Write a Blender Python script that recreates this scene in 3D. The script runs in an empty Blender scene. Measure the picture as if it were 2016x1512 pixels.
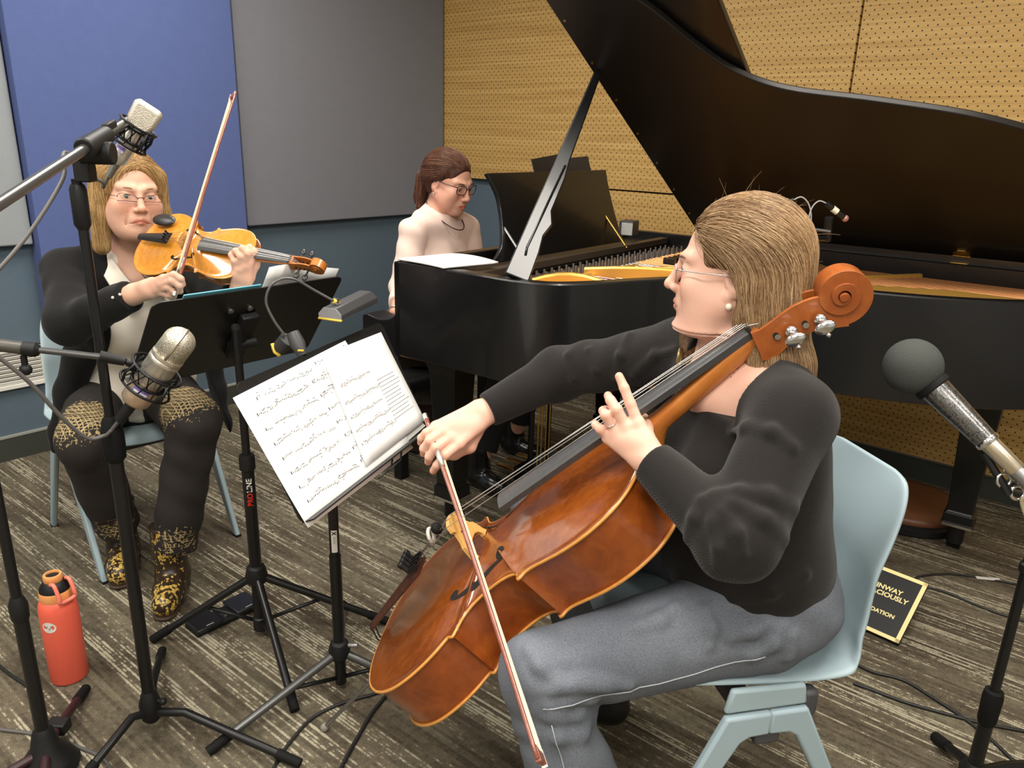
import bpy, math, random
import numpy as np
from mathutils import Vector, Matrix
random.seed(7); rng = np.random.default_rng(7)
SC = bpy.context.scene; COL = SC.collection
V = Vector; PI = math.pi
def A(*v): return np.array(v, float)
# ------------------------------------------------------------------ camera model (metres, Y away from the camera, Z up)
F = 1515.0; TH = math.radians(17.8); RHO = math.radians(1.68); HC = 1.38
FWD = A(0, math.cos(TH), -math.sin(TH)); UPV = A(0, math.sin(TH), math.cos(TH))
def ray(px, py):
    u, v = px - 1008, py - 756
    a = u*math.cos(RHO) + v*math.sin(RHO); b = u*math.sin(RHO) - v*math.cos(RHO)
    return A(a, F*FWD[1] + b*UPV[1], F*FWD[2] + b*UPV[2])
def at(px, py, Y):
    d = ray(px, py); t = Y/d[1]; return A(d[0]*t, Y, HC + d[2]*t)
def onz(px, py, z=0.0):
    d = ray(px, py); t = (z - HC)/d[2]; return A(d[0]*t, d[1]*t, z)
def unit(v): v = np.asarray(v, float); return v/np.linalg.norm(v)
def frame(x, y, z, o=(0, 0, 0)):
    m = np.eye(4); m[:3, 0] = x; m[:3, 1] = y; m[:3, 2] = z; m[:3, 3] = o; return m
def look(fwd, up=(0, 0, 1), o=(0, 0, 0)):       # x right, y forward, z up
    f = unit(fwd); r = unit(np.cross(f, up)); return frame(r, f, np.cross(r, f), o)
def tf(M, p): return M[:3, :3] @ np.asarray(p, float) + M[:3, 3]
def rotz(a, o=(0, 0, 0)): return frame((math.cos(a), math.sin(a), 0), (-math.sin(a), math.cos(a), 0), (0, 0, 1), o)

cam = bpy.data.cameras.new('camera'); co = bpy.data.objects.new('camera', cam); COL.objects.link(co)
cam.sensor_width = 36.0; cam.lens = 36.0*F/2016; cam.clip_start = 0.02
_r = A(math.cos(RHO), 0, 0) + UPV*math.sin(RHO); _u = -A(math.sin(RHO), 0, 0) + UPV*math.cos(RHO)
co.matrix_world = Matrix(frame(_r, _u, -FWD, (0, 0, HC)).tolist()); SC.camera = co
SC.view_settings.view_transform = 'Standard'; SC.view_settings.look = 'None'; SC.view_settings.gamma = 1.0
SC.view_settings.use_curve_mapping = False; SC.view_settings.exposure = 0.0

# ------------------------------------------------------------------ materials
def nd(nt, typ, ins=None, **attrs):
    n = nt.nodes.new(typ)
    for k, v in attrs.items(): setattr(n, k, v)
    for k, v in (ins or {}).items():
        s = n.inputs[k]
        if isinstance(v, bpy.types.NodeSocket): nt.links.new(v, s)
        elif isinstance(v, (tuple, list)) and len(v) == 3 and s.type == 'RGBA': s.default_value = (*v, 1)
        else: s.default_value = v
    return n
def newmat(name):
    m = bpy.data.materials.new(name); m.use_nodes = True; nt = m.node_tree
    return m, nt, nt.nodes['Principled BSDF']
def math_(nt, op, a, b=0.0, c=0.0):
    return nd(nt, 'ShaderNodeMath', {0: a, 1: b, 2: c}, operation=op).outputs[0]
def mixc(nt, f, a, b, mode='MIX'):
    n = nt.nodes.new('ShaderNodeMix'); n.data_type = 'RGBA'; n.blend_type = mode
    for s, v in ((n.inputs[0], f), (n.inputs[6], a), (n.inputs[7], b)):
        if isinstance(v, bpy.types.NodeSocket): nt.links.new(v, s)
        elif isinstance(v, (tuple, list)): s.default_value = (*v[:3], 1)
        else: s.default_value = v
    return n.outputs[2]
def ramp(nt, f, stops):
    n = nd(nt, 'ShaderNodeValToRGB', {0: f}); e = n.color_ramp.elements
    while len(e) < len(stops): e.new(0.5)
    for el, (p, c) in zip(e, stops): el.position = p; el.color = (*c, 1) if len(c) == 3 else c
    return n.outputs[0]
def bump(nt, b, h, strength, dist=0.002):
    n = nd(nt, 'ShaderNodeBump', {'Strength': strength, 'Distance': dist, 'Height': h}); nt.links.new(n.outputs[0], b.inputs['Normal'])
def objco(nt, scale=(1, 1, 1), rot=(0, 0, 0), loc=(0, 0, 0)):
    c = nt.nodes.new('ShaderNodeTexCoord')
    return nd(nt, 'ShaderNodeMapping', {0: c.outputs['Object'], 'Scale': scale, 'Rotation': rot, 'Location': loc}).outputs[0]
def plain(name, col, rough=0.5, metal=0.0, spec=0.5, noise=0.0, nscale=40.0, bmp=0.0, coat=0.0, emit=None, sheen=0.0, alpha=None):
    m, nt, b = newmat(name)
    b.inputs['Base Color'].default_value = (*col, 1); b.inputs['Roughness'].default_value = rough
    b.inputs['Metallic'].default_value = metal; b.inputs['Specular IOR Level'].default_value = spec
    b.inputs['Coat Weight'].default_value = coat; b.inputs['Coat Roughness'].default_value = 0.08
    b.inputs['Sheen Weight'].default_value = sheen
    if noise or bmp:
        t = nd(nt, 'ShaderNodeTexNoise', {'Vector': objco(nt), 'Scale': nscale, 'Detail': 4.0})
        if noise:
            nt.links.new(mixc(nt, t.outputs[0], tuple(c*(1-noise) for c in col), tuple(min(1, c*(1+noise)) for c in col)), b.inputs['Base Color'])
        if bmp: bump(nt, b, t.outputs[0], bmp)
    if emit: b.inputs['Emission Color'].default_value = (*col, 1); b.inputs['Emission Strength'].default_value = emit
    return m
def wood(name, dark, light, rough, scale=(8, 1, 8), coat=0.0, det=5, bmp=0.0, dist=1.5, rot=(0, 0, 0)):
    m, nt, b = newmat(name)
    t = nd(nt, 'ShaderNodeTexNoise', {'Vector': objco(nt, scale, rot), 'Scale': 4.0, 'Detail': float(det), 'Distortion': dist, 'Roughness': 0.6})
    nt.links.new(ramp(nt, t.outputs[0], [(0.3, dark), (0.7, light)]), b.inputs['Base Color'])
    b.inputs['Roughness'].default_value = rough; b.inputs['Coat Weight'].default_value = coat; b.inputs['Coat Roughness'].default_value = 0.12
    if bmp: bump(nt, b, t.outputs[0], bmp)
    return m
def knit(name, col, scale, rough=0.85, vec=(1, 0, 0), sheen=0.3, amt=0.5, lo=0.55):
    """ribbed knit: wave bands"""
    m, nt, b = newmat(name)
    w = nd(nt, 'ShaderNodeTexWave', {'Vector': objco(nt), 'Scale': scale, 'Distortion': 1.2, 'Detail': 1.0, 'Detail Scale': 0.6}, bands_direction='DIAGONAL')
    nt.links.new(mixc(nt, w.outputs['Fac'] if 'Fac' in w.outputs else w.outputs[1], tuple(c*lo for c in col), col), b.inputs['Base Color'])
    b.inputs['Roughness'].default_value = rough; b.inputs['Sheen Weight'].default_value = sheen
    b.inputs['Specular IOR Level'].default_value = 0.2
    bump(nt, b, w.outputs[1], amt, 0.002)
    return m

# ------------------------------------------------------------------ objects
def tag(o, label=None, cat=None, group=None, kind=None):
    for k, v in (('label', label), ('category', cat), ('group', group), ('kind', kind)):
        if v: o[k] = v
    return o
def thing(name, label, cat, loc=(0, 0, 0), group=None):
    o = bpy.data.objects.new(name, None); COL.objects.link(o); o.location = V(tuple(loc)); o.empty_display_size = 0.05
    return tag(o, label, cat, group)
def world_loc(o):
    l = V(o.location)
    return l if o.parent is None else V((0, 0, 0))
def link(name, me, mat, parent=None, label=None):
    o = bpy.data.objects.new(name, me); COL.objects.link(o)
    if mat is not None and not me.materials: me.materials.append(mat)
    if parent is not None:
        o.parent = parent
        root = parent
        while root.parent is not None: root = root.parent
        # every mesh is written in world coordinates; only thing empties carry a location
        o.matrix_parent_inverse = Matrix.Translation(-V(root.location)) if parent.parent is None else Matrix.Identity(4)
    if label: o['label'] = label
    return o
class MB:
    """collects shapes, in a local frame M, into ONE mesh in world coordinates"""
    def __init__(s, M=None): s.v = []; s.f = []; s.M = np.eye(4) if M is None else np.asarray(M, float)
    def add(s, vs, fs):
        b = len(s.v); s.v += [tuple(tf(s.M, p)) for p in vs]; s.f += [tuple(b+i for i in f) for f in fs]; return s
    def box(s, c, size, R=None):
        R = np.eye(3) if R is None else np.asarray(R)[:3, :3]; h = A(*size)/2; c = np.asarray(c, float)
        vs = [c + R @ (h*A(x, y, z)) for x in (-1, 1) for y in (-1, 1) for z in (-1, 1)]
        return s.add(vs, [(0, 1, 3, 2), (4, 6, 7, 5), (0, 4, 5, 1), (2, 3, 7, 6), (0, 2, 6, 4), (1, 5, 7, 3)])
    def tube(s, pts, r, n=10, caps=True, flat=None):
        P = [np.asarray(p, float) for p in pts]; N = len(P); r = [r]*N if np.isscalar(r) else list(r)
        t = [unit(P[min(i+1, N-1)] - P[max(i-1, 0)]) for i in range(N)]
        a = A(0, 0, 1) if abs(t[0][2]) < 0.9 else A(1, 0, 0)
        x = unit(np.cross(t[0], a)); vs = []
        for i in range(N):
            x = unit(x - t[i]*np.dot(x, t[i])); y = np.cross(t[i], x)
            for k in range(n):
                q = 2*PI*k/n; c = math.cos(q); d = math.sin(q)
                o = r[i]*(c*x + d*y)
                if flat is not None: fa, fk = flat; fa = np.asarray(fa, float); o = o + fa*np.dot(o, fa)*(fk-1)
                vs.append(P[i] + o)
        fs = [(i*n+k, i*n+(k+1) % n, (i+1)*n+(k+1) % n, (i+1)*n+k) for i in range(N-1) for k in range(n)]
        if caps: fs += [tuple(range(n-1, -1, -1)), tuple((N-1)*n+k for k in range(n))]
        return s.add(vs, fs)
    def cyl(s, a, b, r, n=20, r2=None): return s.tube([a, b], [r, r if r2 is None else r2], n)
    def lathe(s, o, axis, prof, n=28, up=None):
        """prof: (radius, height along axis)"""
        z = unit(axis); a = A(0, 0, 1) if abs(z[2]) < 0.9 else A(1, 0, 0)
        x = unit(np.cross(a, z)); y = np.cross(z, x); o = np.asarray(o, float); vs = []
        for r, h in prof:
            for k in range(n):
                q = 2*PI*k/n; vs.append(o + z*h + max(r, 1e-5)*(math.cos(q)*x + math.sin(q)*y))
        fs = [(i*n+k, i*n+(k+1) % n, (i+1)*n+(k+1) % n, (i+1)*n+k) for i in range(len(prof)-1) for k in range(n)]
        fs += [tuple(range(n-1, -1, -1)), tuple((len(prof)-1)*n+k for k in range(n))]
        return s.add(vs, fs)
    def prism(s, poly, z0, z1, fr=None):
        """poly: 2-D outline (x, y), extruded along z of the frame fr"""
        fr = np.eye(4) if fr is None else fr; n = len(poly)
        vs = [tf(fr, (p[0], p[1], z)) for z in (z0, z1) for p in poly]
        fs = [tuple(range(n-1, -1, -1)), tuple(range(n, 2*n))] + [(i, (i+1) % n, n+(i+1) % n, n+i) for i in range(n)]
        return s.add(vs, fs)
    def sphere(s, c, r, n=16, R=None):
        r = A(*r) if not np.isscalar(r) else A(r, r, r); R = np.eye(3) if R is None else R; m = n//2
        vs = []; 
        for i in range(m+1):
            p = PI*i/m
            for k in range(n):
                q = 2*PI*k/n
                vs.append(np.asarray(c, float) + R @ (r*A(math.sin(p)*math.cos(q), math.sin(p)*math.sin(q), math.cos(p))))
        fs = [(i*n+k, (i+1)*n+k, (i+1)*n+(k+1) % n, i*n+(k+1) % n) for i in range(m) for k in range(n)]
        return s.add(vs, fs)
    def grid(s, rows):
        """rows: list of equal-length point lists"""
        n = len(rows[0]); vs = [p for r in rows for p in r]
        return s.add(vs, [(i*n+k, i*n+k+1, (i+1)*n+k+1, (i+1)*n+k) for i in range(len(rows)-1) for k in range(n-1)])
    def build(s, name, mat, parent=None, label=None, bevel=0.0, smooth=35, solid=0.0, sub=0, seg=2):
        me = bpy.data.meshes.new(name); me.from_pydata(s.v, [], s.f); me.validate(); me.update()
        o = link(name, me, mat, parent, label)
        if solid: k = o.modifiers.new('s', 'SOLIDIFY'); k.thickness = solid; k.offset = 0
        if bevel: k = o.modifiers.new('b', 'BEVEL'); k.width = bevel; k.segments = seg; k.limit_method = 'ANGLE'; k.angle_limit = math.radians(40); k.use_clamp_overlap = True
        if sub: k = o.modifiers.new('u', 'SUBSURF'); k.levels = sub; k.render_levels = sub
        if smooth:
            me.polygons.foreach_set('use_smooth', [True]*len(me.polygons))
            if smooth < 180:
                try: me.set_sharp_from_angle(angle=math.radians(smooth))
                except Exception: pass
        return o
def catmull(pts, n=8, closed=False):
    P = [np.asarray(p, float) for p in pts]; N = len(P); out = []
    g = (lambda i: P[i % N]) if closed else (lambda i: P[min(max(i, 0), N-1)])
    for i in range(N if closed else N-1):
        p0, p1, p2, p3 = g(i-1), g(i), g(i+1), g(i+2)
        for k in range(n):
            t = k/n
            out.append(0.5*((2*p1) + (-p0+p2)*t + (2*p0-5*p1+4*p2-p3)*t*t + (-p0+3*p1-3*p2+p3)*t**3))
    if not closed: out.append(P[-1])
    return out
def rrect(w, h, r, n=5):
    out = []
    for cx, cy, a0 in ((w/2-r, h/2-r, 0), (-w/2+r, h/2-r, PI/2), (-w/2+r, -h/2+r, PI), (w/2-r, -h/2+r, 3*PI/2)):
        out += [(cx+r*math.cos(a0+PI/2*k/n), cy+r*math.sin(a0+PI/2*k/n)) for k in range(n+1)]
    return out
def text_mesh(name, s, size, M, mat, parent, label=None, thick=0.0006, align='LEFT', spacing=1.0, bold=0.0):
    cu = bpy.data.curves.new(name, 'FONT'); cu.body = s; cu.size = size; cu.extrude = thick; cu.align_x = align; cu.space_character = spacing; cu.offset = bold
    cu.resolution_u = 3
    o = bpy.data.objects.new(name, cu); COL.objects.link(o)
    dg = bpy.context.evaluated_depsgraph_get(); me = bpy.data.meshes.new_from_object(o.evaluated_get(dg)); bpy.data.objects.remove(o); bpy.data.curves.remove(cu)
    me.transform(Matrix(M.tolist())); me.name = name; me.materials.clear()
    return link(name, me, mat, parent, label)

# ------------------------------------------------------------------ signed-distance modelling (bodies, hands, cloth, hair masses)
def s_cone(a, b, ra, rb=None, k=0.01, op='+', fl=None):
    a = np.asarray(a, float); b = np.asarray(b, float); rb = ra if rb is None else rb
    R = max(ra, rb); lo = np.minimum(a, b) - R; hi = np.maximum(a, b) + R
    def fn(P):
        q = P - a; ba = b - a
        if fl is not None:
            n, f = fl; n = np.asarray(n, float); q = q + np.outer(q @ n*(f-1), n); ba = ba + n*(ba @ n)*(f-1)
        h = np.clip(q @ ba/max(ba @ ba, 1e-12), 0, 1)
        d = np.sqrt(((q - h[:, None]*ba)**2).sum(1)) - (ra + (rb-ra)*h)
        return d if fl is None or fl[1] <= 1 else d/math.sqrt(fl[1])
    if fl is not None and fl[1] < 1: lo -= R*(1/fl[1]-1); hi += R*(1/fl[1]-1)
    return (op, k, fn, lo, hi)
def s_ell(c, r, R=None, k=0.01, op='+'):
    c = np.asarray(c, float); r = A(*r) if not np.isscalar(r) else A(r, r, r); R = np.eye(3) if R is None else np.asarray(R)[:3, :3]
    ext = np.sqrt(((R*r)**2).sum(1)); 
    def fn(P):
        q = (P - c) @ R; k0 = np.sqrt(((q/r)**2).sum(1)); k1 = np.sqrt(((q/r**2)**2).sum(1)) + 1e-9
        return k0*(k0-1)/k1
    return (op, k, fn, c-ext, c+ext)
def s_half(p, n, k=0.004, lo=None, hi=None, op='-'):
    """subtracts the half space on the side n points to, inside the box lo..hi"""
    p = np.asarray(p, float); n = unit(n)
    return (op, k, lambda P: (p - P) @ n, np.asarray(lo, float), np.asarray(hi, float))
def s_cap(p, n, r, depth=0.2, k=0.004):
    """subtracts a cylinder of radius r that starts at p and runs along n (a sleeve end, an ankle, a neck)"""
    p = np.asarray(p, float); n = unit(n)
    def fn(P):
        q = P - p; h = q @ n; rad = np.sqrt(np.maximum((q*q).sum(1) - h*h, 0))
        return np.maximum(np.maximum(-h, h-depth), rad-r)
    e = p + n*depth; return ('-', k, fn, np.minimum(p, e)-r, np.maximum(p, e)+r)
def chain(pts, rs, k=0.01, fl=None, op='+'):
    return [s_cone(pts[i], pts[i+1], rs[i], rs[i+1], k, op, fl) for i in range(len(pts)-1)]
def sdf_eval(prims, P):
    f = np.full(len(P), 1e3)
    for op, k, fn, lo, hi in prims:
        d = fn(P)
        if op == '+':
            h = np.maximum(k - np.abs(f-d), 0)/k; f = np.minimum(f, d) - h*h*k*0.25
        else:
            d = -d; h = np.maximum(k - np.abs(f-d), 0)/k; f = np.maximum(f, d) + h*h*k*0.25
    return f
def sdf_mesh(prims, h, disp=None, N=24):
    ps = [p for p in prims if p[0] == '+']; pad = 3*h
    lo = np.min([p[3] for p in ps], axis=0) - pad; hi = np.max([p[4] for p in ps], axis=0) + pad
    nb = np.ceil((hi-lo)/(h*N)).astype(int); hd = h*N*0.87
    keys, vpos, quads = [], [], []
    dims = nb*N + 3
    ar = np.arange(-1, N+1)
    base = np.stack(np.meshgrid(ar, ar, ar, indexing='ij'), -1)
    for bi in np.ndindex(*nb):
        i0 = np.array(bi)*N; b0 = lo + (i0-1)*h; b1 = lo + (i0+N)*h
        sel = [p for p in prims if np.all(p[3]-p[1]-pad <= b1) and np.all(p[4]+p[1]+pad >= b0)]
        if not any(p[0] == '+' for p in sel): continue
        c = sdf_eval(sel, ((b0+b1)/2)[None])[0]
        if c > 3*hd or c < -2.6*hd: continue
        G = base + i0; P = (lo + G.reshape(-1, 3)*h)
        f = sdf_eval(sel, P)
        if disp is not None: f = f + disp(P)
        f = f.reshape(N+2, N+2, N+2)
        S = f < 0
        if S.all() or not S.any(): continue
        M = N+1
        corner = lambda X, dx, dy, dz: X[dx:dx+M, dy:dy+M, dz:dz+M]
        cnt = sum(corner(S, x, y, z).astype(np.int8) for x in (0, 1) for y in (0, 1) for z in (0, 1))
        idx = np.argwhere((cnt > 0) & (cnt < 8))
        if not len(idx): continue
        acc = np.zeros((len(idx), 3)); num = np.zeros(len(idx))
        for ax in range(3):
            o1, o2 = [q for q in range(3) if q != ax]
            for u in (0, 1):
                for v in (0, 1):
                    ca = idx.copy(); ca[:, o1] += u; ca[:, o2] += v; cb = ca.copy(); cb[:, ax] += 1
                    fa = f[ca[:, 0], ca[:, 1], ca[:, 2]]; fb = f[cb[:, 0], cb[:, 1], cb[:, 2]]
                    m = (fa < 0) != (fb < 0); t = np.where(m, fa/np.where(m, fa-fb, 1), 0)
                    e = ca - idx; e = e.astype(float); e[:, ax] += t
                    acc[m] += e[m]; num[m] += 1
        g = idx + i0 - 1 + 1
        key = (g[:, 0]*dims[1] + g[:, 1])*dims[2] + g[:, 2]
        keys.append(key); vpos.append(lo + (idx + i0 - 1 + acc/num[:, None])*h)
        K = lambda c: ((c[:, 0]*dims[1] + c[:, 1])*dims[2] + c[:, 2])
        for ax in range(3):
            o1, o2 = [(1, 2), (2, 0), (0, 1)][ax]
            sl = [slice(1, N+1)]*3; sl2 = list(sl); sl2[ax] = slice(2, N+2)
            a_, b_ = S[tuple(sl)], S[tuple(sl2)]
            e = np.argwhere(a_ != b_)
            if not len(e): continue
            ins = a_[e[:, 0], e[:, 1], e[:, 2]]
            c = e + i0 + 1
            d1 = np.zeros(3, int); d1[o1] = 1; d2 = np.zeros(3, int); d2[o2] = 1
            q = np.stack([K(c-d1-d2), K(c-d2), K(c), K(c-d1)], 1)
            q[~ins] = q[~ins][:, ::-1]
            quads.append(q)
    keys = np.concatenate(keys); vpos = np.concatenate(vpos); quads = np.concatenate(quads)
    uk, ui = np.unique(keys, return_index=True)
    qi = np.searchsorted(uk, quads); ok = np.all(uk[np.minimum(qi, len(uk)-1)] == quads, axis=1)
    return vpos[ui], qi[ok]
def sdf_obj(name, prims, h, mat, parent=None, label=None, disp=None, tints=None, base=(1, 1, 1)):
    vs, qs = sdf_mesh(prims, h, disp)
    me = bpy.data.meshes.new(name)
    me.vertices.add(len(vs)); me.vertices.foreach_set('co', vs.astype(np.float32).ravel())
    me.loops.add(len(qs)*4); me.loops.foreach_set('vertex_index', qs.astype(np.int32).ravel())
    me.polygons.add(len(qs)); me.polygons.foreach_set('loop_start', np.arange(0, len(qs)*4, 4, dtype=np.int32))
    me.update(calc_edges=True); me.validate()
    me.polygons.foreach_set('use_smooth', np.ones(len(me.polygons), bool))
    if tints is not None:
        col = np.ones((len(me.vertices), 4), np.float32); col[:, :3] = base
        P = vs
        for fn, c in tints:
            w = np.clip(fn(P), 0, 1)[:, None]; col[:, :3] = col[:, :3]*(1-w) + np.array(c)*w
        a = me.color_attributes.new('tint', 'FLOAT_COLOR', 'POINT'); a.data.foreach_set('color', col.ravel())
    return link(name, me, mat, parent, label)
# ================================================================== THE ROOM
RA = math.radians(-40.3)                                   # the room stands turned to the camera
RF = rotz(RA, (-0.4624, 5.0207, 0))                        # room frame: x along the back wall, y towards it, corner at the origin
RX, RY = RF[:3, 0], RF[:3, 1]
RH = 2.75
def inroom(p): return RF[:3, :3].T @ (np.asarray(p, float) - RF[:3, 3])
def hitwall(px, py, axis, off):
    """the point of the wall plane (room x or y = off) behind a pixel, in room coordinates"""
    o = inroom((0, 0, HC)); d = RF[:3, :3].T @ ray(px, py); t = (off - o[axis])/d[axis]; return o + d*t

def carpet():
    m, nt, b = newmat('carpet')
    co_ = objco(nt, rot=(0, 0, math.radians(38.5)))
    xyz = nd(nt, 'ShaderNodeSeparateXYZ', {0: co_}); X, Y = xyz.outputs[0], xyz.outputs[1]
    PITCH = 0.0086
    yr = math_(nt, 'DIVIDE', Y, PITCH); row = math_(nt, 'FLOOR', yr); inrow = math_(nt, 'FRACT', yr)
    rr = nd(nt, 'ShaderNodeTexWhiteNoise', {'W': row}, noise_dimensions='1D').outputs[0]
    # dashes: noise stretched along the row, with its own offset in every row
    vec = nd(nt, 'ShaderNodeCombineXYZ', {0: math_(nt, 'ADD', math_(nt, 'MULTIPLY', X, 46.0), math_(nt, 'MULTIPLY', rr, 90.0)), 1: math_(nt, 'MULTIPLY', row, 3.7), 2: 0.0}).outputs[0]
    dash = nd(nt, 'ShaderNodeTexNoise', {'Vector': vec, 'Scale': 1.0, 'Detail': 3.0, 'Roughness': 0.7}).outputs[0]
    # long runs: how much of the light yarn a row carries here
    vec2 = nd(nt, 'ShaderNodeCombineXYZ', {0: math_(nt, 'ADD', math_(nt, 'MULTIPLY', X, 3.2), math_(nt, 'MULTIPLY', rr, 40.0)), 1: math_(nt, 'MULTIPLY', row, 1.9), 2: 5.0}).outputs[0]
    run = nd(nt, 'ShaderNodeTexNoise', {'Vector': vec2, 'Scale': 1.0, 'Detail': 1.0}).outputs[0]
    # broad bands where the light yarn gathers
    bv = nd(nt, 'ShaderNodeCombineXYZ', {0: math_(nt, 'MULTIPLY', X, 0.8), 1: math_(nt, 'MULTIPLY', Y, 11.0), 2: 0.0}).outputs[0]
    band = nd(nt, 'ShaderNodeTexNoise', {'Vector': bv, 'Scale': 1.0, 'Detail': 2.0, 'Roughness': 0.6}).outputs[0]
    thr = math_(nt, 'ADD', math_(nt, 'ADD', 0.20, math_(nt, 'MULTIPLY', dash, 0.62)), math_(nt, 'MULTIPLY', math_(nt, 'SUBTRACT', band, 0.5), 0.85))
    thr = math_(nt, 'ADD', thr, math_(nt, 'MULTIPLY', math_(nt, 'SUBTRACT', run, 0.5), 0.95))
    loop = nd(nt, 'ShaderNodeTexNoise', {'Vector': co_, 'Scale': 420.0, 'Detail': 2.0}).outputs[0]
    thr = math_(nt, 'ADD', thr, math_(nt, 'MULTIPLY', math_(nt, 'SUBTRACT', loop, 0.5), 0.22))
    off = math_(nt, 'POWER', math_(nt, 'ABSOLUTE', math_(nt, 'SUBTRACT', math_(nt, 'MULTIPLY', inrow, 2.0), 1.0)), 2.2)
    thr = math_(nt, 'SUBTRACT', thr, math_(nt, 'MULTIPLY', off, 0.26))
    light = ramp(nt, thr, [(0.562, (0, 0, 0)), (0.635, (1, 1, 1))])
    bc = nd(nt, 'ShaderNodeTexNoise', {'Vector': nd(nt, 'ShaderNodeVectorMath', {0: co_, 1: (1.2, 5.0, 1.0)}, operation='MULTIPLY').outputs[0], 'Scale': 1.6, 'Detail': 3.0}).outputs[0]
    base = ramp(nt, bc, [(0.30, (0.100, 0.080, 0.056)), (0.5, (0.142, 0.119, 0.083)), (0.70, (0.180, 0.158, 0.108))])
    dk = ramp(nt, math_(nt, 'ADD', run, math_(nt, 'MULTIPLY', math_(nt, 'SUBTRACT', dash, 0.5), 0.8)), [(0.30, (0.55, 0.55, 0.55)), (0.62, (1.15, 1.15, 1.15))])
    base = mixc(nt, 1.0, base, dk, 'MULTIPLY')
    c = mixc(nt, light, base, (0.40, 0.365, 0.27))
    c = mixc(nt, 0.75, c, mixc(nt, 1.0, c, ramp(nt, loop, [(0.3, (0.45, 0.45, 0.45)), (0.7, (1.5, 1.5, 1.5))]), 'MULTIPLY'))
    nt.links.new(c, b.inputs['Base Color']); b.inputs['Roughness'].default_value = 0.95; b.inputs['Specular IOR Level'].default_value = 0.1
    h = math_(nt, 'ADD', loop, math_(nt, 'MULTIPLY', dash, 0.6)); bump(nt, b, h, 0.6, 0.004)
    return m
def perforated():
    m, nt, b = newmat('perforated_oak')
    co_ = objco(nt, rot=(0, 0, -RA)); s = nd(nt, 'ShaderNodeSeparateXYZ', {0: co_}); X, Z = s.outputs[0], s.outputs[2]
    p, q = 0.0345, 0.0172
    zr = math_(nt, 'DIVIDE', Z, q); row = math_(nt, 'FLOOR', zr)
    par = math_(nt, 'MULTIPLY', math_(nt, 'FLOORED_MODULO', row, 2.0), 0.5)
    fx = math_(nt, 'SUBTRACT', math_(nt, 'FRACT', math_(nt, 'ADD', math_(nt, 'DIVIDE', X, p), par)), 0.5)
    fz = math_(nt, 'SUBTRACT', math_(nt, 'FRACT', zr), 0.5)
    d = math_(nt, 'SQRT', math_(nt, 'ADD', math_(nt, 'POWER', math_(nt, 'MULTIPLY', fx, p), 2.0), math_(nt, 'POWER', math_(nt, 'MULTIPLY', fz, q), 2.0)))
    hole = math_(nt, 'LESS_THAN', d, 0.0031)
    g = nd(nt, 'ShaderNodeTexNoise', {'Vector': nd(nt, 'ShaderNodeVectorMath', {0: co_, 1: (1.6, 1.6, 70.0)}, operation='MULTIPLY').outputs[0], 'Scale': 1.0, 'Detail': 4.0, 'Roughness': 0.65}).outputs[0]
    oak = ramp(nt, g, [(0.3, (0.42, 0.245, 0.074)), (0.5, (0.53, 0.33, 0.108)), (0.7, (0.62, 0.405, 0.148))])
    nt.links.new(mixc(nt, hole, oak, (0.045, 0.022, 0.008)), b.inputs['Base Color'])
    b.inputs['Roughness'].default_value = 0.5; b.inputs['Specular IOR Level'].default_value = 0.3
    return m
def felt(name, c1, c2):
    m, nt, b = newmat(name)
    a = nd(nt, 'ShaderNodeTexNoise', {'Vector': objco(nt), 'Scale': 260.0, 'Detail': 2.0}).outputs[0]
    l = nd(nt, 'ShaderNodeTexNoise', {'Vector': objco(nt), 'Scale': 18.0, 'Detail': 3.0}).outputs[0]
    nt.links.new(mixc(nt, math_(nt, 'ADD', math_(nt, 'MULTIPLY', a, 0.7), math_(nt, 'MULTIPLY', l, 0.3)), c1, c2), b.inputs['Base Color'])
    b.inputs['Roughness'].default_value = 0.95; b.inputs['Specular IOR Level'].default_value = 0.1; bump(nt, b, a, 0.25); return m

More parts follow.
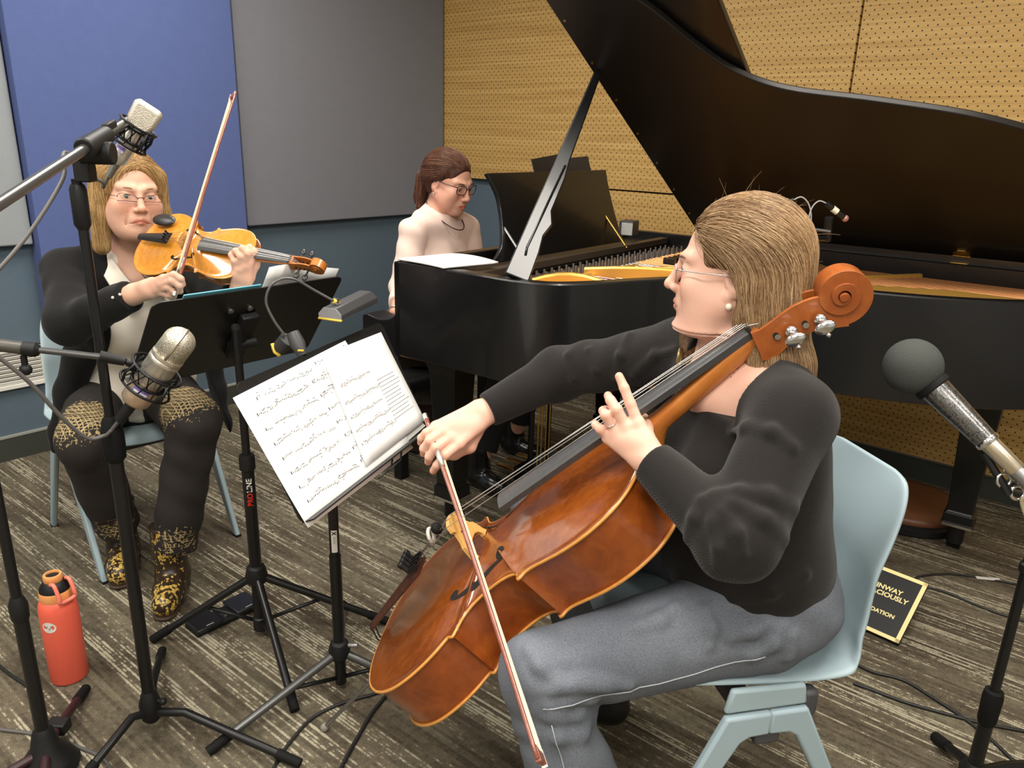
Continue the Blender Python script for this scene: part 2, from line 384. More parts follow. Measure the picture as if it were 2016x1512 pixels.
M_BLACK = plain('black_metal', (0.006, 0.006, 0.0065), 0.42, spec=0.4)
M_BLACKP = plain('black_plastic', (0.008, 0.008, 0.0085), 0.5, spec=0.35)
M_RUBBER = plain('black_rubber', (0.006, 0.006, 0.006), 0.75, spec=0.2)
M_CHROME = plain('chrome', (0.75, 0.75, 0.76), 0.18, 1.0)
M_STEEL = plain('dull_steel', (0.42, 0.42, 0.43), 0.38, 1.0)
M_WALL = plain('blue_grey_paint', (0.100, 0.140, 0.178), 0.75, spec=0.2, noise=0.06, nscale=60)
M_CEIL = plain('ceiling_white', (0.72, 0.71, 0.68), 0.9)
M_OFFW = plain('plain_wall_paint', (0.50, 0.49, 0.46), 0.85)
def room():
    W, D = 6.4, 6.6
    MB(RF).box((W/2, -D/2, -0.05), (W+0.4, D+0.4, 0.1)).build('floor', carpet(), smooth=0)['kind'] = 'structure'
    MB(RF).box((W/2, -D/2, RH+0.05), (W+0.4, D+0.4, 0.1)).build('ceiling', M_CEIL, smooth=0)['kind'] = 'structure'
    MB(RF).box((W/2, 0.05, RH/2), (W+0.2, 0.1, RH)).build('wall_back', M_WALL, smooth=0)['kind'] = 'structure'
    MB(RF).box((-0.05, -D/2, RH/2), (0.1, D, RH)).build('wall_left', M_WALL, smooth=0)['kind'] = 'structure'
    MB(RF).box((W+0.05, -D/2, RH/2), (0.1, D, RH)).build('wall_right', M_OFFW, smooth=0)['kind'] = 'structure'
    MB(RF).box((W/2, -D-0.05, RH/2), (W+0.2, 0.1, RH)).build('wall_front', M_OFFW, smooth=0)['kind'] = 'structure'
    bb = plain('baseboard_vinyl', (0.045, 0.050, 0.043), 0.45)
    tp = plain('baseboard_top_glint', (0.30, 0.31, 0.28), 0.45)  # pale colour paints the light reflected along the baseboard's top edge
    for nm, c, s, c2, s2 in (('baseboard_left', (0.008, -D/2, 0.05), (0.016, D, 0.10), (0.009, -D/2, 0.104), (0.018, D, 0.008)),
                             ('baseboard_back', (W/2, -0.008, 0.05), (W, 0.016, 0.10), (W/2, -0.009, 0.104), (W, 0.018, 0.008))):
        o = MB(RF).box(c, s).build(nm, bb, smooth=0); o['kind'] = 'structure'
        MB(RF).box(c2, s2).build('painted_glint_strip', tp, o, smooth=0)
    # perforated oak panels on the back wall
    oak = perforated(); T = 0.045; zs = 1.135; us = 2.43
    def panel(x0, x1, z0, z1, lab):
        o = MB(RF).box(((x0+x1)/2, -T/2-0.001, (z0+z1)/2), (x1-x0, T, z1-z0)).build('wood_acoustic_panel', oak, bevel=0.002, smooth=0, seg=1)
        tag(o, lab, 'acoustic panel', 'perforated oak panels on the back wall')
    panel(0.012, us-0.004, zs, RH-0.02, 'large perforated oak wall panel behind the pianist, from the corner to the upright seam')
    panel(us+0.004, 4.9, zs, RH-0.02, 'perforated oak wall panel at upper right, beyond the upright seam over the piano lid')
    panel(1.215, us-0.004, 0.115, zs-0.008, 'lower perforated oak wall panel showing behind the music desk and small black box')
    panel(us+0.004, 4.9, 0.115, zs-0.008, 'lower perforated oak wall panel at far right, seen below the piano tail')
    # fabric panels on the left wall
    blue = felt('blue_felt', (0.075, 0.105, 0.255), (0.112, 0.150, 0.335)); grey = felt('grey_felt', (0.165, 0.170, 0.195), (0.225, 0.230, 0.258)); lg = felt('light_grey_felt', (0.25, 0.275, 0.29), (0.33, 0.35, 0.365))
    def fab(y0, y1, z0, t, mat, lab):
        o = MB(RF).box((t/2+0.001, (y0+y1)/2, (z0+RH-0.02)/2), (t, y1-y0, RH-0.02-z0)).build('fabric_acoustic_panel', mat, bevel=0.006, smooth=0)
        tag(o, lab, 'acoustic panel', 'fabric panels on the left wall')
    tb, tg = 0.10, 0.05
    yb1 = hitwall(487, 440, 0, tb)[1]; yb0 = hitwall(62, 380, 0, tb)[1]
    zg = hitwall(600, 437.5, 0, tg)[2]; yg0 = hitwall(478, 300, 0, tg)[1]; yg1 = hitwall(874.5, 250, 0, tg)[1]
    hl = hitwall(66, 481, 0, tg)
    fab(yb0, yb1, 0.62, tb, blue, 'royal blue fabric wall panel behind the violinist')
    fab(max(yb1+0.004, yg0), min(yg1, -0.06), zg, tg, grey, 'mid grey fabric wall panel between the blue panel and the oak wall')
    fab(hl[1]-1.2, hl[1], hl[2], tg, lg, 'pale grey fabric wall panel cut by the left edge of the photo')
    # white louvred vent low on the left wall
    v1 = hitwall(92, 730, 0, 0.01); zt = hitwall(0, 690, 0, 0.02)[2]; zb = hitwall(0, 771, 0, 0.02)[2]; y1 = v1[1]; y0 = y1-0.75
    wh = plain('vent_white', (0.72, 0.71, 0.66), 0.45)
    t = thing('wall_vent', 'white louvred vent grille low on the blue wall beside the violinist chair', 'vent', tf(RF, (0, (y0+y1)/2, zb)))
    f = MB(RF)
    for z in (zt-0.008, zb+0.008): f.box((0.012, (y0+y1)/2, z), (0.022, y1-y0, 0.016))
    for y in (y0+0.008, y1-0.008): f.box((0.012, y, (zt+zb)/2), (0.022, 0.016, zt-zb))
    f.build('frame', wh, t, smooth=0, bevel=0.001)
    MB(RF).box((0.003, (y0+y1)/2, (zt+zb)/2), (0.004, y1-y0-0.02, zt-zb-0.02)).build('back_plate', plain('vent_dark', (0.10, 0.10, 0.09), 0.8), t, smooth=0)
    n = 8
    for i in range(n):
        z = zb+0.016+(zt-zb-0.032)*(i+0.5)/n
        c, s_ = math.cos(0.5), math.sin(0.5)
        MB(RF).box((0.012, (y0+y1)/2, z), (0.004, y1-y0-0.03, (zt-zb-0.032)/n*0.86), [[c, 0, s_], [0, 1, 0], [-s_, 0, c]]).build('louvre', wh, t, smooth=0)
    # ceiling lights: square troffers, lit
    lampm = plain('lit_diffuser', (1.0, 0.93, 0.82), 0.6, emit=2.5)
    for i, (x, y) in enumerate(((1.2, -2.0), (3.3, -2.1), (5.3, -2.2), (1.3, -3.7), (3.4, -3.7), (5.3, -3.8), (1.6, -5.4), (4.2, -5.4))):
        c = tf(RF, (x, y, RH))
        if True:
            ld = bpy.data.lights.new('ceiling_lamp', 'AREA'); ld.shape = 'RECTANGLE'; ld.size = 1.15; ld.size_y = 0.55; ld.energy = LAMP[i]; ld.color = (1.0, 0.945, 0.86)
            lo = bpy.data.objects.new('ceiling_lamp', ld); COL.objects.link(lo); lo.location = V(tuple(c)) - V((0, 0, 0.06)); lo.rotation_euler = (0, 0, RA)
LAMP = [40, 50, 18, 40, 52, 34, 36, 42]
room()
# ================================================================== STRING INSTRUMENTS
HALF = [  # outline of one half, in units of a 0.755 m cello body: (x, y), bottom to top; corners marked
    [(0, 0), (.05, .0015), (.10, .012), (.15, .036), (.19, .075), (.213, .120), (.219, .165), (.212, .212), (.198, .248), (.183, .272), (.180, .283), (.187, .2935)],
    [(.187, .2935), (.170, .300), (.148, .312), (.130, .334), (.119, .366), (.116, .400), (.121, .430), (.131, .452), (.143, .463), (.156, .466)],
    [(.156, .466), (.149, .479), (.149, .497), (.157, .530), (.167, .572), (.171, .615), (.166, .660), (.149, .702), (.117, .734), (.075, .750), (.035, .7545), (0, .755)]]
def outline(n=7, xs=1.0, ys=1.0):
    h = []
    for i, s in enumerate(HALF):
        c = catmull([(x*xs, y*ys) for x, y in s], n)
        h += c if i == 2 else c[:-1]
    return [tuple(p) for p in h] + [(-p[0], p[1]) for p in h[-2:0:-1]]
def scale_out(o, d):
    """moves every outline point outwards by d"""
    n = len(o); out = []
    for i in range(n):
        a, b = np.asarray(o[i-1]), np.asarray(o[(i+1) % n]); t = unit(b-a); out.append((o[i][0]+t[1]*d, o[i][1]-t[0]*d))
    return out
class Body:
    """arched plates over a violin-family outline"""
    def __init__(s, xs, ys, arch, edge, over):
        s.o = outline(7, xs, ys); s.out = scale_out(s.o, over); s.c = A(0, 0.385*ys); s.arch = arch; s.edge = edge; s.ys = ys; s.xs = xs
        rel = np.array(s.out) - s.c; s.ang = np.arctan2(rel[:, 1], rel[:, 0]); s.rad = np.hypot(rel[:, 0], rel[:, 1])
        k = np.argsort(s.ang); s.ang = s.ang[k]; s.rad = s.rad[k]
        s.ang = np.concatenate([s.ang-2*PI, s.ang, s.ang+2*PI]); s.rad = np.tile(s.rad, 3)
    def prof(s, q):
        """arch height for q = 0 (middle) .. 1 (edge): a shallow channel inside the rim, then a smooth swell"""
        q = min(max(q, 0), 1); t = max(0.0, min(1.0, (0.93-q)/0.80)); return s.arch*(t*t*(3-2*t))**0.85 - (0.0 if q > 0.985 or q < 0.8 else s.edge*0.18*math.sin((q-0.8)/0.185*PI))
    def z(s, x, y):
        d = A(x, y)-s.c; r = np.hypot(*d); a = math.atan2(d[1], d[0]); return s.prof(r/np.interp(a, s.ang, s.rad)) + s.edge/2
    def plate(s, mb, z0, sign):
        """closed plate: outer face arched to sign, flat inner face, rounded edge"""
        rings = []; qs = [1.0, .985, .965, .94, .91, .87, .82, .75, .67, .58, .48, .38, .28, .18, .09]
        o = np.array(s.out)
        def ring(q, z): return [(*(s.c + (p-s.c)*q), z) for p in o]
        e = s.edge
        rows = [ring(.97, z0 - sign*e*.5), ring(.993, z0 - sign*e*.42), ring(1.0, z0 - sign*e*.15), ring(1.0, z0 + sign*e*.15), ring(.993, z0 + sign*e*.42)]
        rows += [ring(q, z0 + sign*(e*.5 + s.prof(q))) for q in qs[1:]]
        n = len(o); vs = [p for r in rows for p in r]; vs.append((*s.c, z0 + sign*(e*.5+s.arch))); c = len(vs)-1
        fs = [(i*n+k, i*n+(k+1) % n, (i+1)*n+(k+1) % n, (i+1)*n+k) for i in range(len(rows)-1) for k in range(n)]
        fs += [((len(rows)-1)*n+k, (len(rows)-1)*n+(k+1) % n, c) for k in range(n)]
        fs.append(tuple(range(n-1, -1, -1)))
        if sign < 0: fs = [f[::-1] for f in fs]
        mb.add(vs, fs)
def fhole(mb, body, side, k, z0, xs, ys):
    """an f-shaped sound hole, let a hair above the arched plate"""
    path = [(.066, .427), (.058, .424), (.056, .414), (.063, .407), (.072, .411), (.0765, .420), (.0755, .405), (.078, .385), (.088, .360), (.100, .335), (.1065, .312), (.106, .297), (.100, .288), (.093, .290), (.091, .299), (.097, .304)]
    wd = [.0035, .0042, .0040, .0036, .003, .0026, .0036, .0046, .0056, .0054, .0044, .0032, .0030, .0036, .0048, .0040]
    P = catmull([(side*x*xs, y*ys) for x, y in path], 5); W = np.interp(np.linspace(0, 1, len(P)), np.linspace(0, 1, len(wd)), wd)*k
    rows = [[], [], []]
    for i, p in enumerate(P):
        t = unit(P[min(i+1, len(P)-1)] - P[max(i-1, 0)]); nrm = A(-t[1], t[0])
        for j, q in enumerate((-1, 0, 1)):
            x, y = p + nrm*W[i]*q; rows[j].append((x, y, z0 + body.z(x, y) + 0.0007*k))
    vs = [p for r in rows for p in r]; n = len(P)
    mb.add(vs, [(j*n+i, j*n+i+1, (j+1)*n+i+1, (j+1)*n+i) for j in range(2) for i in range(n-1)])
    for c, r in (((side*.063*xs, .417*ys), .0072*k), ((side*.098*xs, .2965*ys), .0088*k)):
        ring = [(c[0]+r*math.cos(2*PI*i/16), c[1]+r*math.sin(2*PI*i/16)) for i in range(16)]
        mb.add([(x, y, z0+body.z(x, y)+0.0007*k) for x, y in ring], [tuple(range(16))])
def scroll(mb, k, y0, z0, w0):
    """pegbox walls and a volute of two and a half turns; k = size against a cello"""
    # side walls of the pegbox, curved from the nut up and forward into the volute
    top = catmull([(0.0, .012), (.035, .020), (.075, .030), (.110, .030), (.140, .022), (.160, .020)], 6)
    bot = catmull([(-.004, -.042), (.020, -.046), (.050, -.034), (.085, -.028), (.120, -.036), (.150, -.046)], 6)
    n = len(top)
    for sx in (-1, 1):
        xo0, xo1, th = w0/2, w0/2*.74, .0075*k
        vs = []
        for i in range(n):
            xo = xo0 + (xo1-xo0)*i/(n-1)
            for (py, pz) in (top[i], bot[i]):
                for x in (xo, xo-th): vs.append((sx*x, y0+py*k, z0+pz*k))
        fs = []
        for i in range(n-1):
            a = i*4; b = a+4
            q = [(a, b, b+2, a+2), (a+1, a+3, b+3, b+1), (a, a+1, b+1, b), (a+2, b+2, b+3, a+3)]
            fs += q if sx > 0 else [f[::-1] for f in q]
        fs += [(0, 2, 3, 1), ((n-1)*4, (n-1)*4+1, (n-1)*4+3, (n-1)*4+2)]
        mb.add(vs, fs)
    vs = []
    for i in range(n):                                           # the back of the pegbox
        xo = w0/2 + (w0/2*.74-w0/2)*i/(n-1)
        vs += [(-xo, y0+bot[i][0]*k, z0+bot[i][1]*k), (xo, y0+bot[i][0]*k, z0+bot[i][1]*k), (xo, y0+bot[i][0]*k, z0+(bot[i][1]+.008)*k), (-xo, y0+bot[i][0]*k, z0+(bot[i][1]+.008)*k)]
    fs = [(i*4+j, i*4+(j+1) % 4, i*4+4+(j+1) % 4, i*4+4+j) for i in range(n-1) for j in range(4)] + [(3, 2, 1, 0)]
    mb.add(vs, fs)
    mb.box((0, y0+.004*k, z0-.012*k), (w0*.98, .014*k, .055*k))
    # volute
    cy, cz = y0+.158*k, z0+.012*k; turns = 2.6; N = 110; vs = []
    for i in range(N+1):
        t = i/N; a = -PI*0.62 + t*turns*2*PI; R = .049*k*(1-t)**1.25 + .0065*k; Rn = R*0.46
        half = (w0*.36 + (.030*k-w0*.30)*t**0.8)
        for rr, hx in ((R, half), (max(Rn, 0.001), half), (max(Rn, 0.001), -half), (R, -half)):
            vs.append((hx, cy + rr*math.cos(a), cz + rr*math.sin(a)))
    fs = [(i*4+j, i*4+4+j, i*4+4+(j+1) % 4, i*4+(j+1) % 4) for i in range(N) for j in range(4)] + [(0, 1, 2, 3), (N*4+3, N*4+2, N*4+1, N*4)]
    mb.add(vs, fs)
    h = .030*k+w0*.075
    mb.cyl((-h, cy, cz), (h, cy, cz), .0072*k, 16)
def varnish(name, stops, rough, coat, scale, mottled=0.0):
    m, nt, b = newmat(name)
    c = nt.nodes.new('ShaderNodeTexCoord').outputs['Object']
    t = nd(nt, 'ShaderNodeTexNoise', {'Vector': nd(nt, 'ShaderNodeMapping', {0: c, 'Scale': scale[0], 'Rotation': scale[1]}).outputs[0], 'Scale': 1.0, 'Detail': 5.0, 'Roughness': 0.6, 'Distortion': 0.6}).outputs[0]
    l = nd(nt, 'ShaderNodeTexNoise', {'Vector': c, 'Scale': 7.0, 'Detail': 3.0}).outputs[0]
    nt.links.new(ramp(nt, math_(nt, 'ADD', math_(nt, 'MULTIPLY', t, 1-mottled), math_(nt, 'MULTIPLY', l, mottled)), stops), b.inputs['Base Color'])
    b.inputs['Roughness'].default_value = rough; b.inputs['Coat Weight'].default_value = coat; b.inputs['Coat Roughness'].default_value = 0.10; return m
M_EBONY = plain('ebony', (0.016, 0.015, 0.015), 0.38, noise=0.3, nscale=90)
M_FINGER = plain('fingerboard_ebony', (0.060, 0.060, 0.062), 0.36, noise=0.25, nscale=120)
M_BRIDGE = wood('bridge_maple', (0.58, 0.30, 0.075), (0.72, 0.42, 0.13), 0.5, (60, 60, 60), det=3)
M_STR = plain('string_steel', (0.62, 0.61, 0.58), 0.3, 0.9)
M_HAIR = plain('bow_hair', (0.80, 0.68, 0.46), 0.55)
M_EDGE = plain('worn_edge', (0.62, 0.27, 0.055), 0.35, noise=0.3, nscale=60, coat=0.4)
def viol(name, label, cat, M, cello):
    S = 1.0 if cello else 0.355/0.755
    xs = 1.0 if cello else 0.207/0.438
    rib = .118 if cello else .031; arch = .026 if cello else .0165; edge = .0075 if cello else .0042; over = .004 if cello else .0026
    B = Body(xs, S, arch, edge, over)
    if cello:
        e1 = math.atan2(M[1, 1], M[0, 1])
        mt = varnish('cello_belly', [(0.30, (0.120, 0.026, 0.004)), (0.5, (0.205, 0.048, 0.006)), (0.70, (0.30, 0.080, 0.010))], 0.24, 0.9, ((70, 70, 3), (0, -0.75, 0)), 0.5)
        mr = varnish('cello_ribs', [(0.25, (0.130, 0.024, 0.003)), (0.5, (0.235, 0.050, 0.005)), (0.75, (0.35, 0.090, 0.010))], 0.33, 0.5, ((26, 26, 26), (0, 0, 0)), 0.35)
        mn = varnish('cello_neck', [(0.3, (0.42, 0.12, 0.020)), (0.7, (0.60, 0.23, 0.045))], 0.35, 0.35, ((18, 18, 18), (0, 0, 0)), 0.3)
        mh = varnish('cello_head', [(0.3, (0.24, 0.052, 0.010)), (0.7, (0.40, 0.115, 0.020))], 0.35, 0.35, ((30, 30, 30), (0, 0, 0)), 0.3)
    else:
        mt = varnish('violin_belly', [(0.3, (0.42, 0.145, 0.016)), (0.5, (0.56, 0.225, 0.026)), (0.7, (0.66, 0.30, 0.045))], 0.22, 0.8, ((90, 90, 20), (0, 0, 0)), 0.5)
        mr = varnish('violin_ribs', [(0.3, (0.17, 0.045, 0.008)), (0.7, (0.30, 0.09, 0.014))], 0.28, 0.7, ((40, 40, 40), (0, 0, 0)), 0.3)
        mn = mh = varnish('violin_neck', [(0.3, (0.36, 0.11, 0.018)), (0.7, (0.52, 0.19, 0.035))], 0.35, 0.4, ((40, 40, 40), (0, 0, 0)), 0.3)
    t = thing(name, label, cat, tf(M, (0, 0.36*S, -rib/2)))
    k = S
    mb = MB(M); B.plate(mb, -edge/2, 1); belly = mb.build('belly', mt, t, smooth=50)
    if cello:                                                     # pale worn rim
        mb = MB(M); o = B.out; P = [(x, y, 0.0) for x, y in o]+[(o[0][0], o[0][1], 0.0)]; P = [(x, y, -edge*.5) for x, y, _ in P]
        mb.tube(P, .0032, 6, caps=False); mb.build('worn_edge', M_EDGE, belly, smooth=180, label='pale worn edge of the belly')
    for sd in (-1, 1):
        mb = MB(M); fhole(mb, B, sd, k, -edge/2, xs, S); mb.build('f_hole', plain('f_hole_dark', (0.006, 0.004, 0.003), 0.9), belly, smooth=0)
    mb = MB(M); B.plate(mb, -rib+edge/2, -1); bk = mb.build('back_plate', mr, t, smooth=50)
    if cello:
        mb = MB(M); mb.tube([(x, y, -rib+edge*.5) for x, y in B.out + B.out[:1]], .0034, 6, caps=False); mb.build('worn_edge', M_EDGE, bk, smooth=180, label='pale worn edge of the back')
    mb = MB(M); o = B.o; n = len(o)
    mb.add([(x, y, z) for z in (-rib+edge*.6, -edge*.6) for x, y in o], [(i, (i+1) % n, n+(i+1) % n, n+i) for i in range(n)])
    mb.build('ribs', mr, t, smooth=40)
    # neck, root at the upper edge, rising to the nut
    yb = 0.755*S; yn = yb + (.280 if cello else .130); zb = .012*k; zn = .030 if cello else .008
    nw0, nw1, nd0 = (.040, .030, .030) if cello else (.032, .0235, .017)
    rows = []
    for u in np.linspace(-0.02, 1, 14):
        y = yb + (yn-yb)*u; w = nw0+(nw1-nw0)*u; zz = zb + (zn-zb)*u; dp = nd0*(1.0 if u > .22 else 1+2.6*((.22-u)/.24)**1.6)
        rows.append([(w/2*math.cos(a), y, zz + dp*math.sin(a)*(1 if math.sin(a) < 0 else .25)) for a in np.linspace(PI, -PI, 15)[:-1]])
    mb = MB(M); nn = len(rows[0]); mb.add([p for r in rows for p in r], [(i*nn+j, i*nn+(j+1) % nn, (i+1)*nn+(j+1) % nn, (i+1)*nn+j) for i in range(len(rows)-1) for j in range(nn)]+[tuple(range(nn))[::-1], tuple((len(rows)-1)*nn+j for j in range(nn))])
    mb.build('neck', mn, t, smooth=60)
    # fingerboard: arched strip from the nut to well over the belly
    y0 = yb - (.285 if cello else .140); fw0, fw1 = (.064, .034) if cello else (.042, .024); z0f, z1f = (.078, .040) if cello else (.026, .012)
    rows = []; th = .012*k if cello else .006
    for u in np.linspace(0, 1, 12):
        y = y0+(yn-y0)*u; w = fw0+(fw1-fw0)*u; z = z0f+(z1f-z0f)*u; sag = w*.16
        up = [(w/2*q, y, z + sag*(1-q*q)) for q in np.linspace(-1, 1, 9)]
        rows.append(up + [(w/2*.9, y, z-th), (-w/2*.9, y, z-th)])
    mb = MB(M); nn = len(rows[0]); mb.add([p for r in rows for p in r], [(i*nn+j, i*nn+(j+1) % nn, (i+1)*nn+(j+1) % nn, (i+1)*nn+j) for i in range(len(rows)-1) for j in range(nn)]+[tuple(range(nn))[::-1], tuple((len(rows)-1)*nn+j for j in range(nn))])
    mb.build('fingerboard', M_FINGER, t, smooth=40)
    mb = MB(M); mb.box((0, yn+.003*k, z1f+.004*k), (fw1, .007*k, .016*k)); mb.build('nut', M_EBONY, t, bevel=.001*k)
    bend = math.radians(17 if cello else 9); HB = M @ frame((1, 0, 0), (0, math.cos(bend), -math.sin(bend)), (0, math.sin(bend), math.cos(bend)), (0, yn, z1f)) @ frame((1, 0, 0), (0, 1, 0), (0, 0, 1), (0, -yn, -z1f))
    mb = MB(HB); scroll(mb, k*.94 if cello else k*1.0, yn+.006*k, z1f-.012*k, .052 if cello else .026); mb.build('pegbox_scroll', mh, t, smooth=35, bevel=.0016*k)
    # pegs: chromed cello machines on one side, ebony violin pegs
    pegs = [(.042, -1), (.066, 1), (.092, -1), (.117, 1)]
    kk = k*.94 if cello else k*1.0
    for yy, sd in pegs:
        zz = z1f-.022*kk; y = yn+yy*kk; xw = .030*kk if cello else .015
        mb = MB(HB); mb.cyl((-sd*xw*1.02, y, zz), (sd*xw*1.9, y, zz), .0052*kk, 12)
        if cello:
            mb.sphere((sd*(xw*1.9+.011), y, zz), (.006, .017, .011), 16); mb.sphere((sd*(xw*1.9+.011), y+.0*kk, zz-.014), .0042, 10); mb.lathe((sd*xw*1.02, y, zz), (sd, 0, 0), [(.0105, 0), (.0105, .004), (.007, .008)], 16)
            mb.build('tuning_peg', M_CHROME, t, smooth=50, label='chrome tuning peg')
            mb = MB(HB); mb.cyl((sd*xw*.99, y-.024, zz+.004), (sd*xw*1.012, y-.024, zz+.004), .0052, 14); mb.build('peg_hole', M_EBONY, t, smooth=0)
        else:
            mb.sphere((sd*(xw*1.9+.008), y, zz), (.010, .0075, .004), 14); mb.build('tuning_peg', M_EBONY, t, smooth=50)
    # bridge
    yb_ = .355*S if cello else .160; bz = B.z(0, yb_)-edge/2; bh = (.118 if cello else .0475) - bz; bw = .100 if cello else .044
    top = bz+bh; th = .008*k*1.2
    half = [(0, .47), (.11, .43), (.17, .30), (.13, .20), (.21, .16), (.34, .10), (.44, .05), (.50, .0), (.5, -.0), (.36, .0), (.33, .07), (.22, .13), (.12, .165), (0, .18)]
    if cello: half = [(0, .62), (.10, .57), (.17, .50), (.21, .42), (.30, .33), (.385, .22), (.43, .10), (.50, .035), (.50, 0), (.36, 0), (.365, .07), (.32, .19), (.22, .29), (.10, .34), (0, .345)]
    arcn = [(.27*math.cos(a)*1.0, .86+.14*math.sin(a)) for a in np.linspace(PI/2, 0.0, 6)] + [(.30, .78), (.24, .70), (.27, .64)] if cello else [(.40*math.cos(a), .80+.2*math.sin(a)) for a in np.linspace(PI/2, 0, 6)] + [(.42, .66), (.30, .55), (.36, .48)]
    outer = [(x, y) for x, y in arcn] + ([(.33, .50), (.43, .40), (.47, .24), (.50, .10), (.54, .03), (.54, 0), (.34, 0), (.35, .08), (.28, .20), (.16, .27), (0, .285)] if cello else [(.47, .34), (.42, .22), (.46, .10), (.5, .03), (.5, 0), (.3, 0), (.29, .08), (.16, .14), (0, .16)])
    poly = [(x*bw, bz+y*bh) for x, y in outer] + [(-x*bw, bz+y*bh) for x, y in outer[-2:0:-1]]
    mb = MB(M); fr = frame((1, 0, 0), (0, 0, 1), (0, -1, 0), (0, yb_, 0)); mb.prism(poly, -th/2, th/2, fr); br = mb.build('bridge', M_BRIDGE, t, bevel=.0008*k, smooth=30)
    mb = MB(M)
    for x, z, r in ((0, .47, .04), (.12, .60, .022), (-.12, .60, .022), (0, .66, .018)): mb.cyl((x*bw, yb_-th*.52, bz+z*bh), (x*bw, yb_+th*.52, bz+z*bh), r*bw, 12)
    mb.build('bridge_cutout', plain('cutout_dark', (0.03, 0.014, 0.005), 0.8), br)
    # tailpiece with fine tuners
    yt0, yt1 = (.012, .225) if cello else (.006, .115); zt0, zt1 = (.036, .075) if cello else (.019, .030); w0, w1 = (.030, .056) if cello else (.020, .037)
    rows = []
    for u in np.linspace(0, 1, 9):
        y = yt0+(yt1-yt0)*u; w = w0+(w1-w0)*u; z = zt0+(zt1-zt0)*u
        rows.append([(w/2*q, y, z+w*.22*(1-q*q)) for q in np.linspace(-1, 1, 7)] + [(w/2, y, z-.004*k), (-w/2, y, z-.004*k)])
    mb = MB(M); nn = 9; mb.add([p for r in rows for p in r], [(i*nn+j, i*nn+(j+1) % nn, (i+1)*nn+(j+1) % nn, (i+1)*nn+j) for i in range(8) for j in range(nn)]+[tuple(range(nn))[::-1], tuple(8*nn+j for j in range(nn))])
    tp = mb.build('tailpiece', wood('rosewood', (0.035, 0.012, 0.008), (0.085, 0.030, 0.018), 0.35) if cello else M_EBONY, t, smooth=40)
    fx = [-.021, -.007, .007, .021] if cello else [-.012, -.004, .004, .012]
    for x in fx:
        mb = MB(M); z = zt1 + (.016*k if cello else .005)
        mb.cyl((x, yt1-.020*k, z-.006*k), (x, yt1-.020*k, z+.020*k), .0042*k if cello else .0022, 10); mb.lathe((x, yt1-.020*k, z+.012*k), (0, 0, 1), [(.0062*k, 0), (.0068*k, .003*k), (.0068*k, .010*k), (.005*k, .012*k)], 12); mb.box((x, yt1-.008*k, z-.002*k), (.007*k, .026*k, .008*k)); mb.build('fine_tuner', M_BLACK, tp, smooth=40)
    mb = MB(M); mb.tube([(-.008*k, yt0, zt0), (-.006*k, -.004*k, .006*k), (0, -.008*k, -.03*k), (.006*k, -.004*k, .006*k), (.008*k, yt0, zt0)], .002*k, 6); mb.build('tailgut', M_EBONY, t)
    if cello:
        mb = MB(M); mb.tube([(.013*math.cos(a), .296+.006*math.sin(a), .112+.013*math.sin(a)) for a in np.linspace(0, 2*PI, 20)], .004, 8, caps=False); mu = mb.build('string_mute', plain('mute_pale', (0.55, 0.53, 0.48), 0.5), t, smooth=180)
        mb = MB(M); mb.sphere((.0, .318, .116), (.014, .011, .013), 14); mb.build('mute_cap', M_RUBBER, mu, smooth=180)
    # strings: tailpiece, bridge, nut, pegbox
    bx = [-.024, -.008, .008, .024] if cello else [-.0165, -.0055, .0055, .0165]; nx = [-.0115, -.0038, .0038, .0115] if cello else [-.008, -.0027, .0027, .008]
    for i in range(4):
        zt = bz+bh*(.86+.14*math.sqrt(max(0, 1-(bx[i]/(.27*bw))**2)) if cello else .80+.2*math.sqrt(max(0, 1-(bx[i]/(.40*bw))**2)))
        r = (.0009, .0008, .0007, .0006)[i]*1.1 if cello else .00045
        p = [(fx[i], yt1-.004*k, zt1+.012*k), (bx[i], yb_, zt+r), (nx[i], yn+.003*k, z1f+.0128*k), tuple(np.linalg.inv(M)[:3, :3] @ (tf(HB, (nx[i]*.8, yn+(pegs[i][0])*kk, z1f-.016*kk)) - M[:3, 3]))]
        mb = MB(M); mb.tube(p, r, 6); mb.build('string', M_STR, t, smooth=180)
        if cello:                                                 # wrapped yellow thread above the nut
            q0 = A(*p[2]); q1 = A(*p[3]); mb = MB(M)
    # end button or endpin
    if cello:
        mb = MB(M); mb.lathe((0, 0.004, -rib/2), (0, -1, 0), [(.016, 0), (.016, .006), (.011, .012), (.010, .030), (.007, .034)], 18); mb.build('endpin_socket', M_EBONY, t, smooth=40)
        # the steel pin reaches the carpet
        a = tf(M, (0, -.03, -rib/2)); d = M[:3, :3] @ unit(A(0, -1, -.12)); L = (a[2]-0.0)/-d[2]
        ep = MB().cyl(a, a+d*(L-.012), .005, 12).build('endpin', M_STEEL, t); MB().sphere(a+d*(L-.011), .011, 14).build('endpin_tip', plain('endpin_rubber', (0.22, 0.21, 0.17), 0.7), ep)
        mb = MB(M)
        for x in (-.006, .004): mb.box((x, yn+.034, z1f+.004), (.010, .022, .006))
        mb.build('yellow_string_tape', plain('yellow_tape', (0.80, 0.62, 0.02), 0.5), t, label='yellow wrapping on the strings above the nut')
    else:
        mb = MB(M); mb.cyl((0, .002, -rib/2), (0, -.008, -rib/2), .006, 12); mb.build('end_button', M_EBONY, t)
        mb = MB(M); mb.sphere((-.066, .050, .016), (.020, .038, .008), 20); mb.build('chin_rest', M_EBONY, t, smooth=60)
        mb = MB(M)
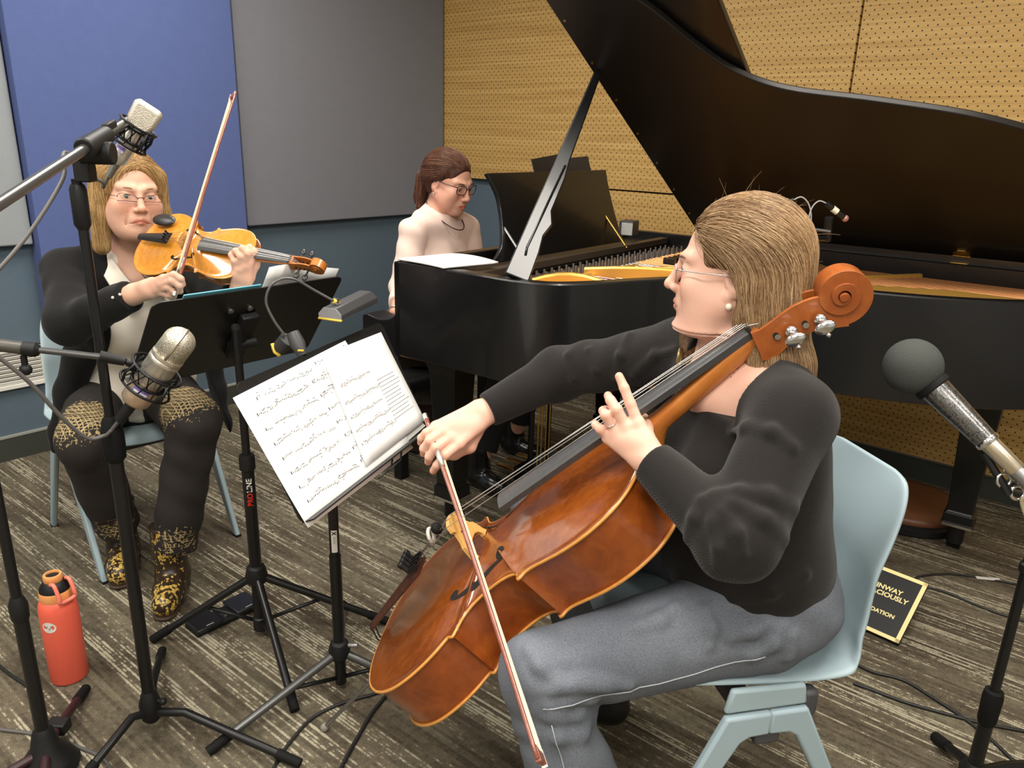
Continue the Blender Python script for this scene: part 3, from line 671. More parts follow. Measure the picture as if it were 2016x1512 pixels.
        pts = catmull([(-.085, .075, -rib-.030), (-.03, .055, -rib-.044), (.03, .05, -rib-.040), (.085, .065, -rib-.026)], 6); mb.tube(pts, .013, 10, flat=((0, 0, 1), .5)); mb.build('shoulder_rest', M_RUBBER, t, smooth=180)
    return t, B
CM = frame(*[A(*r) for r in zip([-0.12500157797943004, 0.673534108159127, -0.7285097189804278], [-0.9834247705336464, -0.18131323038157096, 0.001110490632019628], [-0.13134049719525537, 0.7165733163011924, 0.6850345656692178])], (-0.2738998527307838, 1.453864687162435, 0.3120983472982404))
VM = frame(*[A(*r) for r in zip([-0.2571496469427229, 0.9470227194720133, -0.19241109084734587], [-0.6591545217868762, -0.3174879011495645, -0.6817013635247906], [-0.7066748725440491, -0.048470624376799255, 0.7058762094640787])], (-1.0403455720668118, 2.1483844242302284, 1.0780548212215375))
viol('cello', 'large reddish-brown cello leaning between the knees of the woman in the black sweater', 'cello', CM, True)
viol('violin', 'golden-brown violin tucked under the chin of the woman in the black cardigan', 'violin', VM, False)

def bow(name, label, screw, tip, up, k, L):
    """stick with a slight camber, ribbon of hair, frog with silver fittings; up = from the hair to the stick"""
    screw, tip = np.asarray(screw, float), np.asarray(tip, float); d = unit(tip-screw); up = unit(np.asarray(up)-d*np.dot(up, d)); s = np.cross(d, up)
    M = frame(s, d, up, screw)
    t = thing(name, label, 'bow', (screw+tip)/2)
    n = 30; P = [(0, .012+u*(L-.012), -.010*k*math.sin(u*PI)+.004*k) for u in np.linspace(0, 1, n)]
    st = varnish(name+'_stick', [(0.3, (0.16, 0.045, 0.030)), (0.7, (0.30, 0.10, 0.065))], 0.28, 0.6, ((40, 40, 40), (0, 0, 0)), 0.2)
    MB(M).tube(P, [.0046*k*(1-.28*u) for u in np.linspace(0, 1, n)], 10).build('stick', st, t, smooth=180)
    h = MB(M); a0, a1 = .075*k, L-.012; hz = -.0195*k
    h.box((0, (a0+a1)/2, hz), (.0095*k, a1-a0, .0012)); h.build('hair_ribbon', M_HAIR, t, smooth=0)
    hd = MB(M); poly = [(L-.022, .002), (L+.004, .004), (L+.006, -.002), (L-.002, -.018*k), (L+.006, -.024*k), (L-.016, -.0225*k), (L-.014, -.010*k)]
    hd.prism([(y, z) for y, z in poly], -.0042*k, .0042*k, frame((0, 1, 0), (0, 0, 1), (1, 0, 0))); hd.build('head', st, t, bevel=.001)
    hd = MB(M); hd.box((0, L-.005, -.0238*k), (.0088*k, .024*k, .0016)); hd.build('tip_plate', plain('ivory_tip', (0.75, 0.70, 0.60), 0.4), t, smooth=0)
    fg = MB(M); fg.prism([(.022, -.002), (.078*k, -.002), (.080*k, -.018*k), (.050*k, -.022*k), (.026, -.022*k)], -.0062*k, .0062*k, frame((0, 1, 0), (0, 0, 1), (1, 0, 0))); f_ = fg.build('frog', M_EBONY, t, bevel=.0015)
    fg = MB(M); fg.box((0, .085*k, -.0175*k), (.0125*k, .020*k, .0075*k)); fg.build('ferrule', plain('silver', (0.85, 0.84, 0.80), 0.22, 1.0), f_, bevel=.001)
    fg = MB(M); fg.cyl((0, -.004, .003*k), (0, .012, .003*k), .0052*k, 14); fg.build('screw_button', plain('silver_button', (0.85, 0.84, 0.80), 0.25, 1.0), t, bevel=.001)
    fg = MB(M); fg.tube([(0, .085*k, -.001), (0, .125*k, -.0018)], .0056*k, 12); fg.build('grip', plain('bow_grip_silver', (0.55, 0.53, 0.48), 0.35, 0.8), t, smooth=180)
    return M
CB_TIP = at(1060, 1495, .965); _c = at(899, 1004, 1.362); CB_SCREW = CB_TIP + unit(_c-CB_TIP)*.735
CBM = bow('cello_bow', 'brown cello bow drawn across the cello strings, its tip in front of the grey jeans', CB_SCREW, CB_TIP, CM[:3, 2]+CM[:3, 1]*.35, 1.12, .735)
VB_TIP = at(463, 183, 2.46); _c = at(372, 466, 2.055)
VB_SCREW = VB_TIP + unit(at(352, 548, 1.955)-VB_TIP)*.745
VBM = bow('violin_bow', 'violin bow held upright across the strings of the golden-brown violin', VB_SCREW, VB_TIP, VM[:3, 1]*.9+VM[:3, 2]*.5, .95, .745)
# ================================================================== GRAND PIANO
PYAW = math.radians(53.26)
PFR = frame((math.sin(PYAW), -math.cos(PYAW), 0), (math.cos(PYAW), math.sin(PYAW), 0), (0, 0, 1), (-0.2764, 2.6007, 0))
WT, WB, U0, LIDA = -.22, 1.22, .40, math.radians(31.7)
def proj(p):
    d = np.asarray(p, float) - A(0, 0, HC); dep = d @ FWD; up = d @ UPV; a = d[0]*F/dep; b = up*F/dep
    return 1008+a*math.cos(RHO)+b*math.sin(RHO), 756+a*math.sin(RHO)-b*math.cos(RHO)
def grand_piano():
    M_P = plain('satin_black', (0.006, 0.006, 0.0065), 0.30, spec=0.45, coat=0.2)
    M_LID = plain('satin_black_lid', (0.012, 0.0095, 0.008), 0.34, spec=0.42)
    M_BRASS = plain('brass', (0.80, 0.52, 0.14), 0.30, 1.0)
    gm, nt, b = newmat('gold_plate'); b.inputs['Base Color'].default_value = (0.72, 0.40, 0.085, 1); b.inputs['Metallic'].default_value = 0.65; b.inputs['Roughness'].default_value = 0.42
    M_SB = wood('soundboard_spruce', (0.42, 0.26, 0.11), (0.56, 0.38, 0.19), 0.4, (2, 30, 2))
    bent = catmull([(.40, WT), (.5, WT), (.61, -.185), (.69, -.085), (.765, .06), (.85, .185), (.98, .272), (1.22, .33), (1.47, .405), (1.68, .53), (1.83, .71), (1.90, .92), (1.87, 1.10), (1.76, 1.20), (1.60, WB)], 6)
    out = [(.035, WT), (.2, WT)] + [tuple(p) for p in bent] + [(1.2, WB), (.6, WB), (.05, WB), (.035, WB)]
    t = thing('grand_piano', 'black grand piano with its lid propped open against the oak wall', 'piano', tf(PFR, (.7, .5, 0)))
    # rim: outer wall with thickness, open inside
    inn = scale_out(out, -.045); n = len(out)
    def ring(o, z): return [(x, y, z) for x, y in o]
    rows = [ring(inn, .70), ring(out, .70), ring(out, .996), ring(scale_out(out, -.004), 1.0), ring(scale_out(out, -.041), 1.0), ring(inn, .996), ring(inn, .70)]
    mb = MB(PFR); mb.add([p for r in rows for p in r], [(i*n+k, i*n+(k+1) % n, (i+1)*n+(k+1) % n, (i+1)*n+k) for i in range(len(rows)-1) for k in range(n)])
    rim = mb.build('rim', M_P, t, smooth=40)
    mb = MB(PFR); mb.prism(scale_out(out, -.01), .695, .71); mb.build('bottom_frame', wood('bottom_spruce', (0.10, 0.055, 0.025), (0.16, 0.09, 0.045), 0.7), t, smooth=0)
    # soundboard, gold plate flange, webs and struts
    mb = MB(PFR); mb.prism(scale_out(out, -.05), .835, .845); mb.build('soundboard', M_SB, t, smooth=0)
    a_, b_, c_ = scale_out(out, -.048), scale_out(out, -.115), scale_out(out, -.125)
    i0 = next(i for i in range(n) if out[i][0] > .42); i1 = max(i for i in range(n) if out[i][0] > .42)
    sl = list(range(i0, i1+1))
    fz = [float(np.interp(out[i][1], [.45, .95], [0, .085])) for i in sl]
    rows = [[(*q[i], z-(d if z > .87 else .02)) for i, d in zip(sl, fz)] for q, z in ((a_, .865), (a_, .978), (a_, .984), (b_, .968), (c_, .955), (c_, .865))]
    plate = MB(PFR).grid(rows).build('cast_plate', gm, t, smooth=60)
    MB(PFR).prism([(.46, WT+.10), (.60, -.09), (.66, .02), (.70, .18), (.74, .34), (.70, WB-.09), (.46, WB-.09)], .925, .942).build('plate_web', gm, plate, smooth=0, bevel=.004)
    near_ = [(x, y) for x, y in scale_out(out, -.07) if .95 < x and y < .80]
    MB(PFR).prism(near_ + [(1.45, .80), (1.05, .62)], .935, .966).build('plate_tail', gm, plate, smooth=0, bevel=.006)
    MB(PFR).prism([(1.02, .36), (1.40, .46), (1.74, .66), (1.72, .70), (1.38, .52), (1.02, .42)], .966, .978).build('plate_rib', gm, plate, smooth=0, bevel=.006)
    def strut(p, q, w=.026, z0=.93, z1=1.0, nm='strut'):
        p, q = A(*p), A(*q); d = unit(q-p); s = A(-d[1], d[0])*w/2; dz = z1-z0
        mb = MB(PFR); L = np.linalg.norm(q-p); k = 10; rows = []
        for i in range(k+1):
            u = i/k; c = p+(q-p)*u; h = z0 + dz*(0.55+.45*math.sin(PI*min(1, u*1.4+.08)))
            rows.append([(*(c-s), z0-.02), (*(c-s), h-.006), (*(c-s*.6), h), (*(c+s*.6), h), (*(c+s), h-.006), (*(c+s), z0-.02)])
        mb.grid(rows); mb.add(rows[0], [tuple(range(6))]); mb.add(rows[-1], [tuple(range(5, -1, -1))]); mb.build(nm, gm, plate, smooth=30)
    strut((.44, -.04), (.78, .14)); strut((.44, .26), (1.40, .44)); strut((.44, .55), (1.72, .70), z0=.90, z1=.97); strut((.44, .84), (1.80, 1.0), z0=.88, z1=.945); strut((.46, 1.13), (1.62, 1.14), z0=.86, z1=.90)
    strut((.66, .16), (1.30, 1.10), w=.02, z1=.99); strut((.47, -.06), (.47, 1.08), w=.03, z1=.965, nm='pin_block_flange')
    felt_ = plain('red_felt', (0.20, 0.012, 0.012), 0.95)
    MB(PFR).box((.53, .5, .946), (.05, 1.0, .008)).build('felt_strip', felt_, plate, smooth=0)
    # tuning pins and strings
    pin = None
    for r in range(3):
        for i in range(26):
            w = -.10 + i*.043 + r*.012; u = .375+r*.030
            if pin is None:
                pin = MB(PFR).cyl((u, w, .94), (u, w, .978), .0038, 8).build('tuning_pin', M_STEEL, t); pin_uw = (u, w)
            else:
                o = pin.copy(); COL.objects.link(o); d = PFR[:3, 0]*(u-pin_uw[0]) + PFR[:3, 1]*(w-pin_uw[1]); o.location = V(tuple(d))
    copper = plain('copper_winding', (0.45, 0.20, 0.08), 0.4, 0.8)
    for i in range(44):
        w = -.08+i*.0265; ue = float(np.interp(w, [-.2, .1, .3, .45, .7, 1.0, 1.2], [.62, .74, 1.05, 1.45, 1.68, 1.75, 1.5]))-.05
        MB(PFR).cyl((.44, w, .955), (ue, w+.02, .950), .0013 if w < .6 else .0024, 5).build('string', M_STEEL if w < .6 else copper, t)
    MB(PFR).prism([(.30, -.165), (.455, -.165), (.455, 1.165), (.30, 1.165)], .86, .945).build('pin_block', plain('pin_block_dark', (0.05, 0.03, 0.02), 0.5), t, smooth=0)
    for w in np.linspace(.66, 1.08, 12):                        # dampers
        MB(PFR).box((.55, w, .965), (.045, .016, .024)).build('damper', M_P, t, smooth=0)
    # front: music shelf, key bed, arms, keys, fallboard
    MB(PFR).box((.165, .5, .955), (.24, 1.36, .02)).build('music_shelf', plain('shelf_black', (0.014, 0.012, 0.011), 0.35), t, bevel=.003)
    MB(PFR).box((.275, .5, .972), (.035, 1.33, .026)).build('shelf_rail', plain('rail_brown', (0.050, 0.036, 0.024), 0.45), t, bevel=.003)
    MB(PFR).box((-.04, .5, .665), (.165, 1.44, .05)).build('key_bed', M_P, t, bevel=.004)
    prof = [(.036, 1.0), (.034, .945)] + [tuple(p) for p in catmull([(.040, .92), (.052, .885), (.045, .845), (.015, .815), (-.04, .803), (-.10, .812)], 5)] + [(-.118, .805), (-.122, .66), (.0, .66), (.06, .70), (.06, 1.0)]
    for w in (WT, WB-.085):
        MB(PFR).prism(prof, 0, .085, frame((1, 0, 0), (0, 0, 1), (0, -1, 0), (0, w+.085, 0))).build('arm', M_P, t, smooth=30, bevel=.003)
    ivory = plain('key_white', (0.75, 0.73, 0.66), 0.25)
    MB(PFR).box((-.115, .5, .70), (.015, 1.27, .05)).build('key_slip', M_P, t)
    kb = MB(PFR); 
    for i in range(52): kb.box((-.03, -.113+(i+.5)*1.226/52, .732), (.155, 1.226/52-.0012, .02))
    kb = kb.build('keyboard', ivory, t, smooth=0)
    bk = MB(PFR)
    for i in range(51):
        if (i+5) % 7 not in (2, 6): bk.box((-.005, -.113+(i+1)*1.226/52, .748), (.095, .011, .014))
    bk.build('black_keys', M_EBONY, kb, smooth=0)
    MB(PFR).box((.055, .5, .84), (.022, 1.27, .20)).build('fallboard', M_P, t, bevel=.004)
    # music desk, tilted back towards the player, wavy ends
    ud, ut, zt_ = .22, .125, 1.262
    ends = catmull([(0, 0), (.10, .035), (.22, .058), (.45, .075), (.70, .082), (.85, .075), (1.0, .060)], 5)
    w0, w1 = .03, .90; poly = []
    for v, e in ends: poly.append((w0+e*1.4, v))
    for v, e in ends[::-1]: poly.append((w1-e*.4, v))
    ex = unit(A(0, 1, 0)); ey = A(ut-ud, 0, zt_-.985); Ly = np.linalg.norm(ey); ey /= Ly
    fr = frame(ex, ey, np.cross(ex, ey), (ud, 0, .985))
    d = MB(PFR).prism([(x, y*Ly) for x, y in poly], -.008, .008, fr).build('music_desk', M_P, t, smooth=0, bevel=.003)
    for w in (.14, .80):
        MB(PFR).cyl((ud-.04, w, 1.10), (ud+.075, w, .975), .0045, 8).build('desk_brace', M_BRASS if w > .5 else M_STEEL, d)
    # lid: hinged on the far side, thick edge, front flap folded back on top of it
    cl, sl_ = math.cos(LIDA), math.sin(LIDA)
    LF = PFR @ frame((1, 0, 0), (0, cl, -sl_), (0, sl_, cl), (0, WB, 1.022))      # y from the far edge back to the hinge
    mainl = [(U0, WT-WB-.006)] + [(p[0], p[1]-WB-.006) for p in bent if p[0] > U0+.01] + [(1.3, 0.0), (U0, 0.0)]
    lid = MB(LF).prism(scale_out(mainl, .008), 0, .020).build('main_lid', M_LID, t, smooth=30, bevel=.004)
    MB(LF).prism([(U0, WT-WB-.012), (U0+.475, WT-WB-.012), (U0+.475, 0), (U0, 0)], .023, .043).build('front_lid_flap', M_P, lid, smooth=0, bevel=.004)
    for x in np.linspace(-.15, -1.3, 7):
        MB(LF).cyl((U0+.012, x, -.002), (U0+.012, x, .001), .0045, 8).build('lid_screw', M_BRASS, lid, smooth=0)
    MB(PFR).box((1.0, WB-.006, 1.006), (1.22, .014, .034)).build('hinge_rail', M_P, t, smooth=0)
    for u in (.62, 1.40):
        h = MB(PFR); h.cyl((u-.028, WB-.004, 1.018), (u+.028, WB-.004, 1.018), .007, 10); h.box((u, WB-.024, 1.002), (.056, .036, .003)); h.build('hinge', M_BRASS, t, smooth=40, bevel=.001)
        h = MB(LF); h.prism([(u-.028, -.002), (u+.028, -.002), (u+.026, -.030), (u+.012, -.046), (u-.012, -.046), (u-.026, -.030)], -.003, 0); h.build('hinge_leaf', M_BRASS, lid, smooth=0)
    # lid prop
    rs = np.linspace(.6, 1.4, 400); ys = [proj(tf(PFR, (U0, WB-r*cl, 1.022+r*sl_)))[1] for r in rs]; r = rs[int(np.argmin(np.abs(np.array(ys)-141)))]
    top = A(U0+.012, WB-r*cl, 1.018+r*sl_); bot = A(.492, WT+.028, 1.0)
    d = unit(top-bot); L = np.linalg.norm(top-bot); s = unit(np.cross(d, unit(proj3 := (PFR[:3, :3].T @ A(0, -1, .2))))); nn = np.cross(s, d)
    fr = frame(s, d, nn, bot)
    pl = [(-.036, 0), (.036, 0), (.034, .10), (.028, .155), (.040, .20), (.024, .24), (.026, .36), (.020, .42), (.016, .62), (.012, L-.01), (.006, L), (-.006, L), (-.012, L-.01), (-.016, .62), (-.022, .40), (-.030, .20)]
    pr = MB(PFR).prism(pl, -.010, .010, fr).build('lid_prop', M_P, t, smooth=0, bevel=.004)
    MB(PFR).tube([tf(fr, (.0, .075, .011)), tf(fr, (-.004, .10, .012)), tf(fr, (.012, .40, .012))], .004, 6).build('prop_slot', M_P, pr, smooth=180)
    # legs with ferrules and casters
    for u, w in ((.06, .03), (.10, 1.08), (1.58, 1.05)):
        c = MB(PFR); k = 4; rows = []
        for z, h in ((.70, .062), (.66, .066), (.62, .066), (.59, .058), (.16, .040), (.15, .048), (.115, .048)): rows.append([(u-h, w-h, z), (u+h, w-h, z), (u+h, w+h, z), (u-h, w+h, z)])
        c.add([p for r_ in rows for p in r_], [(i*4+j, i*4+(j+1) % 4, i*4+4+(j+1) % 4, i*4+4+j) for i in range(len(rows)-1) for j in range(4)] + [(0, 3, 2, 1)[::-1], (24, 25, 26, 27)[::-1]])
        lg = c.build('leg', M_P, t, smooth=0, bevel=.004)
        MB(PFR).box((u, w, .108), (.092, .092, .014)).build('ferrule', M_CHROME, lg, bevel=.002)
        c = MB(PFR); c.cyl((u, w, .03), (u, w, .105), .028, 16); c.cyl((u-.022, w+.018, .030), (u+.022, w+.018, .030), .030, 20); c.build('caster', M_BLACK, lg, smooth=40, bevel=.002)
    # lyre with three pedals
    for w in (.44, .56):
        MB(PFR).cyl((.12, w, .10), (.12, w, .69), .012, 10).build('lyre_post', M_P, t)
    for w in (.46, .485, .515, .54): MB(PFR).cyl((.14, w, .10), (.14, w, .69), .0035, 6).build('pedal_rod', M_BRASS, t)
    MB(PFR).box((.13, .5, .085), (.10, .24, .06)).build('lyre_box', M_P, t, bevel=.006)
    for w in (.43, .5, .57):
        MB(PFR).box((.03, w, .075), (.14, .030, .010)).build('pedal', M_BRASS, t, bevel=.004)
    return t
grand_piano()
# papers on the arm end of the piano, small black box with a pale face, folder on the desk
M_PAPER = plain('white_paper', (0.93, 0.93, 0.92), 0.6, spec=0.2)
def sheetmesh(corners, nu=10, nv=10, curl=0.0, up=(0, 0, 1), thick=0.0006):
    a, b, c, d = [A(*p) for p in corners]; rows = []; up = np.asarray(up, float)
    for j in range(nv+1):
        v = j/nv; rows.append([(a+(b-a)*i/nu)*(1-v)+(d+(c-d)*i/nu)*v + up*curl*math.sin(PI*i/nu)*math.sin(PI*v*.5+.3) for i in range(nu+1)])
    return rows
ZR = 1.006
q = [onz(*p, ZR) for p in ((783, 510), (873, 527), (981, 517), (890, 500))]
mb = MB().grid(sheetmesh(q, curl=.006)); o = mb.build('music_score', M_PAPER, None, solid=.006)
tag(o, 'white score lying open on the piano end in front of the woman in pink', 'sheet music')
b0 = onz(1231, 466, 1.0)
t = thing('speaker_box', 'small black box with a pale square face on the piano beside the music desk', 'speaker', b0)
BF = rotz(math.radians(-28), b0); MB(BF).box((0, .035, .033), (.062, .075, .062)).build('housing', plain('box_grey', (0.06, 0.06, 0.065), 0.5), t, bevel=.004)
MB(BF).box((.006, -.004, .032), (.048, .003, .050)).build('face_plate', plain('pale_face', (0.62, 0.62, 0.60), 0.4), t, bevel=.002)
fm = plain('folder_black', (0.018, 0.016, 0.017), 0.6)
t = thing('music_folder', 'open dark music folder standing on the piano desk, its top showing above the desk', 'folder', tf(PFR, (.15, .6, 1.1)))
for w0, w1, r_ in ((.42, .60, .10), (.61, .80, -.06)):
    cc = [(.184, w0, 1.04), (.184, w1, 1.04), (.088, w1+.0, 1.318+r_*.05), (.088, w0, 1.305)]
    MB(PFR).grid([[A(*cc[0]), A(*cc[1])], [A(*cc[3]), A(*cc[2])]]).build('cover', fm, t, solid=.004, smooth=0)

# ================================================================== CHAIRS
M_CHAIR = plain('pale_blue_polypropylene', (0.335, 0.435, 0.475), 0.42, spec=0.4)
M_LEG = plain('pale_blue_leg_paint', (0.335, 0.435, 0.485), 0.40)
def chair(label, M):
    t = thing('chair', label, 'chair', M[:3, 3])
    prof = catmull([(.235, .418), (.222, .438), (.19, .446), (.08, .438), (-.06, .430), (-.150, .436), (-.203, .462), (-.232, .515), (-.244, .58), (-.250, .645), (-.262, .705), (-.276, .76), (-.286, .797)], 4)
    NV, NU = len(prof), 17; rows = []
    for i, (y, z) in enumerate(prof):
        v = i/(NV-1)
        hw = .218 if v < .45 else .218-.034*math.sin(min(1, (v-.45)/.3)*PI/2)
        if v < .42: hw -= .040*(1-v/.42)
        if v < .08: hw -= .03*(1-v/.08)**2
        if v > .70: q = (v-.70)/.30; hw -= .105*(1-math.sqrt(max(0, 1-q*q)))
        row = []
        for j in range(NU):
            s = (j/(NU-1)*2-1); a = abs(s)**2.2
            back = max(0.0, min(1.0, (v-.42)/.15)); seat = 1-back
            row.append((s*hw, y + back*a*.045*(1 if v < .72 else max(0, 1-(v-.72)/.26)), z + seat*a*.016 + (-.006 if abs(s) > .999 and seat > .5 else 0)))
        rows.append(row)
    MB(M).grid(rows).build('seat_shell', M_CHAIR, t, solid=.011, sub=1, smooth=180)
    for sx in (-1, 1):
        # side skirt and inverted-V leg frame
        f = MB(M); x0, x1 = sx*.224, sx*.210
        f.prism([(.082, .452), (-.066, .446), (-.074, .402), (.092, .402)], min(x0, x1), max(x0, x1), frame((0, 1, 0), (0, 0, 1), (1, 0, 0))); f.build('side_skirt', M_CHAIR, t, bevel=.006)
        for dy in (1, -1):
            f = MB(M); pts = [(-.001, .398), (.090 if dy > 0 else .074, .398), (.268, .0), (.240, .0), (.056, .338), (.040, .348), (-.001, .350)]
            pts = [(dy*y, z) for y, z in pts]; pts = pts if dy > 0 else pts[::-1]
            f.prism(pts, -.009, .009, frame((0, 1, 0), (sx*.09, 0, 1.0) / np.linalg.norm((.09, 0, 1)), (1, 0, 0), (sx*.232-sx*.0, 0, 0)) if False else frame((0, 1, 0), (0, 0, 1), (1, 0, 0), (sx*.222, 0, 0)))
            lg = f.build('leg', M_LEG, t, bevel=.006, seg=3)
            MB(M).box((sx*.222, dy*.254, .004), (.019, .028, .008)).build('foot_glide', M_BLACKP, lg)
    MB(M).box((0, .0, .338), (.452, .050, .026)).build('cross_beam', plain('dark_grey_plastic', (0.055, 0.055, 0.06), 0.5), t, bevel=.005)
    for sx in (-1, 1):
        MB(M).box((sx*.205, -.085, .395), (.03, .03, .055)).build('stacking_bumper', plain('dark_grey_bumper', (0.055, 0.055, 0.06), 0.5), t, bevel=.008)
    return t
VCH = look((.717, -.697, 0), o=(-1.30, 2.455, 0)); chair('pale blue plastic chair under the violinist', VCH)
CCH = look((-.975, -.22, 0), o=(.440, 1.375, 0)); chair('pale blue plastic chair under the cellist, in the foreground', CCH)
# ================================================================== PEOPLE
def skinmat(name, col, rough=0.48):
    m, nt, b = newmat(name)
    a = nd(nt, 'ShaderNodeAttribute', attribute_name='tint').outputs[0]
    n = nd(nt, 'ShaderNodeTexNoise', {'Vector': objco(nt), 'Scale': 55.0, 'Detail': 4.0}).outputs[0]
    l = nd(nt, 'ShaderNodeTexNoise', {'Vector': objco(nt), 'Scale': 14.0, 'Detail': 2.0}).outputs[0]
    c = mixc(nt, 1.0, col, a, 'MULTIPLY')
    c = mixc(nt, ramp(nt, l, [(0.42, (0, 0, 0)), (0.72, (0.30, 0.30, 0.30))]), c, tuple(x*y for x, y in zip(col, (0.98, 0.80, 0.76))))
    nt.links.new(c, b.inputs['Base Color']); b.inputs['Roughness'].default_value = rough; b.inputs['Specular IOR Level'].default_value = 0.35
    b.inputs['Subsurface Weight'].default_value = 0.12; b.inputs['Subsurface Radius'].default_value = (0.010, 0.004, 0.002); b.inputs['Subsurface Scale'].default_value = 0.6
    bump(nt, b, n, 0.10, 0.0015); return m
def wrinkles(seed, amp, freqs, dirs=None):
    r = np.random.default_rng(seed); K = []
    for f in freqs:
        d = unit(r.normal(size=3)) if dirs is None else unit(np.asarray(dirs[len(K) % len(dirs)]) + r.normal(size=3)*.25)
        K.append((d*f, r.random()*6.28, unit(r.normal(size=3))*f*.33, r.random()*6.28))
    def fn(P):
        s = 0
        for k, p, k2, p2 in K: s = s + np.sin(P @ k + p + 1.6*np.sin(P @ k2 + p2))
        return amp*s/len(K)
    return fn
def near(c, r, soft=0.4):
    c = np.asarray(c, float)
    def fn(P): return np.clip((1-np.sqrt(((P-c)**2).sum(1))/r)/soft, 0, 1)
    return fn
def head_prims(H, wide=1.0, chin2=0.0, frown=0.0, nose=1.0, full=0.0):
    """H: frame of the head, x = the person's right, y forward, z up"""
    R = H[:3, :3]; T = lambda x, y, z: tf(H, (x*wide, y, z)); E = lambda c, r, k=.01, op='+', rr=None: s_ell(T(*c), r, R if rr is None else R @ rr, k, op)
    Cn = lambda a, b, ra, rb=None, k=.01, op='+': s_cone(T(*a), T(*b), ra, rb, k, op)
    p = [E((0, -.014, .040), (.073*wide, .092, .074)), E((0, .020, -.018), (.063*wide, .069, .090), .03)]
    for s in (-1, 1):
        p += [Cn((s*.047, .002, -.050), (s*.017, .066, -.094), .023+.003*full, .017, .026), E((s*.040, .066, -.026), (.023+.003*full, .021, .024), .022)]
    p += [E((0, .074, -.094), (.022, .017, .017), .02)]
    for s in (-1, 1): p += [E((s*(.041+.004*full), .042, -.058), (.022+.004*full, .032, .034), .03)]
    if chin2: p += [E((0, .040, -.108), (.042, .040, .022*chin2), .03), E((.03, .045, -.085), (.026, .03, .03), .025), E((-.03, .045, -.085), (.026, .03, .03), .025)]
    for s in (-1, 1):
        p += [Cn((s*.044, .070, .023), (s*.014, .087, .020), .0085, .0085, .016), E((s*.031, .103, .000), (.017, .0135, .010), .012, '-'),
              E((s*.0315, .0755, -.001), (.0150, .0145, .0138), .004), E((s*.0315, .0915, -.0015), (.0122, .0072, .0052), .0025, '-')]
    p += [Cn((0, .090, .012), (0, .106*nose+.0, -.028), .0072, .0098, .012), E((0, .1095*nose, -.0325), (.0108, .0100, .0092), .007)]
    for s in (-1, 1):
        p += [E((s*.0118, .1005, -.0365), (.0078, .0095, .0070), .006), E((s*.0055, .1055, -.0432), (.0034, .0046, .0036), .0025, '-')]
    p += [E((0, .080, -.062), (.030, .021, .022), .016)]
    d = frown*.006
    for s in (-1, 1):
        p += [Cn((s*.0215, .0865, -.0665-d), (0, .0985, -.0628), .0036, .0050, .004), Cn((s*.0200, .0865, -.0695-d), (0, .0965, -.0722), .0040, .0056, .004),
              Cn((s*.0250, .0890, -.0680-d*1.4), (0, .1030, -.0672), .0013, .0015, .0022, '-')]
        if frown: p += [Cn((s*.030, .090, -.046), (s*.034, .078, -.078-d), .0020, .0022, .006, '-')]
    for s in (-1, 1):
        c, q = math.cos(.25), math.sin(.25); rr = np.array([[1, 0, 0], [0, c, q], [0, -q, c]])
        p += [E((s*.071, -.008, -.010), (.0085, .017, .030), .005, '+', rr), E((s*.080, -.005, -.006), (.0058, .0095, .018), .004, '-', rr), E((s*.070, .002, -.036), (.007, .008, .010), .006)]
    return p
def head_tints(H, lips=(0.86, 0.55, 0.52), wide=1.0, d=0.0):
    t = [(near(tf(H, (s*.040, .080, -.030)), .034, 1.0), (1.0, 0.84, 0.80)) for s in (-1, 1)] + [(near(tf(H, (0, .112, -.034)), .018, 1.0), (1.0, 0.80, 0.76))]
    Hi = np.linalg.inv(H)
    def lip(P):
        q = P @ Hi[:3, :3].T + Hi[:3, 3]; return np.clip((1.0-((q[:, 0]/.0235)**2 + ((q[:, 2]+.0675+d*(q[:, 0]/.0235)**2)/.0098)**2))*5, 0, 1)*(q[:, 1] > .07)
    return t + [(lip, lips)]
def face_parts(root, H, hairm, iris=(0.10, 0.16, 0.18), gaze=(0, 1, 0), brow=(0.10, 0.05, 0.025)):
    wm = plain('eye_white', (0.78, 0.75, 0.72), 0.15); im = plain('iris', iris, 0.15); pm = plain('pupil', (0.005, 0.005, 0.005), 0.1); bm = plain('brow_hair', brow, 0.8)
    g = unit(gaze)
    for s in (-1, 1):
        c = A(s*.0315, .0752, -.001)
        e = MB(H).sphere(c, .0128, 20).build('eye', wm, root, smooth=180)
        ii = MB(H); ii.lathe(c+g*.01135, g, [(.0061, 0), (.0056, .0011), (.003, .0017), (.0005, .0019)], 18); ii = ii.build('iris', im, e, smooth=180)
        MB(H).lathe(c+g*.0130, g, [(.0026, 0), (.0022, .0004), (.0003, .0005)], 14).build('pupil', pm, ii, smooth=180)
        pts = [(s*.013, .0940, .0185), (s*.024, .0925, .0225), (s*.036, .0860, .0230), (s*.047, .0745, .0180)]
        MB(H).tube(catmull(pts, 5), [.0022, .0026, .0026, .0025, .0024, .0024, .0023, .0023, .0022, .0021, .002, .0019, .0017, .0014, .001, .0006], 8, flat=(H[:3, 1]*0+A(0, 1, 0), .6)).build('eyebrow', bm, root, smooth=180)
        lash = [(c[0]+s*x, c[1]+y, z) for x, y, z in ((-.0115, .0090, .0005), (-.006, .0125, .0034), (0, .0138, .0046), (.006, .0122, .0036), (.0125, .0078, .000))]
        MB(H).tube(catmull(lash, 4), .0007, 5).build('eyelash', pm, root, smooth=180)
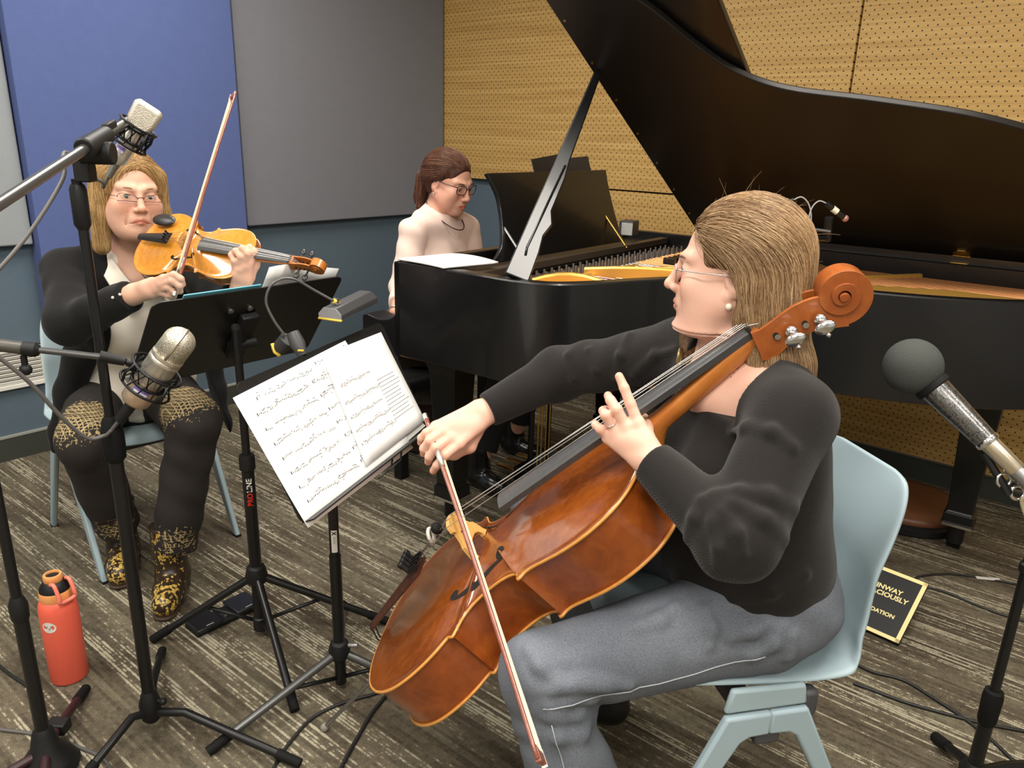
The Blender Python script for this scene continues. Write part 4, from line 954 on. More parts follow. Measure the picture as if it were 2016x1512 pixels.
def glassmat():
    m, nt, b = newmat('thin_lens'); nt.nodes.remove(b); o = nt.nodes['Material Output']
    t = nd(nt, 'ShaderNodeBsdfTransparent', {'Color': (1, 1, 1)}); g = nd(nt, 'ShaderNodeBsdfGlossy', {'Roughness': 0.03})
    x = nd(nt, 'ShaderNodeMixShader', {0: 0.035, 1: t.outputs[0], 2: g.outputs[0]}); nt.links.new(x.outputs[0], o.inputs[0]); return m
M_LENS = glassmat()
def glasses(root, H, rim, w=.050, h=.033, r=.0012, full=True, y=.101, z=-.006, tilt=-.05, label='eyeglasses', temple=None):
    f = MB(H); lenses = []
    for s in (-1, 1):
        P = []
        for x, zz in rrect(w, h, h*.42, 6):
            zz2 = zz + (.004 if zz > 0 else 0)*((x*s)/(w/2)); X = s*.0325+x; P.append(A(X, y - .30*max(0, abs(X)-.03)**1.0*.9 - tilt*zz, z+zz2))
        lenses.append(P); Q = P+P[:1]
        if full: f.tube(Q, r, 8, caps=False)
        else: f.tube([p for p in P if p[2] > z-.004], r, 8)
        a = max(P, key=lambda p: s*p[0]); a = A(s*(.0325+w/2), y-.30*(w/2)*.9-.001, z+h*.28)
        f.tube([a, a+A(s*.006, -.006, .001), A(s*.0765, .050, z+h*.28), A(s*.0770, -.004, z+h*.25), A(s*.0765, -.022, z-.012)], r*1.05, 8)
    f.tube([A(-.0325+w/2-.003, y-.0, z+.006), A(-.004, y+.004, z+.009), A(.004, y+.004, z+.009), A(.0325-w/2+.003, y, z+.006)], r, 8)
    g = f.build('glasses', rim, root, label, smooth=180)
    for P in lenses:
        b = MB(H); n = len(P); b.add(P, [tuple(range(n))]); b.build('lens', M_LENS, g, smooth=0, solid=.0008)
    return g
def finger(pts, r0=.0094, r1=.0072, k=.0035):
    n = len(pts); rs = [r0+(r1-r0)*i/(n-1) for i in range(n)]
    return chain(pts, rs, k)
def hand(wr, mcp, fingers, thumb, r=1.0, elbow=None):
    """wr wrist, mcp = index..little knuckles, fingers = list of polylines that start at the knuckles, thumb polyline from the wrist side"""
    p = []; wr = np.asarray(wr, float)
    m = [np.asarray(q, float) for q in mcp]; mid = sum(m)/4
    side = unit(m[0]-m[3]); ax = unit(mid-wr)
    for i, q in enumerate(m):
        w0 = wr + side*(.014-.0092*i)*r
        p.append(s_cone(w0, q, .0165*r, .0112*r, .012))
    for i in range(3): p.append(s_cone(m[i], m[i+1], .0105*r, .0098*r, .008))
    p.append(s_cone(wr*.6+mid*.4+side*.014, wr*.25+mid*.75-side*.012, .016*r, .013*r, .014))
    for i, f in enumerate(fingers): p += finger([m[i]]+[np.asarray(q, float) for q in f], (.0106, .0108, .0102, .0092)[i]*r, (.0076, .0078, .0074, .0066)[i]*r)
    p += chain(thumb, [.0150*r] + list(np.linspace(.0122, .0088, len(thumb)-1)*r), .008)
    return p
def hair_obj(name, parent, mat, paths, radius):
    hc = bpy.data.hair_curves.new(name); hc.add_curves([len(p) for p in paths])
    hc.points.foreach_set('position', np.concatenate(paths).astype(np.float32).ravel())
    a = hc.attributes.get('radius') or hc.attributes.new('radius', 'FLOAT', 'POINT')
    rr = np.concatenate([radius*np.linspace(1, .35, len(p)) for p in paths]).astype(np.float32); a.data.foreach_set('value', rr)
    o = bpy.data.objects.new(name, hc); COL.objects.link(o); hc.materials.append(mat); o.parent = parent
    if parent.parent is None: o.matrix_parent_inverse = Matrix.Translation(-V(parent.location))
    return o
def grow(prims, roots, flow, steps, step, off, jit=0.0, seed=1, stop=None, kill=.012):
    """strands that run over the hair mass: each step follows flow, kept at its own height off over the mass"""
    r = np.random.default_rng(seed); P = roots.copy(); n = len(P); off = off*r.random(n)**1.2 + .0004; out = [P.copy()]; ph = r.random((n, 3))*6.28
    for i in range(steps):
        e = 1e-3; f0 = sdf_eval(prims, P); g = np.stack([sdf_eval(prims, P+np.eye(3)[a]*e)-f0 for a in range(3)], 1); g /= np.linalg.norm(g, axis=1)[:, None]+1e-9
        d = flow(P, i/steps); d = d/(np.linalg.norm(d, axis=1)[:, None]+1e-9)
        d = d + jit*np.sin(ph + i*0.55)
        t = d - g*(d*g).sum(1)[:, None]
        t = t/(np.linalg.norm(t, axis=1)[:, None]+1e-9)
        Q = P + t*step
        f = sdf_eval(prims, Q); corr = np.clip(f-off, -.02, .02)
        Q = Q - g*corr[:, None]; P = Q; out.append(P.copy())
    return np.stack(out, 1)
def scalp(H, prims, n, ok, seed, start=.16):
    r = np.random.default_rng(seed); d = r.normal(size=(n*4, 3)); d /= np.linalg.norm(d, axis=1)[:, None]
    d = d[ok(d)][:n]; P = tf_many(H, d*start + A(0, -.01, .02)); D = -(d @ H[:3, :3].T)
    for i in range(24):
        f = sdf_eval(prims, P); P = P + D*np.clip(f, -.03, .03)[:, None]*.8
    return P
def tf_many(M, P): return P @ M[:3, :3].T + M[:3, 3]
def hairmat(name, c1, c2, c3, rough=0.42):
    m, nt, b = newmat(name)
    h = nd(nt, 'ShaderNodeHairInfo'); rnd = h.outputs['Random']
    n = nd(nt, 'ShaderNodeTexNoise', {'Vector': objco(nt), 'Scale': 26.0, 'Detail': 3.0}).outputs[0]
    f = math_(nt, 'ADD', math_(nt, 'MULTIPLY', rnd, 0.55), math_(nt, 'MULTIPLY', n, 0.45))
    nt.links.new(ramp(nt, f, [(0.15, c1), (0.45, c2), (0.78, c3)]), b.inputs['Base Color'])
    b.inputs['Roughness'].default_value = rough; b.inputs['Specular IOR Level'].default_value = 0.35; return m
def massmat(name, c1, c2, scale=(60, 60, 8)):
    m, nt, b = newmat(name)
    n = nd(nt, 'ShaderNodeTexNoise', {'Vector': objco(nt, scale), 'Scale': 2.0, 'Detail': 4.0, 'Distortion': 1.0}).outputs[0]
    nt.links.new(ramp(nt, n, [(0.3, c1), (0.7, c2)]), b.inputs['Base Color']); b.inputs['Roughness'].default_value = 0.6; b.inputs['Specular IOR Level'].default_value = 0.2
    bump(nt, b, n, 0.6, 0.004); return m
def lerp(a, b, t): return np.asarray(a, float)*(1-t)+np.asarray(b, float)*t
def torso(pelvis, nb, right, fwd, grow_=0.0, bust=.03, belly=.0, k=.05, w=1.0, low=True):
    up = unit(np.asarray(nb)-np.asarray(pelvis)); f = unit(np.asarray(fwd)-up*np.dot(fwd, up)); r = np.cross(f, up); R = np.stack([r, f, up], 1); g = grow_
    at_ = lambda t, x=0, y=0: lerp(pelvis, nb, t)+r*x+f*y
    p = [s_ell(at_(.66, 0, -.005), (.160*w+g, .112+g, .185+g), R, k), s_ell(at_(.36, 0, .012), (.158*w+g, .118+belly+g, .17+g), R, k)]
    if low: p += [s_ell(at_(.05, 0, 0), (.180*w+g, .128+g, .125+g), R, k)]
    for s in (-1, 1): p.append(s_ell(at_(.56, s*.075, .085), (.072+g, .052+bust+g, .068+g), R, .05))
    return p, R
def limb(a, b, c, r0, r1, r2, r3, k=.02):
    return [s_cone(a, b, r0, r1, k), s_cone(b, c, r2, r3, k)]
SKIN_FAIR = (0.70, 0.425, 0.325)

def onto(prims, px, py, off=.001, disp=None, Y0=.5):
    """the point of a modelled surface behind a pixel"""
    d = unit(ray(px, py)); P = (A(0, 0, HC) + d*Y0)[None]
    for _ in range(120):
        f = sdf_eval(prims, P) + (disp(P) if disp is not None else 0); P = P + d*np.clip(f-off, -.03, .06)[:, None]*.7
    return P[0]
# ------------------------------------------------------------------ the cellist
def cellist():
    fwd = unit(A(-.95, -.28, 0)); right = np.cross(fwd, A(0, 0, 1))
    H = look((-.93, .34, -.02), o=(.389, 1.365, 1.166)); NB = A(.425, 1.362, 1.00); PEL = A(.485, 1.345, .565)
    shL, shR = A(.456, 1.175, .962), A(.352, 1.525, .975)
    elL, wrL = at(1450, 1070, 1.045), at(1276, 902, 1.205)
    elR, wrR = at(1100, 735, 1.67), at(950, 812, 1.582)
    hipL, kneeL, ankL = A(.47, 1.255, .545), at(1058, 1322, 1.165), A(.165, 1.145, .10)
    hipR, kneeR, ankR = A(.50, 1.43, .545), A(.075, 1.73, .52), A(.255, 1.585, .10)
    root = thing('person', 'woman in black ribbed sweater and grey jeans playing the cello', 'person', (PEL[0], PEL[1], 0))
    # left hand over the fingerboard
    mL = [at(1256, 833, 1.232), at(1232, 840, 1.235), at(1211, 848, 1.240), at(1198, 862, 1.245)]
    fL = [[at(1241, 795, 1.243), at(1229, 764, 1.252), at(1219, 741, 1.262)],
          [at(1214, 806, 1.238), at(1202, 788, 1.252), at(1197, 779, 1.272)],
          [at(1192, 817, 1.238), at(1188, 809, 1.262), at(1192, 806, 1.286)],
          [at(1182, 845, 1.240), at(1173, 837, 1.257), at(1170, 833, 1.273)]]
    tL = [wrL+A(-.005, .012, .008), at(1275, 862, 1.255), at(1275, 838, 1.300), at(1268, 822, 1.335)]
    hL = hand(wrL, mL, fL, tL, .98)
    # right hand on the bow frog
    mR = [at(903, 874, 1.522), at(887, 862, 1.527), at(871, 850, 1.532), at(858, 840, 1.542)]
    fR = [[at(876, 896, 1.498), at(860, 916, 1.498), at(853, 927, 1.508)],
          [at(858, 882, 1.498), at(845, 899, 1.502), at(843, 909, 1.516)],
          [at(845, 868, 1.506), at(834, 883, 1.512), at(834, 893, 1.526)],
          [at(839, 852, 1.520), at(829, 862, 1.524), at(828, 872, 1.534)]]
    tR = [wrR+A(.002, -.004, -.012), at(925, 880, 1.560), at(895, 895, 1.566), at(868, 898, 1.566)]
    hR = hand(wrR, mR, fR, tR, 1.06)
    tp, TR = torso(PEL, NB, right, fwd, -.012, .03, .01)
    arms = limb(shL, elL, wrL, .050, .042, .040, .0265) + limb(shR, elR, wrR, .050, .042, .040, .0275)
    legs = limb(hipL, kneeL, ankL, .078, .055, .050, .040) + limb(hipR, kneeR, ankR, .078, .055, .050, .040)
    neck = [s_cone(tf(H, (0, -.022, -.060)), NB+A(.012, .008, .0), .049, .056, .03), s_cone(NB, shL, .055, .045, .05), s_cone(NB, shR, .055, .045, .05), s_ell(NB+fwd*.035-A(0, 0, .055), (.080, .080, .05), None, .05)]
    body = head_prims(H, .98, .12, 0, 1.03) + neck + tp + arms + legs + hL + hR
    skin = skinmat('skin_cellist', SKIN_FAIR)
    tn = head_tints(H, (0.88, 0.52, 0.50)) + [(near(f[-1], .020, .8), (1.0, .82, .76)) for f in fL+fR] + [(near(f[0], .016, .9), (1.0, .86, .80)) for f in fL+fR]
    kn = wrinkles(3, .0006, [420, 520, 350])
    sdf_obj('body', body, .0024, skin, root, tints=tn)
    face_parts(root, H, None, gaze=(-.15, 1, -.1), brow=(0.16, 0.09, 0.045))
    glasses(root, H, plain('silver_rim', (0.55, 0.50, 0.48), 0.3, 0.9), w=.047, h=.030, r=.0011, label='thin silver rimmed glasses')
    # nails on the visible fingers
    nm = plain('nail', (0.70, 0.42, 0.33), 0.25)
    # ring and ear-ring
    MB().tube([lerp(mL[2], fL[2][0], .45) + .0108*(math.cos(a)*unit(np.cross(fL[2][0]-mL[2], A(0, 1, 0)))+math.sin(a)*unit(np.cross(fL[2][0]-mL[2], np.cross(fL[2][0]-mL[2], A(0, 1, 0))))) for a in np.linspace(0, 2*PI, 20)], .0011, 6, caps=False).build('ring', plain('silver_ring', (0.8, 0.78, 0.72), 0.2, 1.0), root, smooth=180)
    lobe = tf(H, (-.074, -.002, -.052)); MB().sphere(lobe, .0062, 16).build('pearl_earring', plain('pearl', (0.75, 0.68, 0.55), 0.2, coat=0.5), root, smooth=180)
    # sweater
    tp, TR = torso(PEL, NB, right, fwd, .012, .034, .02, low=False)
    up = TR[:, 2]; r_ = TR[:, 0]; f_ = TR[:, 1]
    sw = tp + [s_ell(lerp(PEL, NB, .12)+f_*.015, (.192, .152, .12), TR, .05)]
    sw += [s_cone(NB-A(0, 0, .02), shL, .070, .062, .06), s_cone(NB-A(0, 0, .02), shR, .070, .062, .06)]
    elo = unit(wrL-elL); eRo = unit(wrR-elR)
    sw += [s_cone(shL, elL, .066, .056, .03), s_cone(elL, wrL-elo*.0, .058, .038, .03), s_cone(shR, elR, .064, .054, .03), s_cone(elR, wrR, .054, .038, .03)]
    sw += [s_cap(wrL-elo*.012, elo, .075, .22, .003), s_cap(wrR-eRo*.012, eRo, .075, .22, .003)]
    sw += [s_cap(NB+f_*.035-r_*.028+A(0, 0, -.052), unit(A(0, 0, 1)+f_*.28-r_*.06), .097, .3, .006)]
    hemp = lerp(PEL, NB, -.045); sw += [('-', .006, (lambda P, p=hemp, n=-up: (p-P) @ n if False else np.maximum(-((P-p) @ n), np.sqrt(((P-p)**2).sum(1))-.34)), hemp-.34, hemp+.34)]
    w1 = wrinkles(11, .0055, [42, 55, 70, 33]); el2 = [elL, elR, lerp(elL, shL, .35), lerp(elR, shR, .3)]
    def disp(P):
        wgt = sum(np.exp(-((P-c)**2).sum(1)/(2*.06**2)) for c in el2); return w1(P)*(0.35+1.1*np.minimum(wgt, 1.2))
    def folds(prims, lst, r=.006, k=.016, dsp=None):
        out = []
        for pts in lst:
            Q = [onto(prims, x, y, -.001, dsp, .7) for x, y in pts]; Q = [q for q in Q if abs(sdf_eval(prims, q[None])[0]) < .012]; n = len(Q)
            if n < 2 or max(np.linalg.norm(Q[i+1]-Q[i]) for i in range(n-1)) > .12: continue
            rs = [r*(.35+.65*math.sin(PI*(i+.6)/(n+.2))) for i in range(n)]; out += chain(Q, rs, k)
        return out
    sw += folds(sw, [[(1398, 984), (1424, 1010), (1452, 1052), (1466, 1092)], [(1404, 980), (1446, 992), (1500, 1022), (1540, 1062)], [(1392, 990), (1404, 1030), (1412, 1080), (1410, 1110)], [(1408, 974), (1455, 968), (1510, 976), (1560, 1000)], [(1380, 985), (1368, 1020), (1352, 1062)],
        [(1440, 850), (1470, 842), (1520, 850), (1560, 880)], [(1430, 900), (1470, 905), (1530, 930)], [(1330, 690), (1290, 700), (1250, 735)], [(1160, 690), (1172, 730), (1180, 775)], [(1120, 700), (1128, 745), (1130, 790)], [(1240, 660), (1222, 700), (1215, 745)], [(1570, 1080), (1530, 1110), (1490, 1130)], [(1585, 1130), (1520, 1165), (1440, 1180)]], .0056)
    km = knit('black_rib_knit', (0.0135, 0.0110, 0.0100), 150.0, amt=0.4, lo=0.5, sheen=0.12)
    sdf_obj('sweater', sw, .0036, km, root, 'black fine-ribbed sweater', disp=disp)
    MB().sphere(onto(sw, 1443, 791, .003, disp, .6), .0055, 10).build('brooch', M_CHROME, root, smooth=180)
    # jeans
    tp2 = [s_ell(lerp(PEL, NB, .05), (.186, .140, .125), TR, .04), s_ell(lerp(PEL, NB, -.10)-f_*.01, (.180, .150, .085), TR, .05)]
    je = tp2 + [s_cone(hipL, kneeL, .092, .070, .05), s_cone(hipR, kneeR, .092, .070, .05), s_cone(hipL-A(0, 0, .03), lerp(hipL, kneeL, .7)-A(0, 0, .024), .085, .062, .04)]
    kb = A(0.02, 0, 0)
    for k_, a_ in ((kneeL, ankL), (kneeR, ankR)):
        je += [s_cone(k_, lerp(k_, a_, .95), .0655, .080, .022), s_cone(k_+A(.03, .0, -.07), lerp(k_, a_, .7)+A(.035, 0, 0), .060, .066, .03)]
        je += [s_cap(lerp(k_, a_, .93), unit(a_-k_), .13, .12, .004)]
    w2 = wrinkles(21, .0105, [38, 60, 85, 110], [(1, 0, 1), (.2, .5, 1), (.8, 0, .6), (.3, .2, 1)])
    bk = [kneeL+A(.055, 0, -.05), kneeL+A(.06, 0, -.10), hipL+A(-.03, -.03, .02)]
    def disp2(P):
        wgt = sum(np.exp(-((P-c)**2).sum(1)/(2*.05**2)) for c in bk); return w2(P)*(0.22+.95*np.minimum(wgt, 1))
    je += folds(je, [[(1040, 1280), (1062, 1312), (1100, 1345), (1140, 1362)], [(1085, 1362), (1120, 1350), (1160, 1346), (1195, 1352)], [(1078, 1385), (1120, 1376), (1170, 1378), (1205, 1392)], [(1082, 1410), (1130, 1408), (1180, 1424), (1212, 1450)], [(1100, 1450), (1150, 1446), (1200, 1470)],
        [(1020, 1400), (1016, 1450), (1022, 1505)], [(1140, 1335), (1190, 1345), (1240, 1350)], [(1510, 1225), (1480, 1245), (1440, 1255)], [(1545, 1230), (1520, 1265), (1480, 1290)], [(1560, 1250), (1552, 1290), (1530, 1325)], [(1390, 1200), (1402, 1235), (1398, 1270)], [(1330, 1195), (1300, 1220), (1255, 1235)]], .0075, .02)
    dm, nt, b = newmat('grey_denim')
    tw = nd(nt, 'ShaderNodeTexNoise', {'Vector': objco(nt, (1, 1, 1)), 'Scale': 600.0, 'Detail': 2.0}).outputs[0]; fd = nd(nt, 'ShaderNodeTexNoise', {'Vector': objco(nt), 'Scale': 9.0, 'Detail': 4.0}).outputs[0]
    c = mixc(nt, fd, (0.095, 0.107, 0.130), (0.180, 0.196, 0.226)); c = mixc(nt, 0.5, c, mixc(nt, 1.0, c, ramp(nt, tw, [(0.35, (0.55, 0.55, 0.55)), (0.65, (1.5, 1.5, 1.5))]), 'MULTIPLY'))
    nt.links.new(c, b.inputs['Base Color']); b.inputs['Roughness'].default_value = 0.9; b.inputs['Specular IOR Level'].default_value = 0.15; bump(nt, b, tw, 0.25, 0.001)
    j = sdf_obj('jeans', je, .0036, dm, root, 'grey-blue jeans', disp=disp2)
    # outer seam with pale stitching, on the side towards the camera
    st = plain('denim_thread', (0.42, 0.44, 0.46), 0.8)
    def on(prims, pts, dirv, off=.001):
        out = []
        for p in pts:
            P = np.asarray(p, float)[None] - dirv*.25
            for _ in range(60):
                f = sdf_eval(prims, P) + disp2(P); P = P + dirv*np.clip(f-off, -.02, .02)[:, None]*.7
            out.append(P[0])
        return out
    dv = unit(A(.0, 1, .05)); seam = [lerp(hipL, kneeL, t)+A(0, 0, -.010-.016*math.sin(t*PI)) for t in np.linspace(.03, .98, 24)]
    MB().tube(on(je, seam, dv), .0011, 5).build('outer_seam', st, j, smooth=180)
    seam2 = [lerp(kneeL, ankL, t)+A(.012, 0, 0) for t in np.linspace(.12, .9, 18)]
    MB().tube(on(je, seam2, dv), .0011, 5).build('outer_seam', st, j, smooth=180)
    # shoes
    sm_ = plain('black_shoe', (0.012, 0.012, 0.012), 0.35)
    for a_, d in ((ankL, unit(A(-.9, -.3, 0))), (ankR, unit(A(-.9, .25, 0)))):
        f0 = A(a_[0], a_[1], 0)
        sh = [s_cone(f0+A(0, 0, .105), f0+A(0, 0, .045)-d*.01, .046, .042, .02), s_cone(f0+A(0, 0, .040)-d*.02, f0+d*.15+A(0, 0, .026), .038, .030, .03), s_ell(f0+d*.075+A(0, 0, .030), (.052, .052, .028), None, .03)]
        sh += [('-', .002, lambda P: P[:, 2]-.0005, f0+A(-.3, -.3, -.2), f0+A(.3, .3, .001))]
        sdf_obj('shoe', sh, .004, sm_, root, 'black shoe')
    # hair: long, light brown, brushed back over the ear, loose ends past the shoulder
    Rh = H[:3, :3]; T = lambda x, y, z: tf(H, (x, y, z))
    hp = [s_ell(T(0, -.022, .045), (.090, .100, .086), Rh, .02), s_ell(T(0, -.052, -.015), (.090, .074, .105), Rh, .04), s_cone(T(-.058, -.040, -.03), T(-.060, -.072, -.150), .034, .030, .03), s_cone(T(.058, -.030, -.03), T(.066, -.020, -.150), .034, .030, .03),
          s_ell(T(0, -.080, -.090), (.078, .046, .085), Rh, .04), s_ell(T(0, -.098, -.165), (.090, .042, .060), Rh, .04), s_cone(T(-.03, -.115, -.16), T(-.035, -.135, -.235), .030, .018, .03), s_cone(T(.04, .030, -.130), T(.045, .052, -.215), .020, .016, .02), s_cone(T(.062, -.01, -.12), T(.05, .035, -.15), .024, .020, .03)] + chain([at(1352, 650, 1.45), at(1362, 700, 1.41), at(1378, 745, 1.375), at(1392, 782, 1.345)], [.016, .018, .016, .009], .02)
    cut = [s_ell(T(0, .100, -.020), (.070, .088, .092), Rh, .012, '-'), s_ell(T(-.085, .030, -.045), (.045, .052, .062), Rh, .012, '-')]
    hm = massmat('brown_hair_mass', (0.060, 0.030, 0.014), (0.17, 0.093, 0.042))
    hw = wrinkles(31, .004, [90, 140, 60])
    base = sdf_obj('hair', hp+cut, .0036, hm, root, 'light brown shoulder-length hair', disp=hw)
    back = -H[:3, 1]; rt = H[:3, 0]
    def flow(P, t):
        q = (P - H[:3, 3]) @ Rh; topw = np.clip((q[:, 2]-.0)/.09, 0, 1)[:, None]; front = np.clip((q[:, 1]+.03)/.09, 0, 1)[:, None]
        return back*(1.25*topw+.9*front) + A(0, 0, -1)*(1.05-.55*topw) + rt*np.sign(q[:, :1])*(.20*topw) + back*.12
    cmat = hairmat('brown_hair_strands', (0.10, 0.050, 0.022), (0.27, 0.155, 0.072), (0.52, 0.36, 0.20))
    pr = hp+cut
    ok = lambda d: (d[:, 2] > -.55) & ~((d[:, 1] > .30) & (d[:, 2] < .40)) & ~((d[:, 1] > .12) & (d[:, 2] < .05))
    ro = scalp(H, pr, 8500, ok, 5)
    S = grow(pr, ro, flow, 30, .0125, .006, .12, 6)
    r = np.random.default_rng(8); L = r.integers(15, 31, len(S)); hair_obj('hair_strands', base, cmat, [s[:l] for s, l in zip(S, L)], .00036)
    # loose flyaway hairs
    fl = []
    for i in range(80):
        p = ro[r.integers(len(ro))]; d = unit(r.normal(size=3)*.7 + back*.5 + A(0, 0, .35)); n = 9; c_ = r.normal(size=3)*.25
        q = [p]; 
        for k in range(n): d = unit(d + c_*.16 + A(0, 0, -.07)); q.append(q[-1]+d*.0055)
        fl.append(np.array(q))
    hair_obj('flyaway_hair', base, cmat, fl, .00026)
    # big hoop of the scarf clip at the throat
    p = at(1338, 706, 1.39); MB().tube([p + .017*(math.cos(a)*A(.35, 0, 0)+math.sin(a)*A(0, 0, 1)*1.1)+A(0, .012*math.cos(a), 0) for a in np.linspace(0, 2*PI, 28)], .0030, 8, caps=False).build('hoop_earring', plain('antique_gold', (0.28, 0.22, 0.10), 0.35, 0.8), root, smooth=180)
    return root
cellist()
# ------------------------------------------------------------------ the violinist
def violinist():
    fwd = unit(A(.717, -.697, 0)); right = np.cross(fwd, A(0, 0, 1))
    H = look((.66, -.75, -.03), up=(.05, .05, 1), o=(-1.118, 2.270, 1.194)); NB = A(-1.175, 2.335, 1.005); PEL = A(-1.285, 2.445, .565)
    shR, shL = A(-1.312, 2.222, .972), A(-1.075, 2.475, .985)
    elR, wrR = at(137, 636, 2.035), at(262, 580, 1.965)
    elL, wrL = A(-.845, 2.235, .865), at(474, 573, 2.035)
    hipR, kneeR, ankR = PEL+right*.092-A(0, 0, .02), at(168, 868, 2.03), A(-1.262, 2.235, .10)
    hipL, kneeL, ankL = PEL-right*.092-A(0, 0, .02), at(383, 832, 2.11), A(-1.035, 2.085, .10)
    root = thing('person', 'woman in black cardigan and white blouse playing the violin', 'person', (PEL[0], PEL[1], 0))
    # right hand on the bow frog: fingers over the stick
    mR = [at(322, 549, 1.930), at(318, 560, 1.928), at(312, 570, 1.932), at(304, 578, 1.938)]
    fR = [[at(342, 541, 1.925), at(356, 549, 1.926), at(360, 560, 1.934)], [at(338, 553, 1.920), at(353, 563, 1.924), at(355, 574, 1.934)],
          [at(331, 566, 1.922), at(343, 576, 1.926), at(343, 584, 1.936)], [at(319, 577, 1.930), at(331, 582, 1.932), at(336, 586, 1.938)]]
    tR = [wrR+A(0, 0, .012), at(300, 556, 1.955), at(325, 556, 1.965), at(346, 560, 1.970)]
    hR = hand(wrR, mR, fR, tR, .98)
    # left hand round the violin neck: fingers arch over the board from behind, thumb on the near side
    mL = [at(492, 515, 2.015), at(482, 523, 2.010), at(472, 530, 2.008), at(464, 538, 2.010)]
    fL = [[at(501, 496, 2.012), at(492, 487, 2.014), at(483, 493, 2.016)], [at(488, 499, 2.000), at(478, 489, 2.004), at(470, 494, 2.012)],
          [at(474, 505, 1.998), at(464, 494, 2.004), at(459, 497, 2.014)], [at(461, 514, 2.000), at(455, 502, 2.006), at(454, 500, 2.016)]]
    tL = [wrL+A(.006, .004, .01), at(492, 545, 2.035), at(503, 522, 2.035), at(507, 503, 2.032)]
    hL = hand(wrL, mL, fL, tL, 1.0)
    tp, TR = torso(PEL, NB, right, fwd, -.012, .03, .015)
    arms = limb(shL, elL, wrL, .050, .042, .040, .0275) + limb(shR, elR, wrR, .050, .042, .040, .0270)
    legs = limb(hipL, kneeL, ankL, .080, .055, .050, .040) + limb(hipR, kneeR, ankR, .080, .055, .050, .040)
    neck = [s_cone(tf(H, (0, -.022, -.060)), NB+A(.0, .0, .01), .052, .060, .03), s_cone(NB, shL, .055, .045, .05), s_cone(NB, shR, .055, .045, .05), s_ell(NB+fwd*.03-A(0, 0, .06), (.085, .085, .05), None, .05)]
    body = head_prims(H, 1.03, .9, 1.0, 1.0, full=1.0) + neck + tp + arms + legs + hL + hR
    sdf_obj('body', body, .0025, skinmat('skin_violinist', (0.68, 0.40, 0.29)), root, tints=head_tints(H, (0.80, 0.50, 0.48), d=.006) + [(near(f[-1], .018, .8), (1.0, .82, .76)) for f in fL+fR])
    face_parts(root, H, None, iris=(0.10, 0.20, 0.17), gaze=(.12, 1, -.16), brow=(0.34, 0.19, 0.09))
    glasses(root, H, plain('wine_rim', (0.16, 0.05, 0.045), 0.3, 0.5), w=.052, h=.033, r=.0009, full=False, z=-.010, label='half-rimmed reddish glasses')
    # blouse
    up = TR[:, 2]; f_ = TR[:, 1]; r_ = TR[:, 0]
    tb, _ = torso(PEL, NB, right, fwd, .004, .034, .03, low=False)
    bl = tb + [s_ell(lerp(PEL, NB, .06)+f_*.02, (.178, .150, .11), TR, .05), s_cone(NB, shL, .062, .055, .05), s_cone(NB, shR, .062, .055, .05)]
    bl += [s_ell(lerp(PEL, NB, -.06)+f_*.06, (.150, .110, .055), TR, .04), s_ell(lerp(PEL, NB, .12)+f_*.075, (.185, .122, .075), TR, .04)]
    bl += [s_cap(NB+f_*.02, unit(A(0, 0, 1)+f_*.15), .066, .3, .004)]
    vn = NB+f_*.115+A(0, 0, -.005)                                    # open neck: a V
    for k in range(5):
        bl.append(s_ell(vn+f_*(.015+.006*k)-up*(.012+.020*k), (.034-.006*k, .055, .020), TR, .006, '-'))
    wb = wrinkles(41, .006, [45, 62, 80], [(.3, .1, 1), (1, .2, .2), (.5, .4, 1)])
    wm = plain('cream_blouse', (0.80, 0.74, 0.64), 0.75, spec=0.2, bmp=0.05, nscale=300)
    bo = sdf_obj('blouse', bl, .0042, wm, root, 'cream white blouse, open at the neck', disp=lambda P: wb(P))
    # turned-down collar
    for s in (-1, 1):
        a = NB+r_*s*.066+f_*(-.01)+up*.045; b_ = NB+r_*s*.060+f_*.095+up*.005; c = NB+r_*s*.022+f_*.150-up*.050
        pts = catmull([NB-f_*.065+up*.055, a, b_, c], 8); rows = []
        for i, p in enumerate(pts):
            u = i/(len(pts)-1); o = r_*s*.024+f_*.004; rows.append([p+up*.004, p+o*.6-up*.006, p+o*(1.15+.5*u)-up*(.030+.02*u)+f_*.006])
        MB().grid(rows).build('collar', wm, bo, solid=.002, sub=1, smooth=180)
    # cardigan: sleeves, back and two open fronts, with tails that hang beside the thighs
    tc, _ = torso(PEL, NB, right, fwd, .020, .030, .025, low=False)
    ca = tc + [s_ell(lerp(PEL, NB, .08), (.200, .155, .12), TR, .05), s_cone(NB-A(0, 0, .015), shL, .068, .064, .06), s_cone(NB-A(0, 0, .015), shR, .064, .056, .06)]
    eo, e2 = unit(wrR-elR), unit(wrL-elL)
    ca += [s_cone(shR, elR, .060, .057, .03), s_cone(elR, wrR, .058, .042, .03), s_cone(shL, elL, .066, .058, .03), s_cone(elL, wrL, .058, .042, .03)]
    tailR = [at(158, 700, 2.24), at(135, 770, 2.24), at(115, 850, 2.20), at(112, 880, 2.18)]; tailL = [at(415, 690, 2.38), at(428, 770, 2.34), at(440, 830, 2.30), at(446, 868, 2.28)]
    ca += chain(tailR, [.050, .036, .026, .020], .03) + chain(tailL, [.034, .026, .020, .016], .03)
    for s, w0 in ((1, .0), (-1, .0)):
        pass
    def wedge(P):
        q = P-lerp(PEL, NB, .5); z = q @ up; x = q @ r_; y = q @ f_
        wz = np.interp(z, [-.40, -.25, -.05, .10, .19, .26], [.185, .165, .135, .105, .085, .075]); return np.maximum(np.abs(x)-wz, .035-y)
    ca.append(('-', .012, wedge, lerp(PEL, NB, .5)-.42, lerp(PEL, NB, .5)+.42))
